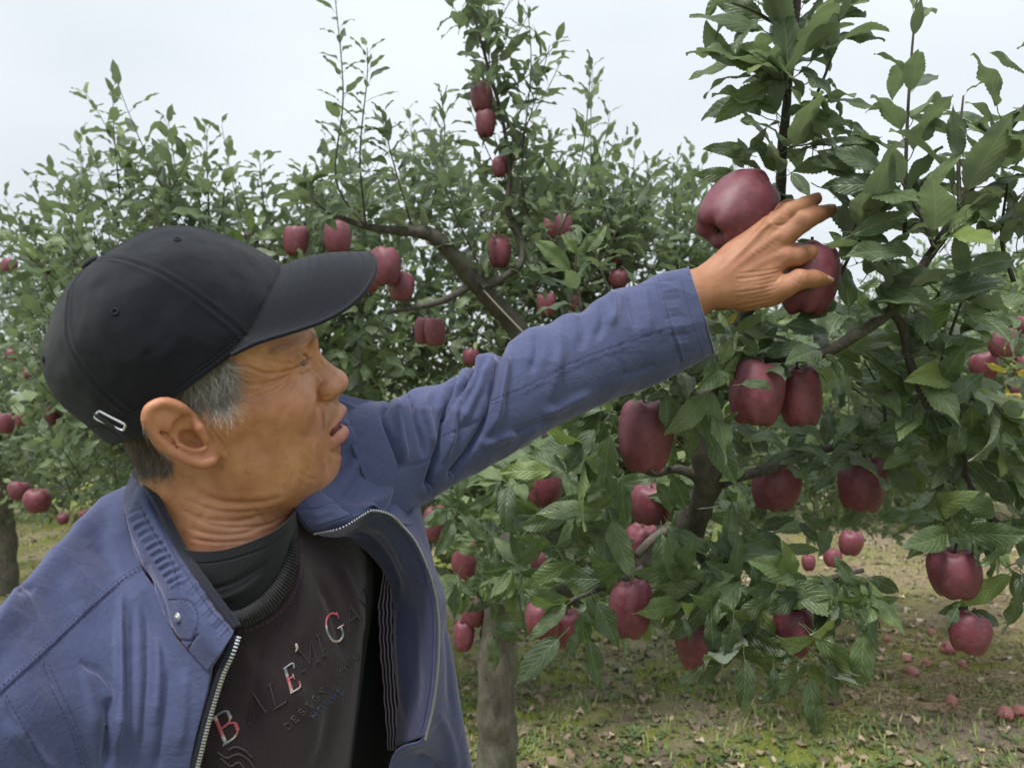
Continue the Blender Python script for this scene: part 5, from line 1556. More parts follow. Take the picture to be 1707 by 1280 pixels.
class Tree:
    def __init__(s, name, label, base, group=None, kind='mid'):
        s.e = empty(name, base); s.base = np.array(base, float); tag(s.e, label, 'tree', group)
        s.leaves = []; s.kind = kind; s.keep = None; s.twigs = Bag(); s.nb = 0
    def rel(s, v): return np.asarray(v) - s.base
    def limb(s, pts, rad, name='branch', mat=None, sides=10, knob=.06, n=None):
        """pts (px,py,d) or world rows; radii in metres"""
        P = WW(np.array(pts, float)); k = n or max(14, len(P) * 7)
        cr = curve_even(np.column_stack([P, np.interp(np.linspace(0, 1, len(P)), np.linspace(0, 1, len(rad)), rad)]), k)
        Cc = cr[:, :3]; R_ = cr[:, 3]
        Cc = Cc + (np.stack([vnoise(Cc * 14 + 5, 1), vnoise(Cc * 14 + 9, 2), vnoise(Cc * 14, 3)], 1) * R_[:, None] * .25)
        v, q, t = tube(Cc, R_, sides)
        a = vnoise(v * 40, 7) * knob + vnoise(v * 110, 8) * knob * .5
        nn = v.copy(); m = len(Cc) * sides
        nn[:m] -= np.repeat(Cc, sides, 0); nn[m:] = 0
        v = v + nn * a[:, None] * 2
        mk(name, s.rel(v), q, t, mat or M_bark, s.e)
        return Cc
    def twig(s, C_, r0, r1, sides=5):
        v, q, t = tube(C_, np.linspace(r0, r1, len(C_)), sides); s.twigs.add(s.rel(v), q, t)
    def leaf(s, p, y, n, L, tone=.4, var=None, wid=1.0):
        y = y / (np.linalg.norm(y) + 1e-9); n = n - y * (n @ y); ln = np.linalg.norm(n)
        if ln < 1e-3: n = np.cross(y, [1, 0, .3]); ln = np.linalg.norm(n)
        n = n / ln; x = np.cross(y, n)
        if s.keep and not free_of(p, y, L, s.keep): return
        s.leaves.append((p, x, y, n, L, tone, rng.integers(0, 99) if var is None else var, wid))
    def shoot(s, C_, n, L, r0=.0022, r1=.0010, tone=.4, t0=.1, ang=.95, young=True, droop=.25, jit=.25, tw=True):
        """a leafy shoot along the world polyline"""
        if tw: s.twig(C_, r0, r1)
        T, N, B = frames(C_); ph = rng.uniform(0, 6.28); m = len(C_) - 1
        for i in range(n):
            t = t0 + (1 - t0) * (i + rng.uniform(-.2, .2)) / max(1, n - 1); t = min(max(t, 0), 1)
            k = min(int(t * m), m - 1); f = t * m - k; p = C_[k] * (1 - f) + C_[k + 1] * f
            ph += 2.4 + rng.normal(0, .3)
            rad = N[k] * math.cos(ph) + B[k] * math.sin(ph)
            a_ = ang * (1 - .45 * t ** 3) + rng.normal(0, jit)
            y = T[k] * math.cos(a_) + rad * math.sin(a_) + np.array([0, 0, -droop * (1 - t * .8)])
            nrm = T[k] * math.sin(a_) - rad * math.cos(a_) + np.array([0, -.35 if s.kind == 'near' else -.1, .35]) + rng.normal(0, .18, 3)
            sz = L * rng.uniform(.62, 1.15) * ((1 - .45 * t ** 4) if young else 1)
            tn = min(.93, tone + rng.normal(0, .15) + (.36 * t ** 4 if young else 0))
            s.leaf(p, y, nrm, sz, tn)
    def rosette(s, p, n, L, tone=.38, axis=(0, 0, 1.0), spread=1.15, droop=.3, jit=.3):
        axis = np.array(axis, float); axis /= np.linalg.norm(axis)
        a = np.cross(axis, [.3, 1, .1]); a /= np.linalg.norm(a); b = np.cross(axis, a); ph = rng.uniform(0, 6.28)
        for i in range(n):
            ph += 2.4 + rng.normal(0, .35); an = spread + rng.normal(0, jit)
            rad = a * math.cos(ph) + b * math.sin(ph)
            y = axis * math.cos(an) + rad * math.sin(an) + np.array([0, 0, -droop])
            nrm = axis * math.sin(an) - rad * math.cos(an) + np.array([0, -.40 if s.kind == 'near' else -.1, .3]) + rng.normal(0, .25, 3)
            s.leaf(p + rng.normal(0, .006, 3), y, nrm, L * rng.uniform(.6, 1.18), tone + rng.normal(0, .17))
    def finish(s, n_obj=300):
        if s.twigs.v: s.twigs.build('twigs', M_twig, s.e)['kind'] = 'stuff'
        if not s.leaves: return
        V_ = LV[s.kind]; k = len(V_)
        P = np.array([l[0] for l in s.leaves]); Y = np.array([l[2] for l in s.leaves]); L = np.array([l[4] for l in s.leaves])
        mid = P + Y * L[:, None] * .6; px = PX(mid)
        inn = (px[:, 0] > -10) & (px[:, 0] < 1717) & (px[:, 1] > -10) & (px[:, 1] < 1290)
        score = np.where(inn, L / mid[:, 1], 0)
        # those hidden by the man come last
        order = np.argsort(-score)
        hid = np.zeros(len(P), bool)
        for i in order[:900]:
            if not inn[i]: continue
            if BODY(px[i, 0], px[i, 1], mid[i, 1]): hid[i] = True
        score[hid] *= .01
        order = np.argsort(-score)
        tones = (-.0, .3, .45, .62, .8)
        cache = {}
        bag = Bag()
        for rank, i in enumerate(order):
            p, x, y, n, L_, tone, var, wid = s.leaves[i]
            v, q, uv = V_[var % k]
            if rank < n_obj and score[i] > 0:
                tb_ = 5 if tone > 1 else min(4, max(0, int(round(tone * 6 - .6)))); key = (var % k, tb_)
                if key not in cache:
                    me = bpy.data.meshes.new('leaf'); set_mesh(me, v, q, None, True, uv, dict(tone=np.full(len(v), (.15, .3, .44, .62, .85, 1.1)[tb_]))); me.materials.append(M_leaf); cache[key] = me
                o = bpy.data.objects.new('leaf', cache[key]); COL.objects.link(o); o.parent = s.e
                M_ = Matrix(((x[0] * L_ * wid, y[0] * L_, n[0] * L_, p[0] - s.base[0]), (x[1] * L_ * wid, y[1] * L_, n[1] * L_, p[1] - s.base[1]), (x[2] * L_ * wid, y[2] * L_, n[2] * L_, p[2] - s.base[2]), (0, 0, 0, 1)))
                o.matrix_local = M_
            else:
                w = s.rel(p + (v[:, :1] * x * wid + v[:, 1:2] * y + v[:, 2:3] * n) * L_)
                bag.add(w, q, None, uv, tone=tone)
        if bag.v: bag.build('foliage', M_leaf, s.e)['kind'] = 'stuff'

# coarse test whether the man stands before a point
_man = [person] + [c for c in person.children_recursive if c.type == 'MESH' and c.name.split('.')[0] in ('sleeve', 'front_panel', 'side_panel', 'sweatshirt', 'cap', 'peak', 'facing', 'undershirt', 'collar')]
_bv = [BVHTree.FromPolygons([tuple(v.co) for v in o.data.vertices], [tuple(p.vertices) for p in o.data.polygons]) for o in _man[1:]] + [BV]
def BODY(px, py, d):
    o = Vector((0, 0, CAMZ)); r = Vector(((px - CX) / FPX, 1, (CY - py) / FPX)).normalized()
    for b in _bv:
        h = b.ray_cast(o, r)[0]
        if h is not None and h.y < d: return True
    return False

# ---- apples: tall five-lobed red fruit
def apple_geo(nu=44, nv=56, seed=0, tall=1.12, lobes=.06):
    r = np.random.default_rng(seed)
    a = np.linspace(0, np.pi, nu); b = np.linspace(0, 2 * np.pi, nv, endpoint=False)
    A, B_ = np.meshgrid(a, b, indexing='ij')
    ca = np.cos(A)
    # broad shoulders above, straight flanks, a flat five-knobbed foot
    pr = curve_even(np.array([(0.001, .70), (.12, .74), (.30, .93), (.56, 1.02), (.83, .86), (.98, .50), (1.01, .10), (.95, -.30), (.85, -.60), (.71, -.85), (.52, -.97), (.34, -.95), (.18, -.84), (0.001, -.78)]) * [1, tall] , nu)
    R = pr[:, :1] + B_ * 0; z = pr[:, 1:] + B_ * 0; ca = np.clip(z / tall, -1, 1)
    ph = r.uniform(0, 6)
    dn = np.clip(-ca - .1, 0, 1); five = np.cos(5 * (B_ + ph))
    lob = 1 + lobes * five * dn ** 1.1 + .03 * np.cos(5 * (B_ + ph + .3)) * np.clip(ca, 0, 1) + .035 * np.cos(2 * B_ + ph) + .025 * np.cos(3 * B_ + 2 * ph)
    z = z - lobes * 1.1 * five * np.exp(-((ca + 1) / .16) ** 2) * (R > .2)
    z = z + .05 * np.cos(5 * (B_ + ph + .3)) * np.exp(-((ca - 1) / .2) ** 2) * (R > .2) + .04 * np.cos(B_ + ph) * (ca > .5)
    z = z + tall * .06 * np.cos(B_ + ph * 2) * np.clip(ca, 0, 1)
    P = np.stack([R * lob * np.cos(B_), R * lob * np.sin(B_), z], -1)
    P[..., 0] += .05 * np.sin(ca * 1.6 + ph)
    return P.reshape(-1, 3), grid_quads(nu, nv, True)[:, ::-1], np.where(z > 0, 1 - R * 1.0, -1).ravel()
def apple_mat(pale=False):
    m = NT('fallen apple skin' if pale else 'red apple skin'); P = m.n('TexCoord').outputs['Object']
    oi = m.n('ObjectInfo')
    sc = m.mapping(P, scale=(26, 26, 2.2)); st = m.noise(sc, 1.6, 3, .6)
    n1 = m.noise(P, 2.4, 3, .6); n2 = m.noise(P, 30, 4, .65)
    c = m.ramp(m.math('ADD', m.math('MULTIPLY', st, .50), m.math('MULTIPLY', n1, .50)), [(.34, (.075, .009, .018)), (.50, (.145, .019, .031)), (.66, (.26, .046, .056))])
    c = m.mix(m.math('MULTIPLY', oi.outputs['Random'], .35), c, (.075, .006, .016))
    if pale: c = m.mix(m.ramp(n2, [(.35, (.35, .35, .35)), (.65, (.85, .85, .85))]), c, (.52, .20, .15))
    vo = m.n('TexVoronoi'); vo.inputs['Scale'].default_value = 17; m.lk(P, vo.inputs['Vector'])
    dots = m.math('SUBTRACT', 1, m.math('MULTIPLY', vo.outputs[0], 11), True)
    c = m.mix(m.math('MULTIPLY', dots, .6), c, (.45, .27, .21))
    bloom = m.math('MULTIPLY', m.ramp(m.noise(P, 3.5, 4, .65), [(.25, (0, 0, 0)), (.80, (1, 1, 1))]), .5)
    c = m.mix(bloom, c, (.22, .105, .14))
    stem = m.math('MULTIPLY', m.attr('stemend'), .5)
    c = m.mix(stem, c, (.20, .12, .05))
    m.set(m.b, Base_Color=c, Roughness=m.math('ADD', .40, m.math('MULTIPLY', bloom, .4)), Normal=m.bump(n2, .12, .02))
    m.b.inputs['Specular IOR Level'].default_value = .5
    m.b.inputs['Coat Weight'].default_value = .05; m.b.inputs['Coat Roughness'].default_value = .35
    return m.m
M_apple = apple_mat(); M_apple2 = apple_mat(True)
M_stalk = simple_mat('apple stalk', (.07, .055, .03), .7)
M_calyx = simple_mat('dried calyx', (.055, .04, .03), .8)
AM = []
for i, (tl, lb) in enumerate(((1.14, .045), (1.06, .035), (1.2, .055), (.98, .035), (1.1, .042))):
    v, q, ca = apple_geo(seed=i + 3, tall=tl, lobes=lb)
    me = bpy.data.meshes.new('apple_skin'); set_mesh(me, v, q, None, True, None, dict(stemend=np.clip((ca - .72) / .2, 0, 1))); me.materials.append(M_apple)
    tv, tq, tt_ = tube(np.array([(0, 0, tl * .62), (.03, .0, tl * .95), (.10, .02, tl * 1.32)]), [.055, .04, .06], 6)
    ms = bpy.data.meshes.new('stalk'); set_mesh(ms, tv, tq, tt_); ms.materials.append(M_stalk)
    B = Bag()
    for k in range(5):
        an = k * 1.2566; tvv, tqq, ttt = tube(np.array([(0.02 * math.cos(an), .02 * math.sin(an), -tl * .80), (.09 * math.cos(an), .09 * math.sin(an), -tl * .86), (.05 * math.cos(an), .05 * math.sin(an), -tl * .95)]), [.04, .035, .01], 4); B.add(tvv, tqq, ttt)
    mc_ = bpy.data.meshes.new('calyx'); set_mesh(mc_, np.concatenate(B.v), np.concatenate(B.q), np.concatenate(B.t)); mc_.materials.append(M_calyx)
    AM.append((me, ms, mc_))
def apple(px, py, w, h, d, label, group='apples hanging in the orchard trees', lean=(0, 0), var=None, name='apple'):
    """w,h in photo pixels; lean tips the axis (x sideways, y towards the lens)"""
    var = rng.integers(0, 5) if var is None else var
    me, ms, mc_ = AM[var]
    root = bpy.data.objects.new(name, me); COL.objects.link(root)
    r = w * d / FPX / 2 / 1.04; rz = h / w
    tl = (1.14, 1.06, 1.2, .98, 1.1)[var]
    root.location = W(px, py, d); root.scale = (r, r, r * np.clip(rz / tl, .75, 1.25))
    root.rotation_euler = (Matrix.Rotation(lean[0], 3, 'Y') @ Matrix.Rotation(lean[1], 3, 'X') @ Matrix.Rotation(rng.uniform(0, 6.28), 3, 'Z')).to_euler()
    tag(root, label, 'apple', group)
    for m_, nm in ((ms, 'stalk'), (mc_, 'calyx')):
        c = bpy.data.objects.new(nm, m_); COL.objects.link(c); c.parent = root
    return root
# ------------------------------------------------------------------ the near apple tree
t_ = time.time()
def gz(py): return 1284 * CAMZ / (py - CY)
T1 = Tree('apple_tree', 'nearest apple tree, its limbs heavy with dark red apples beside the reaching man', (W(838, 1640, 2.0)[0], 2.0, 0.0), 'apple trees of the orchard', 'near')
T1.limb([(842, 1640, 2.0), (836, 1500, 2.0), (830, 1350, 2.0), (825, 1200, 2.0), (827, 1100, 2.0), (832, 1020, 2.0), (852, 930, 2.02)], [.075, .058, .054, .051, .050, .048, .044], 'trunk', M_trunk, 18, .07, 60)
T1.limb([(850, 935, 2.02), (892, 820, 2.06), (900, 690, 2.06), (872, 565, 2.04), (832, 515, 2.0), (798, 478, 1.96), (752, 422, 1.92), (716, 392, 1.9), (688, 386, 1.9), (662, 384, 1.9), (610, 378, 1.92), (560, 360, 1.95)], [.042, .038, .030, .026, .022, .019, .014, .010, .006], 'branch', M_bark, 12, .09, 90)
T1.limb([(800, 480, 1.96), (838, 462, 1.97), (866, 440, 1.98), (868, 400, 2.0), (846, 350, 2.0), (850, 290, 2.0), (838, 200, 2.0), (812, 110, 2.0), (790, 20, 2.0), (780, -60, 2.0)], [.012, .010, .009, .008, .007, .006, .005, .004, .003], 'branch', M_bark, 8, .09, 70)
T1.limb([(790, 472, 1.96), (740, 500, 1.9), (700, 512, 1.85), (650, 520, 1.8)], [.010, .007, .004], 'branch', M_bark, 8)
T1.limb([(838, 1010, 1.98), (900, 1000, 1.8), (980, 975, 1.58), (1060, 950, 1.36), (1120, 926, 1.21), (1152, 885, 1.17), (1176, 820, 1.12), (1170, 740, 1.09), (1166, 690, 1.08), (1186, 640, 1.07), (1222, 565, 1.06), (1262, 480, 1.05), (1288, 400, 1.05), (1302, 320, 1.04), (1305, 240, 1.03), (1312, 160, 1.02), (1322, 80, 1.01), (1330, 0, 1.0), (1335, -90, 1.0), (1338, -190, 1.0)],
        [.040, .034, .030, .027, .025, .0225, .0205, .0165, .0155, .0135, .0115, .0095, .0080, .0070, .0062, .0058, .0052, .0045, .004, .003], 'branch', M_bark, 14, .10, 190)
R1 = T1.limb([(1182, 806, 1.12), (1200, 806, 1.12), (1232, 794, 1.11), (1292, 778, 1.10), (1345, 752, 1.10), (1420, 745, 1.12), (1506, 738, 1.15), (1580, 728, 1.18), (1650, 715, 1.22)], [.010, .0085, .0075, .0065, .005, .004, .003], 'branch', M_bark, 9, .10, 70)
R2 = T1.limb([(1200, 604, 1.07), (1240, 600, 1.05), (1300, 597, 1.02), (1370, 590, .99), (1430, 556, .97), (1482, 520, .96), (1520, 472, .95), (1550, 428, .94), (1594, 360, .93), (1620, 310, .92), (1676, 222, .91), (1720, 165, .90), (1770, 90, .90)], [.0085, .0080, .0075, .0068, .0062, .006, .005, .004, .003], 'branch', M_bark, 9, .10, 90)
R3 = T1.limb([(1486, 520, .96), (1504, 545, .98), (1514, 600, .99), (1540, 668, 1.0), (1566, 705, 1.0), (1602, 757, 1.0), (1608, 795, 1.0), (1650, 862, 1.0), (1710, 905, 1.0), (1770, 960, 1.0)], [.0052, .0055, .0060, .006, .0055, .005, .0045], 'branch', M_bark, 9, .10, 80)
R4 = T1.limb([(1130, 905, 1.2), (1160, 922, 1.16), (1200, 962, 1.12), (1250, 985, 1.08), (1310, 985, 1.05), (1380, 965, 1.03), (1440, 950, 1.02)], [.0095, .0075, .006, .004, .003], 'branch', M_bark, 8)
R5 = T1.limb([(1135, 890, 1.18), (1112, 886, 1.17), (1085, 902, 1.15), (1060, 926, 1.14)], [.0095, .0085, .0075, .0065], 'branch', M_trunk, 9)
R6 = T1.limb([(1176, 812, 1.12), (1150, 790, 1.10), (1122, 782, 1.09), (1090, 790, 1.07), (1040, 770, 1.07), (985, 740, 1.10)], [.008, .007, .005, .0035, .0025], 'branch', M_bark, 8)
R7 = T1.limb([(1100, 930, 1.25), (1040, 900, 1.35), (960, 880, 1.5), (880, 862, 1.6), (800, 850, 1.75), (735, 850, 1.95)], [.009, .008, .007, .005, .003], 'branch', M_bark, 8)
R8 = T1.limb([(1090, 940, 1.28), (1040, 965, 1.2), (990, 985, 1.12), (950, 1000, 1.08)], [.008, .006, .004, .0025], 'branch', M_bark, 8)
# twine tied round the limb
a_ = np.linspace(0, 2 * np.pi, 30); c_ = W(1174, 842, 1.135)
tw = c_ + np.stack([.023 * np.cos(a_), .023 * np.sin(a_), .003 * np.cos(a_)], 1)
v, q, t = tube(tw, .0010, 5, False); o_ = mk('twine', v, q, None, simple_mat('pale twine', (.42, .40, .34), .7)); tag(o_, 'pale twine tied in a loop round the dark limb below the paired apples', 'twine')
v, q, t = tube(WW(curve_even(np.array([(806, 484, 1.90), (830, 510, 1.84), (874, 556, 1.75)]), 12)), .0022, 6)
mk('stick', T1.rel(v), q, t, simple_mat('peeled pale twig', (.15, .13, .10), .7), T1.e)

# ------------------------------------------------------------------ apples of the near tree
AP = [
 (1227, 351, 116, 138, .99, 'largest dark red apple under the leaves just above the reaching wrist', (.80, -.32)),
 (1347, 468, 96, 116, .99, 'red apple held between the fingers and thumb of the man', (.15, 0)),
 (1077, 728, 97, 120, 1.0, 'big red apple hanging right under the blue cuff', (-.03, 0)),
 (1262, 656, 96, 108, 1.0, 'wide dark red apple with a green leaf lying across it', (.12, 0)),
 (1334, 662, 76, 98, 1.02, 'lighter red apple touching the right of the leaf-covered one', (-.1, 0)),
 (1292, 812, 80, 78, 1.16, 'red apple half hidden under the thin branch right of the limb', (0, 0)),
 (1438, 809, 82, 88, 1.12, 'lone squarish red apple in the open right of the thin branch', (.05, 0)),
 (1590, 956, 88, 80, 1.0, 'upper of two red apples stacked at the lower right, above the smaller one', (0, 0)),
 (1617, 1055, 66, 68, 1.0, 'lower of two red apples stacked at the lower right, hanging over the dirt', (.2, 0)),
 (1050, 1016, 74, 92, 1.06, 'tall red apple hanging low beside a spray of drooping leaves', (0, 0)),
 (1158, 1073, 66, 82, 1.08, 'bright red apple hanging lowest of all, right of the drooping spray', (-.1, 0)),
 (1322, 1051, 70, 82, 1.06, 'red apple among long drooping leaves above the mossy ground', (0, 0)),
 (907, 811, 62, 72, 1.5, 'waisted red apple under the upper arm in the leaves', (0, 0)),
 (724, 873, 44, 58, 2.0, 'slim red apple just right of the zip, alone among grey leaves', (.1, 0)),
 (776, 936, 48, 58, 2.0, 'red apple with an old stalk, below the slim one near the zip', (0, 0)),
 (1085, 842, 72, 66, 1.22, 'shaded red apple behind leaves left of the forked limb', (0, 0)),
 (1070, 906, 62, 62, 1.3, 'dark red apple behind the sawn branch stub', (0, 0)),
 (905, 1035, 60, 60, 1.3, 'red apple half covered by the light green drooping leaf', (0, 0)),
 (945, 1050, 56, 62, 1.35, 'dark red apple behind the stems of the drooping spray', (0, 0)),
 (788, 1022, 40, 46, 2.0, 'left apple of the red clump hiding the top of the trunk', (0, 0)),
 (826, 1024, 38, 44, 2.05, 'right apple of the red clump hiding the top of the trunk', (0, 0)),
 (773, 1060, 36, 52, 2.0, 'long red apple hanging under the clump left of the trunk', (0, 0)),
 (896, 935, 26, 30, 1.9, 'small red apple peeping out beside a curled leaf right of the stalked one', (0, 0)),
 (832, 420, 42, 54, 2.0, 'red apple hanging in the fork right of the slanting branch', (0, 0)),
 (642, 446, 54, 62, 1.75, 'large shaded apple right beside the edge of the cap peak', (0, 0)),
 (669, 478, 44, 50, 1.8, 'dark apple under the shaded one beside the cap peak', (.1, 0)),
 (618, 470, 30, 40, 1.9, 'apple mostly hidden behind the tip of the cap peak', (0, 0)),
 (803, 164, 40, 52, 2.0, 'topmost apple on the tall central leader against the sky', (0, 0)),
 (809, 207, 34, 44, 2.0, 'very dark apple right below the topmost one on the leader', (0, 0)),
 (832, 280, 26, 34, 2.0, 'small apple halfway down the tall leader', (0, 0)),
 (846, 272, 24, 34, 2.05, 'small apple behind the one halfway down the leader', (0, 0)),
 (706, 553, 34, 44, 2.1, 'left apple of a dark pair behind the forearm near the slanting branch', (0, 0)),
 (725, 554, 38, 50, 2.05, 'right apple of a dark pair behind the forearm near the slanting branch', (0, 0)),
]
KEEP = [(x_, y_ + h_ * .13, w_ * .5, h_ * .44, d_ + .02, .90 if w_ > 60 else .7) for (x_, y_, w_, h_, d_, _l, _k) in AP]
for (x_, y_, rx, ry, d_) in ((1180, 490, 50, 60, .97), (1240, 450, 60, 60, .98), (1290, 410, 55, 50, .98), (1345, 365, 52, 32, .98), (1365, 335, 40, 24, .98), (1350, 440, 55, 50, .98), (1300, 480, 60, 40, .98),
                           (1150, 530, 55, 95, .97), (1080, 560, 60, 95, .95), (1000, 590, 60, 95, .93), (920, 630, 60, 95, .90), (850, 670, 60, 95, .88)):
    KEEP.append((x_, y_, rx, ry, d_ + .02, 1.0))
# open places where the ground and the pale leaves behind show through
for (x_, y_, rx, ry, pr) in ((1470, 920, 50, 40, .6), (1370, 860, 50, 30, .5), (1580, 1120, 120, 55, .95), (1060, 1150, 60, 55, .95), (1172, 790, 20, 110, .85), (1425, 90, 30, 50, .6), (1600, 50, 50, 50, .7)):
    KEEP.append((x_, y_, rx, ry, 1.6, pr))
for (x_, y_, rx, ry) in ((1672, 572, 30, 30), (1641, 610, 28, 26), (1702, 612, 22, 26), (1702, 652, 20, 16), (1418, 906, 22, 22), (1348, 938, 14, 14), (1388, 930, 16, 16), (1032, 465, 20, 18)): KEEP.append((x_, y_, rx, ry, 2.15, .9))
T1.keep = KEEP

# clusters: px, py, d, n, leaf length cm, axis (image x, image y up, towards lens)
CL = [
 (1312, 150, 1.0, 15, 10.5, (0, 1, .3)), (1316, 95, 1.0, 11, 10, (0, 1, .1)), (1325, 40, 1.0, 11, 9.5, (0, 1, .2)), (1330, -20, 1.0, 11, 9, (0, 1, .2)), (1335, -90, 1.0, 9, 9, (0, 1, .2)),
 (1310, 205, 1.01, 9, 9.5, (0, 1, .2)), (1304, 262, 1.02, 10, 9.5, (.1, 1, .2)), (1294, 312, 1.02, 6, 8.5, (.2, 1, .2)), (1255, 285, 1.03, 7, 7.5, (-.7, .8, .2)), (1370, 262, .98, 9, 10, (.7, .7, .3)),
 (1400, 215, .98, 7, 9.0, (.6, .8, .2)), (1445, 330, .95, 8, 10.5, (.3, .9, .3)), (1430, 400, .96, 9, 11, (0, 1, .3)), (1480, 430, .95, 8, 10.5, (-.4, .9, .3)), (1450, 478, .97, 7, 9.5, (-.6, .6, .3)),
 (1555, 420, .93, 9, 11, (.1, 1, .3)), (1596, 352, .92, 10, 11, (.4, 1, .2)), (1622, 300, .91, 8, 9.5, (.4, 1, .2)), (1655, 255, .90, 7, 9.5, (.5, 1, .2)), (1685, 200, .90, 8, 9.5, (.5, 1, .2)), (1725, 150, .90, 7, 9.5, (.5, 1, .2)), (1760, 100, .9, 7, 9, (.5, 1, .2)),
 (1640, 400, .95, 8, 11, (.3, .8, .4)), (1690, 430, .96, 7, 11, (.3, .8, .3)), (1700, 330, .95, 6, 10, (.3, .8, .2)),
 (1415, 545, .98, 7, 9.0, (-.2, 1, .3)), (1482, 512, .96, 9, 10, (.2, .8, .4)), (1532, 505, .96, 9, 10, (.3, .6, .5)), (1590, 520, .97, 8, 10, (.6, .5, .4)), (1515, 600, .99, 8, 9, (-.5, .5, .5)), (1450, 620, 1.03, 8, 9, (-.4, .9, .4)),
 (1540, 665, .99, 10, 9.0, (0, .5, .6)), (1600, 640, .97, 10, 10, (.4, .5, .5)), (1640, 690, .97, 10, 10, (.5, .3, .5)), (1600, 755, .98, 9, 9.5, (-.2, .2, .7)), (1560, 735, 1.02, 8, 8.5, (-.5, .4, .4)), (1680, 760, .98, 9, 10, (.3, .3, .5)), (1650, 860, .99, 9, 9.5, (0, 0, .8)),
 (1590, 880, .98, 9, 9, (-.1, .2, .7)), (1700, 860, .99, 8, 10, (.2, .2, .6)), (1690, 600, .98, 8, 10, (.3, .5, .5)), (1540, 850, 1.03, 8, 10, (-.7, .2, .4)), (1690, 940, 1.0, 7, 9, (.2, -.2, .6)), (1600, 1010, 1.02, 5, 6.5, (0, -.2, .6)),
 (1505, 735, 1.14, 7, 8.5, (0, .7, .4)), (1440, 742, 1.12, 7, 8, (0, .8, .4)), (1380, 744, 1.11, 8, 8.5, (0, .8, .4)), (1310, 770, 1.10, 8, 8.5, (.1, .8, .5)), (1262, 782, 1.10, 6, 8, (0, .6, .5)), (1230, 800, 1.12, 5, 7.5, (0, .6, .4)), (1620, 715, 1.15, 7, 9, (0, .7, .3)),
 (1100, 640, 1.0, 9, 8.0, (0, .5, .8)), (1135, 625, 1.0, 8, 8.5, (.3, .4, .8)), (1180, 650, .99, 9, 8.5, (.3, .2, .9)), (1210, 610, .98, 8, 8.5, (.4, .7, .6)), (1215, 570, .99, 6, 8.0, (.5, .8, .5)), (1250, 560, 1.04, 6, 8, (.5, .6, .3)), (1180, 690, 1.02, 7, 8, (-.2, -.2, .8)), (1320, 605, 1.01, 6, 7.5, (.2, .5, .6)), (1260, 596, 1.02, 6, 7.5, (0, .6, .6)), (1375, 590, .99, 8, 9, (.2, .7, .4)),
 (1020, 690, 1.05, 9, 9.5, (-.6, .1, .7)), (985, 740, 1.08, 10, 9.5, (-.7, .2, .5)), (1040, 780, 1.04, 9, 9.5, (-.3, -.4, .7)), (1085, 800, 1.06, 8, 8.5, (0, -.3, .8)), (950, 790, 1.15, 9, 9.5, (-.6, .3, .5)), (1120, 770, 1.08, 7, 8, (.2, .1, .7)),
 (900, 760, 1.3, 8, 9.0, (-.3, .6, .4)), (860, 800, 1.4, 9, 9, (-.3, .6, .4)), (905, 862, 1.45, 9, 9, (0, .2, .7)), (960, 850, 1.25, 9, 9.5, (0, 0, .8)), (1010, 850, 1.15, 9, 9, (0, 0, .8)), (1050, 880, 1.12, 8, 9, (0, -.2, .8)), (820, 850, 1.65, 9, 9, (-.2, .4, .5)), (760, 830, 1.8, 9, 9, (-.4, .6, .4)), (770, 880, 1.8, 8, 9, (-.2, .2, .6)), (1100, 860, 1.15, 6, 8, (0, .2, .7)),
 (930, 920, 1.3, 9, 9.0, (-.2, 0, .8)), (985, 930, 1.2, 9, 9, (-.1, 0, .8)), (1040, 960, 1.12, 9, 9, (0, 0, .8)), (880, 950, 1.5, 9, 9, (-.3, .2, .6)), (820, 930, 1.75, 8, 9, (-.2, .2, .6)), (790, 975, 1.8, 8, 9, (-.2, .2, .6)), (850, 990, 1.7, 8, 9, (-.1, 0, .7)), (1100, 970, 1.1, 8, 9, (0, .1, .8)),
 (965, 1000, 1.04, 6, 8.5, (-.1, -.5, .8)), (1165, 955, 1.12, 9, 9.0, (.1, .2, .8)), (1200, 985, 1.08, 9, 9, (.1, 0, .8)), (1240, 960, 1.08, 9, 9, (0, .4, .7)), (1200, 930, 1.12, 9, 9, (0, .5, .6)), (1260, 1000, 1.05, 9, 9, (0, -.1, .8)), (1300, 975, 1.04, 8, 8.5, (.1, .2, .8)),
 (1350, 975, 1.03, 8, 9.0, (.2, 0, .8)), (1400, 960, 1.02, 9, 9.5, (.4, .3, .7)), (1440, 960, 1.01, 8, 9.5, (.7, 0, .6)), (1290, 920, 1.12, 8, 8.5, (0, .6, .5)), (1160, 860, 1.2, 7, 8, (.3, .5, .3)), (1250, 880, 1.2, 8, 8.5, (0, .5, .5)),
 (1240, 1035, 1.04, 8, 9.5, (0, -.9, .5)), (1195, 1030, 1.05, 8, 9.5, (0, -.9, .5)), (1340, 1035, 1.02, 6, 9.5, (.1, -.9, .5)), (1385, 1000, 1.01, 6, 8.5, (.3, -.7, .5)), (1345, 1090, 1.0, 5, 8, (.1, -.8, .5)), (1130, 1000, 1.08, 6, 8.5, (0, -.4, .7)),
]
for x_, y_, d_, n_, L_, ax_ in CL:
    p_ = W(x_, y_, d_ + rng.uniform(-.02, .02))
    up_ = ax_[1] > .65 and y_ < 560
    if x_ > 1370 and y_ < 540: n_ = n_ * .68
    T1.rosette(p_, int(n_ * (.85 if up_ else 1.1)), L_ / 100 * .90, .44 + rng.normal(0, .06), (ax_[0], -ax_[2], ax_[1]), .85 if up_ else 1.1, .12 if up_ else .22 + .25 * (ax_[1] < .3))
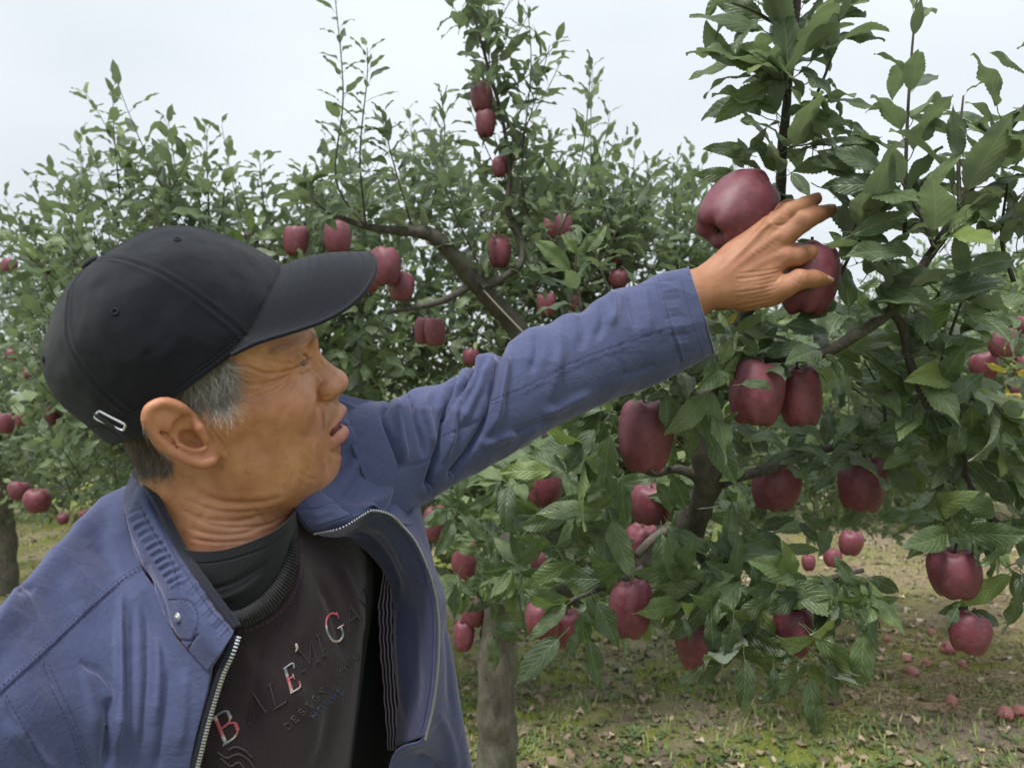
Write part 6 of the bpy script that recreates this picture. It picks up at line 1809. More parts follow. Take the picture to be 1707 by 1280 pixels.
for k in range(46):      # smaller leaf clusters filling the inside of the near crown
    x_, y_ = rng.uniform(1180, 1720), rng.uniform(500, 900)
    T1.rosette(W(x_, y_, rng.uniform(1.15, 1.45)), 8, .075, .50, (rng.uniform(-.4, .4), -rng.uniform(.2, .8), rng.uniform(.1, 1)), 1.1, .35)
for k in range(34):
    x_, y_ = rng.uniform(740, 1150), rng.uniform(760, 1010)
    T1.rosette(W(x_, y_, rng.uniform(1.35, 1.8)), 8, .070, .44, (rng.uniform(-.4, .4), -rng.uniform(.2, .8), rng.uniform(-.2, .8)), 1.1, .4)
for (x_, y_) in ((800, 990), (840, 1000), (870, 960), (830, 950), (780, 940), (885, 1000), (815, 1040)):
    T1.rosette(W(x_, y_, 1.85), 9, .09, .34, (0, -.8, .3), 1.2, .4)
# upright leafy shoots: rows of px,py,d from foot to tip, leaves, leaf cm
SH = [
 ([(1508, 400, .97), (1511, 246, .98), (1517, 129, .99), (1526, 20, 1.0), (1530, -10, 1.0)], 19, 8.2), ([(1560, 420, .93), (1530, 350, .92), (1500, 300, .92)], 7, 9), ([(1600, 350, .92), (1598, 250, .93), (1606, 160, .94)], 9, 8.5), ([(1640, 280, .91), (1700, 230, .91), (1760, 190, .91)], 9, 9),
 ([(1330, -40, 1.0), (1290, -80, 1.0), (1240, -110, 1.0)], 8, 9), ([(1305, 250, 1.02), (1350, 180, .99), (1385, 100, .98), (1400, 30, .98)], 10, 9.5), ([(1312, 160, 1.0), (1262, 120, 1.0), (1215, 100, 1.0)], 6, 9), ([(1320, 60, 1.0), (1260, 20, .99), (1220, 5, .98)], 6, 9),
 ([(1690, 470, .95), (1670, 400, .95), (1680, 300, .94)], 9, 9), ([(970, 520, 1.25), (960, 455, 1.25), (962, 405, 1.25)], 7, 6.5), ([(700, 600, 1.7), (690, 560, 1.7)], 0, 8), ([(1060, 560, 1.3), (1010, 470, 1.3), (985, 400, 1.3)], 7, 7),
 ([(1395, 470, 1.0), (1420, 420, 1.0), (1450, 380, 1.0)], 6, 9.5), ([(1640, 760, 1.0), (1690, 720, .98), (1730, 680, .97)], 7, 9.5), ([(1560, 640, 1.0), (1580, 570, .99), (1610, 480, .98)], 9, 9),
 ([(1480, 740, 1.15), (1470, 660, 1.15), (1440, 600, 1.15)], 8, 8), ([(1100, 600, 1.2), (1120, 540, 1.2)], 0, 8),
]
for pts, n_, L_ in SH:
    if n_: T1.shoot(WW(curve_even(np.array(pts, float), 16)), n_, L_ / 100, .003, .0012, .44, ang=.8)
# back part of the near tree: leader and its shoots against the sky
for k in range(30):
    t = k / 29; y_ = 470 - 500 * t; x_ = np.interp(y_, [-60, 20, 110, 200, 290, 350, 400, 440], [780, 790, 812, 838, 850, 846, 868, 866])
    p0 = W(x_, y_, 2.0); an = rng.uniform(0, 6.28); ln = rng.uniform(.10, .30) * (1 - .55 * t)
    d0 = np.array([math.cos(an), math.sin(an), rng.uniform(.3, 1.3)]); d0 /= np.linalg.norm(d0)
    C_ = np.array([p0 + d0 * ln * s + np.array([0, 0, .5 * ln * s * s]) for s in np.linspace(0, 1, 8)])
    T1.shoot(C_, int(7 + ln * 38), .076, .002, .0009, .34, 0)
for pts in ([(705, 400, 1.9), (740, 250, 1.95), (735, 150, 1.95)], [(900, 420, 2.0), (870, 300, 2.0), (885, 120, 2.0), (880, 10, 2.0)], [(690, 390, 1.9), (650, 250, 1.9), (640, 190, 1.9)], [(610, 380, 1.9), (560, 300, 1.9), (572, 160, 1.9), (560, 10, 1.9), (555, -20, 1.9)], [(610, 380, 1.9), (600, 260, 1.85), (612, 130, 1.85), (612, 80, 1.85)],
            [(870, 520, 2.0), (930, 400, 2.0), (970, 260, 2.0), (985, 120, 2.0)], [(560, 365, 1.95), (520, 330, 1.95), (505, 285, 1.95)], [(830, 510, 2.0), (760, 360, 1.9), (720, 250, 1.9)], [(900, 560, 2.1), (960, 500, 2.1), (1030, 380, 2.1), (1040, 300, 2.1)], [(905, 620, 2.1), (1000, 560, 2.1), (1100, 420, 2.1), (1125, 270, 2.1)]):
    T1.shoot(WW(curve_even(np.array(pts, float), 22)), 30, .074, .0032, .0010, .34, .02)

T1.keep = None
def hero(bx, by, tx, ty, d0, d1, wid=1.0, face=(0, -1, .5), tone=.36, var=None):
    """one leaf from its foot to its tip"""
    if by < 560: face = (face[0], -1.0, face[2] * .35)
    a, b = W(bx, by, d0), W(tx, ty, d1); y = b - a; L = np.linalg.norm(y)
    T1.leaf(a, y, np.array(face, float), L / 1.2, tone, var, wid)
for h_ in (
 (1352, 305, 1468, 352, .93, .97, 1.0, (.0, -.6, .9), .2), (1312, 282, 1352, 322, .93, .91, 1.5, (.3, .9, .3), .4), (1262, 262, 1184, 232, .99, .97, 1.0, (0, -.5, .9), .35), (1290, 540, 1398, 552, 1.0, .97, 1.1, (0, -.5, .9), .25),
 (1205, 375, 1150, 352, 1.02, 1.05, 1.1, (0, -.6, .7), .55), (1105, 640, 1120, 715, .96, .93, 1.2, (.2, -1, .3), .3), (1120, 650, 1080, 660, .96, .94, 1.1, (0, -.6, .8), .3), (1020, 705, 1002, 818, .96, .95, .95, (-.3, -1, .1), .35),
 (1222, 642, 1298, 632, .92, .91, 1.0, (0, -.8, .7), .36), (1195, 618, 1228, 556, .94, .92, 1.2, (-.2, -1, .2), .55), (1440, 1030, 1437, 1165, .97, .95, 1.05, (-.25, -1, .1), .3), (1345, 1100, 1366, 1243, .97, .95, .75, (-.3, -1, .1), .25),
 (1375, 1085, 1400, 1165, .98, .97, .9, (.2, -1, .1), .25), (1240, 1075, 1245, 1192, .98, .97, .9, (.2, -1, 0), .2), (1205, 1080, 1168, 1150, .99, .98, 1.0, (.1, -1, .1), .2), (1290, 1095, 1290, 1175, .98, .97, .9, (.1, -1, .1), .2), (1180, 1100, 1128, 1152, 1.0, .98, .8, (.3, -1, .1), .25),
 (1185, 1010, 1190, 1110, .99, .98, 1.0, (-.2, -1, .1), .2), (1225, 1010, 1215, 1105, .98, .97, 1.1, (.1, -1, .1), .2), (950, 1045, 855, 1140, 1.0, .97, 1.05, (-.3, -1, .4), .32), (975, 1045, 1005, 1155, 1.0, .98, .95, (.2, -1, .1), .32), (965, 1040, 945, 1100, 1.0, .99, .9, (.1, -1, .1), .3),
 (985, 985, 1035, 1080, .98, .96, 1.15, (.1, -1, .3), .36), (960, 995, 880, 1060, 1.02, .99, .9, (-.2, -.8, .7), .5), (975, 985, 1000, 1045, .99, .98, 1.1, (0, -1, .2), .36), (1135, 1020, 1158, 1070, .99, .97, .8, (.3, -1, .1), .22), (1410, 985, 1520, 1035, .97, .95, .75, (0, -.6, .8), .32),
 (1430, 990, 1400, 930, .97, .96, 1.0, (0, -1, .3), .3), (1400, 1000, 1375, 960, .97, .96, 1.1, (0, -1, .3), .3), (1415, 1010, 1455, 1060, .97, .95, .9, (.1, -1, .3), .3), (1600, 1005, 1580, 1045, .94, .93, 1.3, (-.2, -1, .3), .2),
 (1600, 690, 1600, 765, .94, .92, 1.5, (.1, -1, .3), .45), (1560, 690, 1640, 620, .94, .93, 1.1, (0, -.9, .6), .4), (1505, 860, 1560, 815, .98, .96, .9, (-.2, -1, .5), .2), (1560, 880, 1515, 930, .97, .96, 1.1, (-.2, -1, .2), .3), (1620, 890, 1640, 940, .95, .93, 1.0, (.2, -1, .3), .25),
 (1395, 440, 1330, 395, .99, 1.02, .9, (0, -.7, .7), .3), (1330, 270, 1440, 262, .95, .92, 1.1, (0, -1, .6), .4), (1340, 240, 1450, 300, .95, .93, 1.1, (0, -1, .6), .3), (1390, 330, 1510, 300, .94, .92, 1.1, (0, -1, .6), .34), (1300, 200, 1262, 150, .98, .96, 1.1, (0, -1, .3), .36), (1320, 190, 1420, 200, .98, .95, 1.1, (0, -1, .4), .5), (1300, 300, 1262, 230, 1.0, .98, 1.0, (0, -1, .3), .4), (1245, 300, 1168, 282, 1.03, 1.0, 1.0, (0, -1, .3), .36),
 (1420, 300, 1560, 345, .93, .91, 1.0, (0, -1, .6), .36), (1400, 385, 1500, 400, .94, .92, 1.1, (0, -1, .6), .46), (1410, 500, 1330, 530, 1.0, .99, 1.1, (0, -1, .6), .4), (1440, 470, 1540, 520, .96, .94, 1.1, (0, -1, .6), .45), (1400, 400, 1520, 350, .93, .90, 1.0, (0, -.7, .8), .5), (1430, 440, 1395, 380, .95, .94, 1.0, (.1, -.9, .5), .55), (1500, 320, 1380, 290, .92, .92, 1.15, (0, -.7, .9), .3), (1490, 300, 1390, 235, .93, .92, 1.0, (0, -.6, .9), .35),
 (1590, 470, 1490, 455, .92, .93, 1.1, (0, -.7, .8), .4), (1590, 460, 1707, 420, .92, .91, 1.1, (0, -.6, .9), .4), (1380, 60, 1475, 60, .99, .96, 1.1, (0, -.7, .9), .34), (1330, 20, 1400, 80, .97, .95, 1.0, (.1, -.9, .4), .34), (1300, 60, 1160, 15, .98, .96, .9, (0, -.7, .8), .33), (1300, 135, 1200, 180, .98, .95, .9, (0, -.8, .8), .33),
 (1290, 130, 1195, 70, .98, .96, .9, (0, .7, -.5), .4), (1160, 700, 1148, 770, .98, .98, 1.2, (0, -1, .2), .35), (940, 420, 900, 400, 1.24, 1.22, 1.0, (0, -.8, .6), .95), (965, 430, 940, 390, 1.24, 1.22, 1.0, (0, -.9, .4), .9), (970, 430, 1010, 375, 1.24, 1.22, 1.1, (0, -.9, .4), .65), (960, 460, 900, 400, 1.24, 1.2, 1.0, (0, -.8, .6), .6)):
    hero(*h_)

for (x_, y_, w_, h_, d_, lab, lean) in AP: apple(x_, y_, w_, h_, d_, lab, 'apples on the near tree', lean)
for k in range(16):
    T1.leaf(W(rng.uniform(1660, 1707), rng.uniform(590, 690), rng.uniform(1.9, 2.1)), rng.normal(0, 1, 3) + [0, 0, -.4], rng.normal(0, 1, 3), .06, 1.1)
T1.leaf(W(1210, 548, .97), np.array([.3, -.4, .6]), np.array([0, -1, .4]), .022, 1.1); T1.leaf(W(1553, 492, 1.5), np.array([.5, -.3, .2]), np.array([0, -1, .8]), .03, 1.1)
T1.finish()
print('near tree', len(T1.leaves), round(time.time() - t_, 1))

# ------------------------------------------------------------------ trees behind
def crown_tree(name, label, x, d, poly, n_sh, leafL, d_spread, trunk=True, tw=.05, kind='mid', tone=.34, shoots=(), nleaf=14, n_obj=300, up=.9, ln=(.16, .38)):
    """trunk at photo column x and distance d; crown shoots rooted inside poly (px)"""
    base = np.array([(x - CX) / FPX * d, d, 0.0])
    T = Tree(name, label, base, 'apple trees of the orchard', kind)
    poly = np.array(poly, float); lo, hi = poly.min(0), poly.max(0)
    cx0, cy0 = poly.mean(0)
    if trunk:
        top = PX(base + [0, 0, 1.0])[1]
        gy = PX(base + [0, 0, .0])[1]
        T.limb([(x, gy + 10, d), (x + 4, gy - 40, d), (x - 3, top, d)], [tw * 1.25, tw, tw * .8], 'trunk', M_trunk, 12)
        nb = 9
        for i in range(nb):
            an = i * 2.4 + x; rx = (hi[0] - lo[0]) * .42 * math.cos(an); ry = rng.uniform(.25, .95)
            ex, ey, ed = x + rx, top - (top - lo[1]) * ry * .85, d + d_spread * .8 * math.sin(an)
            T.limb([(x, top + rng.uniform(0, 60), d), (x + rx * .4, top - (top - ey) * .35, d + (ed - d) * .5), (x + rx * .8, top - (top - ey) * .75, ed), (ex, ey, ed)], [tw * .55, tw * .38, tw * .22, tw * .1], 'branch', M_bark, 7, .08, 18)
    k = 0
    while k < n_sh:
        px_, py_ = rng.uniform(lo, hi)
        ins = False; j = len(poly) - 1
        for i in range(len(poly)):
            if (poly[i, 1] > py_) != (poly[j, 1] > py_) and px_ < (poly[j, 0] - poly[i, 0]) * (py_ - poly[i, 1]) / (poly[j, 1] - poly[i, 1]) + poly[i, 0]: ins = not ins
            j = i
        if not ins: continue
        k += 1
        dd = d + d_spread * (rng.beta(1.1, 1.1) * 2 - 1)
        p0 = W(px_, py_, dd); L_ = rng.uniform(*ln)
        dr = np.array([(px_ - x) / max(60, (hi[0] - lo[0]) / 2) * .7 + rng.normal(0, .35), rng.normal(0, .5), up * rng.uniform(.3, 1.3)]); dr /= np.linalg.norm(dr)
        C_ = np.array([p0 + dr * L_ * s + np.array([0, 0, .3 * L_ * s * s - .10 * L_ * (1 - up)]) for s in np.linspace(0, 1, 6)])
        T.shoot(C_, nleaf, leafL, .0028, .001, tone + rng.normal(0, .06), -.1, droop=.3, tw=(kind != 'far'), ang=.85)
    for pts, n_ in shoots:
        T.shoot(WW(curve_even(np.array(pts, float), 16)), n_, leafL, .004, .001, tone + .04, .02)
    T.finish(n_obj)
    print(name, len(T.leaves), round(time.time() - t_, 1))
    return T
crown_tree('apple_tree', 'broad apple tree directly behind the cap, its shoots rising into the sky at the left', 330, 3.3,
  [(120, 400), (150, 300), (190, 285), (240, 340), (330, 330), (400, 370), (470, 360), (560, 400), (620, 440), (620, 660), (560, 700), (330, 800), (220, 880), (90, 850), (60, 420)], 260, .108, .55, True, .05, 'mid', .33,
  [([(230, 380, 3.3), (200, 260, 3.3), (150, 165, 3.3), (140, 155, 3.3)], 22), ([(200, 330, 3.3), (190, 220, 3.2), (188, 150, 3.2)], 18), ([(120, 330, 3.3), (90, 290, 3.3), (80, 282, 3.3)], 12), ([(350, 370, 3.3), (345, 280, 3.3), (345, 215, 3.3)], 20), ([(440, 350, 3.2), (432, 260, 3.2)], 14), ([(280, 340, 3.4), (270, 260, 3.4)], 12), ([(500, 370, 3.2), (505, 300, 3.2)], 12)])
crown_tree('apple_tree', 'apple tree at the far left edge with a bare grey trunk over green grass', 6, 5.6,
  [(-160, 500), (-60, 470), (0, 460), (60, 480), (110, 500), (170, 560), (200, 700), (240, 860), (130, 890), (70, 850), (0, 870), (-160, 880)], 260, .105, .8, True, .075, 'mid', .32,
  [([(20, 430, 5.6), (12, 340, 5.6)], 12), ([(100, 470, 5.0), (130, 400, 5.0), (150, 300, 5.0)], 16), ([(60, 450, 5.4), (100, 400, 5.4), (140, 385, 5.4)], 12)], up=.6)
crown_tree('apple_tree', 'apple tree in the second row seen between the cap peak and the raised arm', 640, 3.9,
  [(520, 400), (600, 330), (700, 300), (800, 320), (900, 330), (960, 380), (1000, 460), (980, 640), (900, 700), (560, 700), (480, 640)], 270, .110, .7, False, .05, 'mid', .32, nleaf=14)
crown_tree('apple_tree', 'apple tree in the second row rising behind the forearm and cuff', 1040, 3.6,
  [(900, 380), (960, 300), (1040, 330), (1100, 340), (1160, 360), (1200, 430), (1240, 600), (1200, 700), (1100, 800), (950, 800), (900, 700)], 240, .108, .6, False, .05, 'mid', .42,
  [([(1130, 460, 3.2), (1125, 340, 3.2), (1130, 262, 3.2)], 18), ([(1080, 420, 3.4), (1075, 330, 3.4)], 12), ([(985, 360, 3.4), (985, 200, 3.4), (988, 112, 3.4)], 20), ([(1040, 400, 3.4), (1045, 330, 3.4)], 10)])
crown_tree('apple_tree', 'paler apple tree in the second row behind the low right branches', 1420, 3.4,
  [(1200, 560), (1300, 520), (1400, 540), (1500, 500), (1620, 520), (1700, 600), (1700, 800), (1560, 850), (1480, 860), (1300, 880), (1180, 890), (1180, 700)], 210, .098, .7, False, .05, 'mid', .60)
crown_tree('apple_tree', 'apple tree with some yellow leaves at the right edge in the second row', 1835, 3.2,
  [(1580, 520), (1650, 470), (1720, 460), (1850, 500), (1850, 800), (1740, 850), (1640, 800), (1580, 700)], 80, .095, .5, True, .045, 'mid', .58)
crown_tree('apple_tree', 'drooping apple tree in the second row low behind the jacket hem and trunk', 800, 3.6,
  [(660, 780), (760, 720), (900, 700), (1050, 720), (1120, 800), (1100, 920), (1000, 960), (860, 985), (740, 980), (680, 900)], 200, .105, .6, False, .05, 'mid', .42, up=.4)
crown_tree('apple_tree', 'low apple tree behind the lone squarish apple, over the straw-strewn ground', 1340, 4.6,
  [(1170, 740), (1260, 700), (1400, 690), (1560, 700), (1640, 800), (1600, 880), (1480, 900), (1300, 890), (1180, 900)], 150, .10, .5, False, .05, 'mid', .52, up=.5)
crown_tree('apple_tree', 'low apple tree at the far left over the green grass, behind the two dim apples', 150, 4.7,
  [(20, 760), (120, 700), (260, 700), (300, 860), (200, 890), (90, 880)], 70, .095, .4, False, .05, 'mid', .42, up=.4)
# third and fourth rows: each a tree, more and more alike
far = [(-40, 8.2, .8), (260, 8.6, 1.0), (470, 8.0, .9), (700, 8.8, 1.0), (930, 8.3, .9), (1170, 8.6, 1.0), (1390, 8.1, .9), (1620, 8.7, 1.0), (1830, 8.2, .9)]
labs = ['third-row apple tree beyond the left edge trunk', 'third-row apple tree hidden mostly by the cap and shoulder', 'third-row apple tree behind the face', 'third-row apple tree in the gap under the cap peak', 'third-row apple tree behind the elbow of the raised arm', 'third-row apple tree behind the cuff', 'third-row apple tree seen under the lone squarish apple', 'third-row apple tree seen above the stacked pair of apples', 'third-row apple tree at the right border']
for i, (x_, d_, s_) in enumerate(far):
    hw = 1284 * 1.15 / d_; top = 640 - 1284 * .62 / d_
    crown_tree('apple_tree', labs[i], x_, d_, [(x_ - hw, 650), (x_ - hw * .6, top + 25), (x_, top - 15), (x_ + hw * .6, top + 20), (x_ + hw, 650), (x_ + hw * .9, 830), (x_ + hw * .3, 862), (x_ - hw * .4, 862), (x_ - hw * .9, 830)], 190, .10, .9, True, .07, 'far', .33, n_obj=60 if i not in (1, 2) else 0, nleaf=15, ln=(.2, .45))
# ------------------------------------------------------------------ distant apples
BA = [
 (563, 397, 48, 56, 2.6, 'bright red apple above the cap peak in the sunlit leaves'), (493, 402, 44, 50, 2.7, 'dark red apple left of the bright one above the cap peak'),
 (910, 508, 32, 38, 3.0, 'dark round apple just above the middle of the raised sleeve'), (957, 506, 22, 30, 3.2, 'dark apple peeping out right of the round one above the sleeve'), (784, 596, 28, 28, 3.0, 'apple peeping over the wrinkled part of the raised sleeve'),
 (1031, 430, 22, 26, 3.2, 'upper pinkish apple left of the cuff'), (1032, 465, 34, 30, 3.1, 'lower red apple left of the cuff'),
 (940, 377, 30, 38, 2.9, 'right one of two shaded apples among branches above the sleeve'), (918, 380, 26, 34, 3.0, 'left one of two shaded apples among branches above the sleeve'),
 (268, 352, 28, 36, 3.2, 'apple over the back of the cap crown under the pale sky'), (420, 400, 26, 26, 3.3, 'dull apple just above the front of the cap crown'),
 (132, 407, 24, 26, 3.3, 'small red apple on a thin twig above the cap button'), (75, 447, 26, 26, 3.6, 'apple left of the cap at the height of its button'), (16, 444, 26, 26, 4.4, 'small apple at the left border high up'),
 (10, 706, 28, 38, 4.0, 'apple cut by the left border level with the ear'), (36, 697, 22, 28, 4.2, 'dim apple right of the one cut by the left border'), (88, 692, 32, 36, 3.6, 'red apple behind the back of the cap, near the buckle'), (108, 681, 22, 22, 3.9, 'dim apple touching the one near the buckle'),
 (47, 624, 24, 24, 4.3, 'small red apple left of the cap, above the pair near the border'), (64, 835, 44, 38, 3.4, 'large dim apple above the near shoulder'), (32, 818, 34, 30, 3.6, 'dim apple left of the large one above the near shoulder'),
 (20, 592, 20, 22, 4.8, 'faint apple at the left border in the middle height'), (105, 865, 20, 18, 4.2, 'small apple right over the jacket shoulder'), (140, 862, 20, 22, 4.3, 'small apple touching the shoulder outline of the jacket'),
 (630, 642, 20, 20, 4.0, 'small apple in the gap right of the nose'), (1672, 572, 46, 50, 2.2, 'upper red apple of the bunch at the right border'), (1641, 610, 46, 44, 2.3, 'dark apple of the bunch left of the upper one at the right border'),
 (1706, 612, 30, 44, 2.2, 'apple of the bunch cut by the right border'), (1702, 652, 30, 26, 2.3, 'lowest red apple of the bunch at the right border'), (1706, 542, 22, 34, 2.3, 'highest apple of the bunch, cut by the right border'),
 (1487, 640, 34, 28, 2.8, 'dark apple deep in the leaves right of the paired apples'), (1418, 906, 40, 40, 2.2, 'red apple under the lone squarish one in deep shade'), (1348, 938, 24, 26, 2.4, 'small red apple over the bare straw ground'), (1388, 930, 30, 30, 2.4, 'dark apple between the two small red ones over straw ground'),
 (1672, 760, 20, 22, 2.8, 'small shaded apple at the right below the bunch'), (1240, 745, 22, 20, 2.8, 'small pink apple peeping between leaves right of the limb'),
 (985, 690, 22, 20, 2.8, 'small apple close under the middle of the raised sleeve'), (600, 610, 18, 18, 4.4, 'tiny apple in the leaves between nose and sleeve'),
]
for (x_, y_, w_, h_, d_, lab) in BA: apple(x_, y_, w_, h_, d_, lab, 'apples on the trees behind', (rng.uniform(-.15, .15), 0))

# ------------------------------------------------------------------ ground
def ground_h(x, y):
    P = np.stack([np.asarray(x, float), np.asarray(y, float), np.zeros_like(np.asarray(x, float))], -1)
    h = .035 * vnoise(P * .9, 101) + .022 * vnoise(P * 2.7, 102) + .010 * vnoise(P * 8, 103)
    return h
def ground_mat():
    m = NT('orchard ground'); P = m.n('NewGeometry').outputs['Position']
    n1 = m.noise(P, 1.1, 5, .6, .5); n2 = m.noise(P, 9, 5, .65); n3 = m.noise(P, 70, 4, .7); n4 = m.noise(P, 3.2, 4, .6)
    dirt = m.ramp(n3, [(.3, (.17, .135, .10)), (.55, (.34, .28, .21)), (.75, (.52, .45, .34))])
    moss = m.ramp(n3, [(.3, (.13, .155, .035)), (.55, (.27, .31, .06)), (.75, (.42, .44, .12))])
    straw = m.ramp(n3, [(.3, (.24, .19, .11)), (.7, (.55, .46, .31))])
    k = m.ramp(m.math('ADD', m.math('MULTIPLY', n1, .65), m.math('MULTIPLY', n2, .35)), [(.42, (0, 0, 0)), (.53, (1, 1, 1))])
    c = m.mix(k, dirt, moss)
    c = m.mix(m.math('MULTIPLY', m.ramp(n4, [(.52, (0, 0, 0)), (.64, (1, 1, 1))]), .6), c, straw)
    sp = m.n('SeparateXYZ'); m.lk(P, sp.inputs[0])
    far_ = m.math('MULTIPLY', m.math('SUBTRACT', sp.outputs[1], 4.0), .55, True); rt_ = m.math('MULTIPLY', m.math('SUBTRACT', sp.outputs[0], .6), .9, True)
    dry = m.math('MULTIPLY', m.math('MULTIPLY', far_, rt_), m.ramp(n2, [(.3, (.35, .35, .35)), (.6, (1, 1, 1))]))
    c = m.mix(m.math('MULTIPLY', dry, .6), c, m.mix(n3, (.20, .145, .085), (.50, .41, .28)))
    wet = m.ramp(m.noise(P, .9, 3, .5), [(.50, (0, 0, 0)), (.60, (1, 1, 1))])
    c = m.mix(m.math('MULTIPLY', wet, .35), c, (.15, .115, .085))
    m.set(m.b, Base_Color=c, Roughness=.95, Normal=m.bump(m.math('ADD', n3, n2), 1.0, .03))
    m.b.inputs['Specular IOR Level'].default_value = .15
    return m.m
gx = np.concatenate([-np.geomspace(400, 8, 24), np.linspace(-7.8, 7.8, 157), np.geomspace(8, 400, 24)])
gy = np.concatenate([[-60, -20, -6, -2], np.linspace(-.5, 14, 150), np.geomspace(14.5, 900, 36)])
X_, Y_ = np.meshgrid(gx, gy)
Zg = ground_h(X_, Y_) + np.clip(Y_ - 12, 0, 1e9) * -.015
mk('ground', np.stack([X_, Y_, Zg], -1).reshape(-1, 3), grid_quads(len(gy), len(gx)), None, ground_mat())['kind'] = 'structure'

# terraced green hill at the right
hx, hy = np.meshgrid(np.linspace(-60, 140, 170), np.linspace(34, 160, 90))
tt__ = (hx - 10) / 40.0
hh = 11.5 / (1 + np.exp(-(hx - 24) / 4.5)) * np.clip((hy - 34) / 18, 0, 1) + np.clip(hy - 60, 0, 100) * .05 - 1.2
stp = 1.6; fr = hh / stp - np.floor(hh / stp); hh = (np.floor(hh / stp) + np.clip((fr - .55) / .45, 0, 1) ** 1.5) * stp
hh += .35 * vnoise(np.stack([hx * .3, hy * .3, hx * 0], -1), 5) - .3
hm = NT('terraced hillside'); Ph = hm.n('NewGeometry').outputs['Position']
n_ = hm.noise(Ph, .5, 6, .7); n2_ = hm.noise(Ph, 3, 5, .7)
hm.set(hm.b, Base_Color=hm.mix(n2_, hm.ramp(n_, [(.35, (.06, .09, .03)), (.6, (.13, .18, .06))]), (.17, .20, .09)), Roughness=.95, Normal=hm.bump(n2_, 1.0, .4))
mk('hill', np.stack([hx, hy, hh], -1).reshape(-1, 3), grid_quads(90, 170), None, hm.m)['kind'] = 'structure'
# rows of bushes on the terraces: far off, one mass
hb = Bag(); v0, q0, u0 = LV['far'][0]
for k in range(5200):
    x_ = rng.uniform(14, 60); y_ = rng.uniform(36, 62)
    i_ = int(np.clip((y_ - 34) / 126 * 89, 0, 88)); j_ = int(np.clip((x_ + 60) / 200 * 169, 0, 168))
    s_ = rng.uniform(.25, .8); R3_ = rng.normal(0, 1, (3, 3)); R3_, _ = np.linalg.qr(R3_)
    hb.add((v0 * s_) @ R3_ + [x_, y_, hh[i_, j_] + rng.uniform(0, .7)], q0, None, u0, tone=rng.uniform(.2, .75))
o_ = hb.build('hillside_bushes', M_leaf); o_['kind'] = 'stuff'; o_['label'] = 'low green bushes in rows on the terraced hill at the right'; o_['category'] = 'bushes'

# fallen leaves, grass and weeds, straw
def scatter_pts(n, ylo=2.3, yhi=11):
    y = ylo * (yhi / ylo) ** rng.uniform(0, 1, n) ; x = rng.uniform(-.75, .75, n) * y
    return x, y, ground_h(x, y)
M_litter = NT('dry leaf litter')
_t2 = M_litter.attr('tone')
M_litter.set(M_litter.b, Base_Color=M_litter.ramp(_t2, [(0, (.09, .064, .044)), (.4, (.19, .14, .095)), (.75, (.33, .25, .17)), (.95, (.55, .45, .33)), (1, (.55, .42, .10))]), Roughness=.8)
lb = Bag(); x_, y_, z_ = scatter_pts(7000); _x2 = rng.uniform(.2, 6, 3500); _y2 = rng.uniform(3.8, 9, 3500); x_ = np.concatenate([x_, _x2]); y_ = np.concatenate([y_, _y2]); z_ = np.concatenate([z_, ground_h(_x2, _y2)])
lv_ = [leaf_mesh(6, 3, .5, 1.6, 1.2, 61 + i, .3, pet=.1) for i in range(4)]
for i in range(len(x_)):
    v, q, uv = lv_[i % 4]; a = rng.uniform(0, 6.28); tl = rng.normal(0, .35); s = rng.uniform(.02, .085) * (1 if i % 3 else .5)
    ca, sa = math.cos(a), math.sin(a)
    R = np.array([[ca, -sa, 0], [sa, ca, 0], [0, 0, 1]]) @ np.array([[1, 0, 0], [0, math.cos(tl), -math.sin(tl)], [0, math.sin(tl), math.cos(tl)]])
    lb.add((v * s) @ R.T + [x_[i], y_[i], z_[i] + .012], q, None, None, tone=rng.beta(1.6, 1.9))
o_ = lb.build('leaf_litter', M_litter.m); o_['kind'] = 'stuff'; o_['label'] = 'brown and tan fallen leaves strewn over the orchard floor'; o_['category'] = 'leaf litter'
M_grass = NT('grass blades')
M_grass.set(M_grass.b, Base_Color=M_grass.ramp(M_grass.attr('tone'), [(0, (.09, .13, .03)), (.5, (.19, .26, .055)), (.8, (.32, .37, .10)), (1, (.52, .44, .27))]), Roughness=.7)
gb = Bag(); cxs, cys, _ = scatter_pts(2600, 2.3, 13)
gv = []; gq2 = []; gt = []; cnt = 0
for i in range(len(cxs)):
    P0 = np.array([[cxs[i] * .9 , cys[i] * 1.1, 0]]); green = float(vnoise(P0, 201)[0])
    if green < -.15 or (cxs[i] > .9 and cys[i] > 4.6 and rng.random() < .8): continue
    nb = rng.integers(8, 26); sp = rng.uniform(.03, .12)
    bx = cxs[i] + rng.normal(0, sp, nb); by = cys[i] + rng.normal(0, sp, nb); bz = ground_h(bx, by)
    h = rng.uniform(.012, .045, nb); a = rng.uniform(0, 6.28, nb); le = rng.uniform(.2, 1.1, nb) * h; w = rng.uniform(.0012, .0035, nb)
    dx, dy = np.cos(a), np.sin(a)
    A = np.stack([bx - dy * w, by + dx * w, bz], 1); B = np.stack([bx + dy * w, by - dx * w, bz], 1)
    Cm = np.stack([bx + dx * le * .4 + dy * w * .8, by + dy * le * .4 - dx * w * .8, bz + h * .65], 1); Dm = np.stack([bx + dx * le * .4 - dy * w * .8, by + dy * le * .4 + dx * w * .8, bz + h * .65], 1)
    E_ = np.stack([bx + dx * le, by + dy * le, bz + h * .95], 1)
    V5 = np.stack([A, B, Cm, Dm, E_], 1).reshape(-1, 3); k5 = np.arange(nb)[:, None] * 5
    gb.add(V5, k5 + np.array([0, 1, 2, 3]), k5 + np.array([3, 2, 4]), None, tone=np.repeat(np.clip(rng.normal(.45, .2, nb) + (rng.random(nb) < .12) * .5, 0, 1), 5))
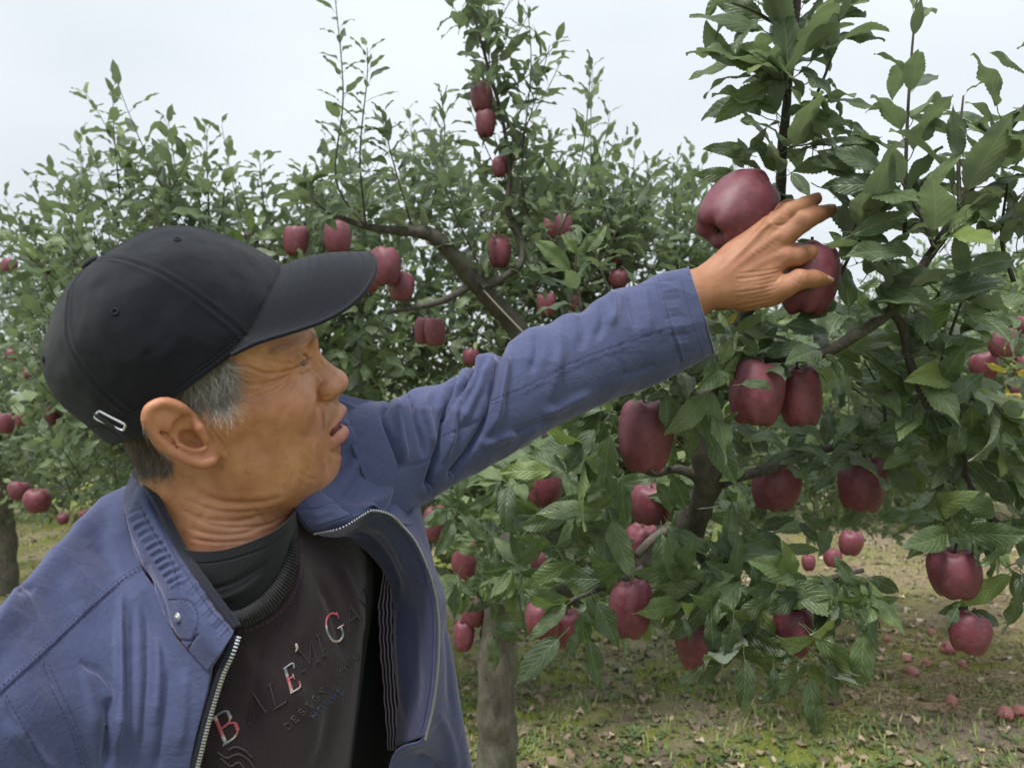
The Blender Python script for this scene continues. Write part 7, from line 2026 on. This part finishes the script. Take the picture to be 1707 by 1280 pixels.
o_ = gb.build('grass', M_grass.m); o_['kind'] = 'stuff'; o_['label'] = 'short green grass and weeds in patches between the rows'; o_['category'] = 'grass'
# dry straw stalks near the fallen apples
M_straw = simple_mat('dry straw', (.40, .29, .17), .7)
sb = Bag()
for k in range(1100):
    px_ = rng.choice([1440, 1560, 1620, 1680]) + rng.normal(0, 70); py_ = rng.uniform(930, 1200); d_ = gz(py_)
    p0 = W(px_, py_, d_); p0[2] = ground_h(p0[0], p0[1]); a = rng.uniform(0, 6.28); L = rng.uniform(.06, .30)
    dr = np.array([math.cos(a), math.sin(a), rng.uniform(.02, .55)])
    C_ = np.array([p0 + dr * L * s - np.array([0, 0, .35 * L * s * s]) + [0, 0, .01] for s in np.linspace(0, 1, 5)])
    C_[:, 2] = np.maximum(C_[:, 2], p0[2] + .004)
    v, q, t = tube(C_, .0014, 3, False); sb.add(v, q)
o_ = sb.build('straw', M_straw); o_['kind'] = 'stuff'; o_['label'] = 'dry tan straw stalks lying among the fallen apples'; o_['category'] = 'straw'
# low broad-leaved weeds
wb = Bag()
for k in range(650):
    px_ = rng.uniform(760, 1750); py_ = rng.uniform(900, 1300); d_ = gz(py_); p0 = W(px_, py_, d_); p0[2] = ground_h(p0[0], p0[1])
    for i in range(rng.integers(5, 12)):
        an = rng.uniform(0, 6.28); y = np.array([math.cos(an), math.sin(an), rng.uniform(.1, .9)]); y /= np.linalg.norm(y); n = np.array([0, 0, 1.0]) - y * y[2]; n /= np.linalg.norm(n); x = np.cross(y, n)
        v, q, uv = LV['far'][i % 3]; s = rng.uniform(.015, .045)
        wb.add(p0 + rng.normal(0, .02, 3) * [1, 1, 0] + (v[:, :1] * x + v[:, 1:2] * y + v[:, 2:3] * n) * s, q, None, uv, tone=rng.uniform(.5, .9))
o_ = wb.build('weeds', M_leaf); o_['kind'] = 'stuff'; o_['label'] = 'small broad-leaved weeds on the orchard floor'; o_['category'] = 'weeds'

# fallen apples
FA = [(1521, 1130, 20, 'fallen apple alone on the dirt, the left one of the nearer fallen ones'), (1582, 1090, 23, 'fallen apple with the brightest red side, centre of the scattered fruit'), (1545, 1108, 16, 'small fallen apple left of the brightest fallen one'), (1512, 1104, 14, 'tiny fallen apple behind the lone one on the dirt'),
      (1604, 1112, 15, 'fallen apple right below the brightest fallen one'), (1586, 1184, 20, 'muddy pale fallen apple half sunk in the straw'), (1676, 1206, 26, 'larger fallen apple near the right border, left of its twin'), (1700, 1203, 24, 'fallen apple at the right border beside its larger twin'),
      (1628, 1090, 14, 'small fallen apple farthest right behind the scattered fruit'), (1478, 1068, 13, 'small fallen apple by the dry tuft, farthest left'), (1400, 1000, 12, 'tiny fallen apple far off under the low branch'), (1553, 1060, 12, 'tiny pinkish fallen apple behind the dry tuft')]
for (x_, y_, w_, lab) in FA:
    d_ = gz(y_); o_ = apple(x_, y_, w_, w_ * .95, d_, lab, 'apples fallen on the ground', (rng.uniform(-1.3, 1.3), rng.uniform(-1.2, 1.2)), name='fallen_apple')
    me_ = o_.data.copy(); me_.materials.clear(); me_.materials.append(M_apple2); o_.data = me_
    o_.location.z = ground_h(np.array(o_.location.x), np.array(o_.location.y)) + o_.scale[0] * .75
print('ground', round(time.time() - t_, 1))

# ------------------------------------------------------------------ embroidery on the sweatshirt
SERIF = {   # stroke polylines on a 0..1 box (x, y up), thick or thin
 'B': [([(.18, 0), (.18, 1)], 1), ([(.05, 1), (.5, 1), (.72, .9), (.72, .65), (.5, .53), (.2, .53)], .55), ([(.72, .92), (.74, .64)], .9), ([(.2, .53), (.58, .52), (.82, .4), (.82, .14), (.58, 0), (.05, 0)], .55), ([(.83, .42), (.83, .12)], 1)],
 'A': [([(.5, 1), (.1, 0)], .4), ([(.5, 1), (.9, 0)], 1), ([(.27, .36), (.74, .36)], .4), ([(0, 0), (.22, 0)], .4), ([(.75, 0), (1, 0)], .4)],
 'L': [([(.25, 0), (.25, 1)], 1), ([(.1, 1), (.42, 1)], .4), ([(.1, 0), (.8, 0), (.85, .22)], .5)],
 'E': [([(.22, 0), (.22, 1)], 1), ([(.08, 1), (.78, 1), (.80, .8)], .5), ([(.22, .52), (.6, .52)], .5), ([(.6, .64), (.6, .4)], .4), ([(.08, 0), (.8, 0), (.86, .24)], .5)],
 'M': [([(.1, 0), (.16, 1)], .4), ([(.16, 1), (.5, .1)], 1), ([(.5, .1), (.84, 1)], .4), ([(.86, 1), (.9, 0)], 1), ([(0, 0), (.2, 0)], .4), ([(.78, 0), (1, 0)], .4)],
 'I': [([(.5, 0), (.5, 1)], 1), ([(.3, 1), (.7, 1)], .4), ([(.3, 0), (.7, 0)], .4)],
 'G': [([(.85, .72), (.84, .98)], .5), ([(.84, .84), (.66, .98), (.44, 1), (.22, .86), (.12, .5), (.22, .14), (.46, 0), (.68, .02), (.82, .14), (.82, .42)], .8), ([(.62, .42), (.97, .42)], .5)],
 'N': [([(.16, 0), (.16, 1)], .4), ([(.16, 1), (.82, 0)], 1), ([(.82, 0), (.82, 1)], .4), ([(.02, 0), (.3, 0)], .4), ([(.68, 1), (.97, 1)], .4)],
 'D': [([(.15, 0), (.15, 1), (.5, 1), (.82, .75), (.82, .25), (.5, 0), (.15, 0)], .6)], 'S': [([(.8, .85), (.5, 1), (.2, .85), (.25, .6), (.72, .42), (.8, .15), (.5, 0), (.18, .14)], .6)],
 'U': [([(.15, 1), (.15, .3), (.3, .03), (.65, .03), (.8, .3), (.8, 1)], .6)], 'O': [([(.5, 1), (.2, .85), (.08, .5), (.2, .15), (.5, 0), (.8, .15), (.92, .5), (.8, .85), (.5, 1)], .6)], 'H': [([(.15, 0), (.15, 1)], .6), ([(.82, 0), (.82, 1)], .6), ([(.15, .5), (.82, .5)], .6)],
}
M_emb = NT('embroidery thread')
M_emb.set(M_emb.b, Base_Color=M_emb.ramp(M_emb.attr('hue'), [(0, (.06, .08, .095)), (.30, (.15, .18, .19)), (.45, (.26, .26, .25)), (.60, (.42, .34, .33)), (.80, (.32, .085, .10)), (1, (.33, .055, .07))]), Roughness=.6)
M_dark = simple_mat('dark embroidery', (.034, .029, .033), .55); M_small = simple_mat('small dark embroidery', (.055, .047, .052), .6); M_blue = simple_mat('blue embroidery', (.055, .075, .16), .6)
def letter(ch, o, u, v, wid, mat, name='letter', parent=None, hue=None, hgt=.0007):
    """o: photo px of the foot-left corner, u: px vector of the width, v: px vector of the height"""
    o, u, v = (np.array(k, float) for k in (o, u, v)); B = Bag()
    for pl, th in SERIF[ch]:
        pl = np.array(pl, float); px_ = o + pl[:, :1] * u + pl[:, 1:2] * v
        P_, N_ = on(bvW, px_, .0002, max(8, int(np.linalg.norm(np.diff(px_, axis=0), axis=1).sum() / 1.2)))
        if len(P_) < 3: continue
        T_ = np.gradient(P_, axis=0); T_ /= np.linalg.norm(T_, axis=1)[:, None] + 1e-9; S_ = np.cross(T_, N_)
        w = wid * th * (1 + .12 * np.where(np.arange(len(P_)) % 2, 1, -1)); pr = [(-1, 0), (-.75, .8), (0, 1.15), (.75, .8), (1, 0)]
        V_ = np.stack([P_ + S_ * (a * w)[:, None] + N_ * (b * hgt) for a, b in pr], 1).reshape(-1, 3)
        hv = .5 if hue is None else np.clip(np.interp(np.repeat(PX(P_)[:, 1], 5), hue[0], hue[1]) + rng.normal(0, .05, len(V_)), 0, 1)
        B.add(V_, grid_quads(len(P_), 5), None, None, hue=hv)
    if B.v: mk_ = B.build(name, mat, parent or sweat, True); return mk_
letter('B', (370, 1243), (35, -25), (-18, -44), .0013, M_emb.m, hue=([1190, 1205, 1222, 1243], [.3, .95, .85, .1]))
letter('A', (412, 1208), (34, -24), (-8, -42), .0007, M_dark); letter('L', (452, 1184), (30, -20), (-10, -38), .0007, M_dark)
letter('E', (482, 1156), (22, -14), (-12, -40), .0012, M_emb.m, hue=([1105, 1118, 1130, 1150], [.45, .2, .9, .62]))
letter('M', (502, 1120), (30, -20), (-10, -36), .0007, M_dark); letter('I', (530, 1098), (18, -12), (-10, -34), .0007, M_dark)
letter('G', (549, 1077), (30, -18), (-14, -44), .0012, M_emb.m, hue=([1028, 1040, 1052, 1070], [.95, .8, .2, .62]))
letter('A', (578, 1052), (26, -18), (-8, -34), .0007, M_dark); letter('N', (598, 1030), (20, -18), (-8, -32), .0007, M_dark)
P_, N_ = on(bvW, [(493, 1072), (495, 1080), (492, 1086)], .0006, 8)
v_, q_, t_2 = tube(P_, np.array([.0006, .0009, .0011, .0011, .0010, .0008, .0006, .0003]), 6)
mk('letter', v_, q_, t_2, M_emb.m if hasattr(M_emb, 'm') else M_emb, sweat, True, None, dict(hue=np.full(len(v_), .55)))
def word(txt, a, b, h, wid, mat, hgt=.0004):
    a, b = np.array(a, float), np.array(b, float); n = len(txt); st_ = (b - a) / n; dr = (b - a) / np.linalg.norm(b - a); up = np.array([dr[1], -dr[0]]) * h * 1.0 
    for i, ch in enumerate(txt):
        if ch != ' ': letter(ch, a + st_ * i, st_ * .72, up + np.array([-2.0, 0]), wid, mat, hgt=hgt)
word('DESIGN UOMO', (480, 1216), (606, 1092), 9, .0005, M_small)
word('HOMME', (523, 1198), (578, 1148), 8.5, .0005, M_blue)
# lower crest of quilted dark embroidery at the hem of the frame
for pl in ([(362, 1252), (378, 1262), (396, 1256), (412, 1264), (424, 1280)], [(368, 1262), (384, 1276), (398, 1270), (410, 1284)], [(380, 1250), (392, 1244), (408, 1250), (420, 1262)]):
    P_, N_ = on(bvW, pl, .0005)
    if len(P_) > 3:
        v_, q_, t_2 = tube(P_, .0009, 5); mk('crest_thread', v_, q_, t_2, M_dark, sweat)
print('all', round(time.time() - t_, 1))
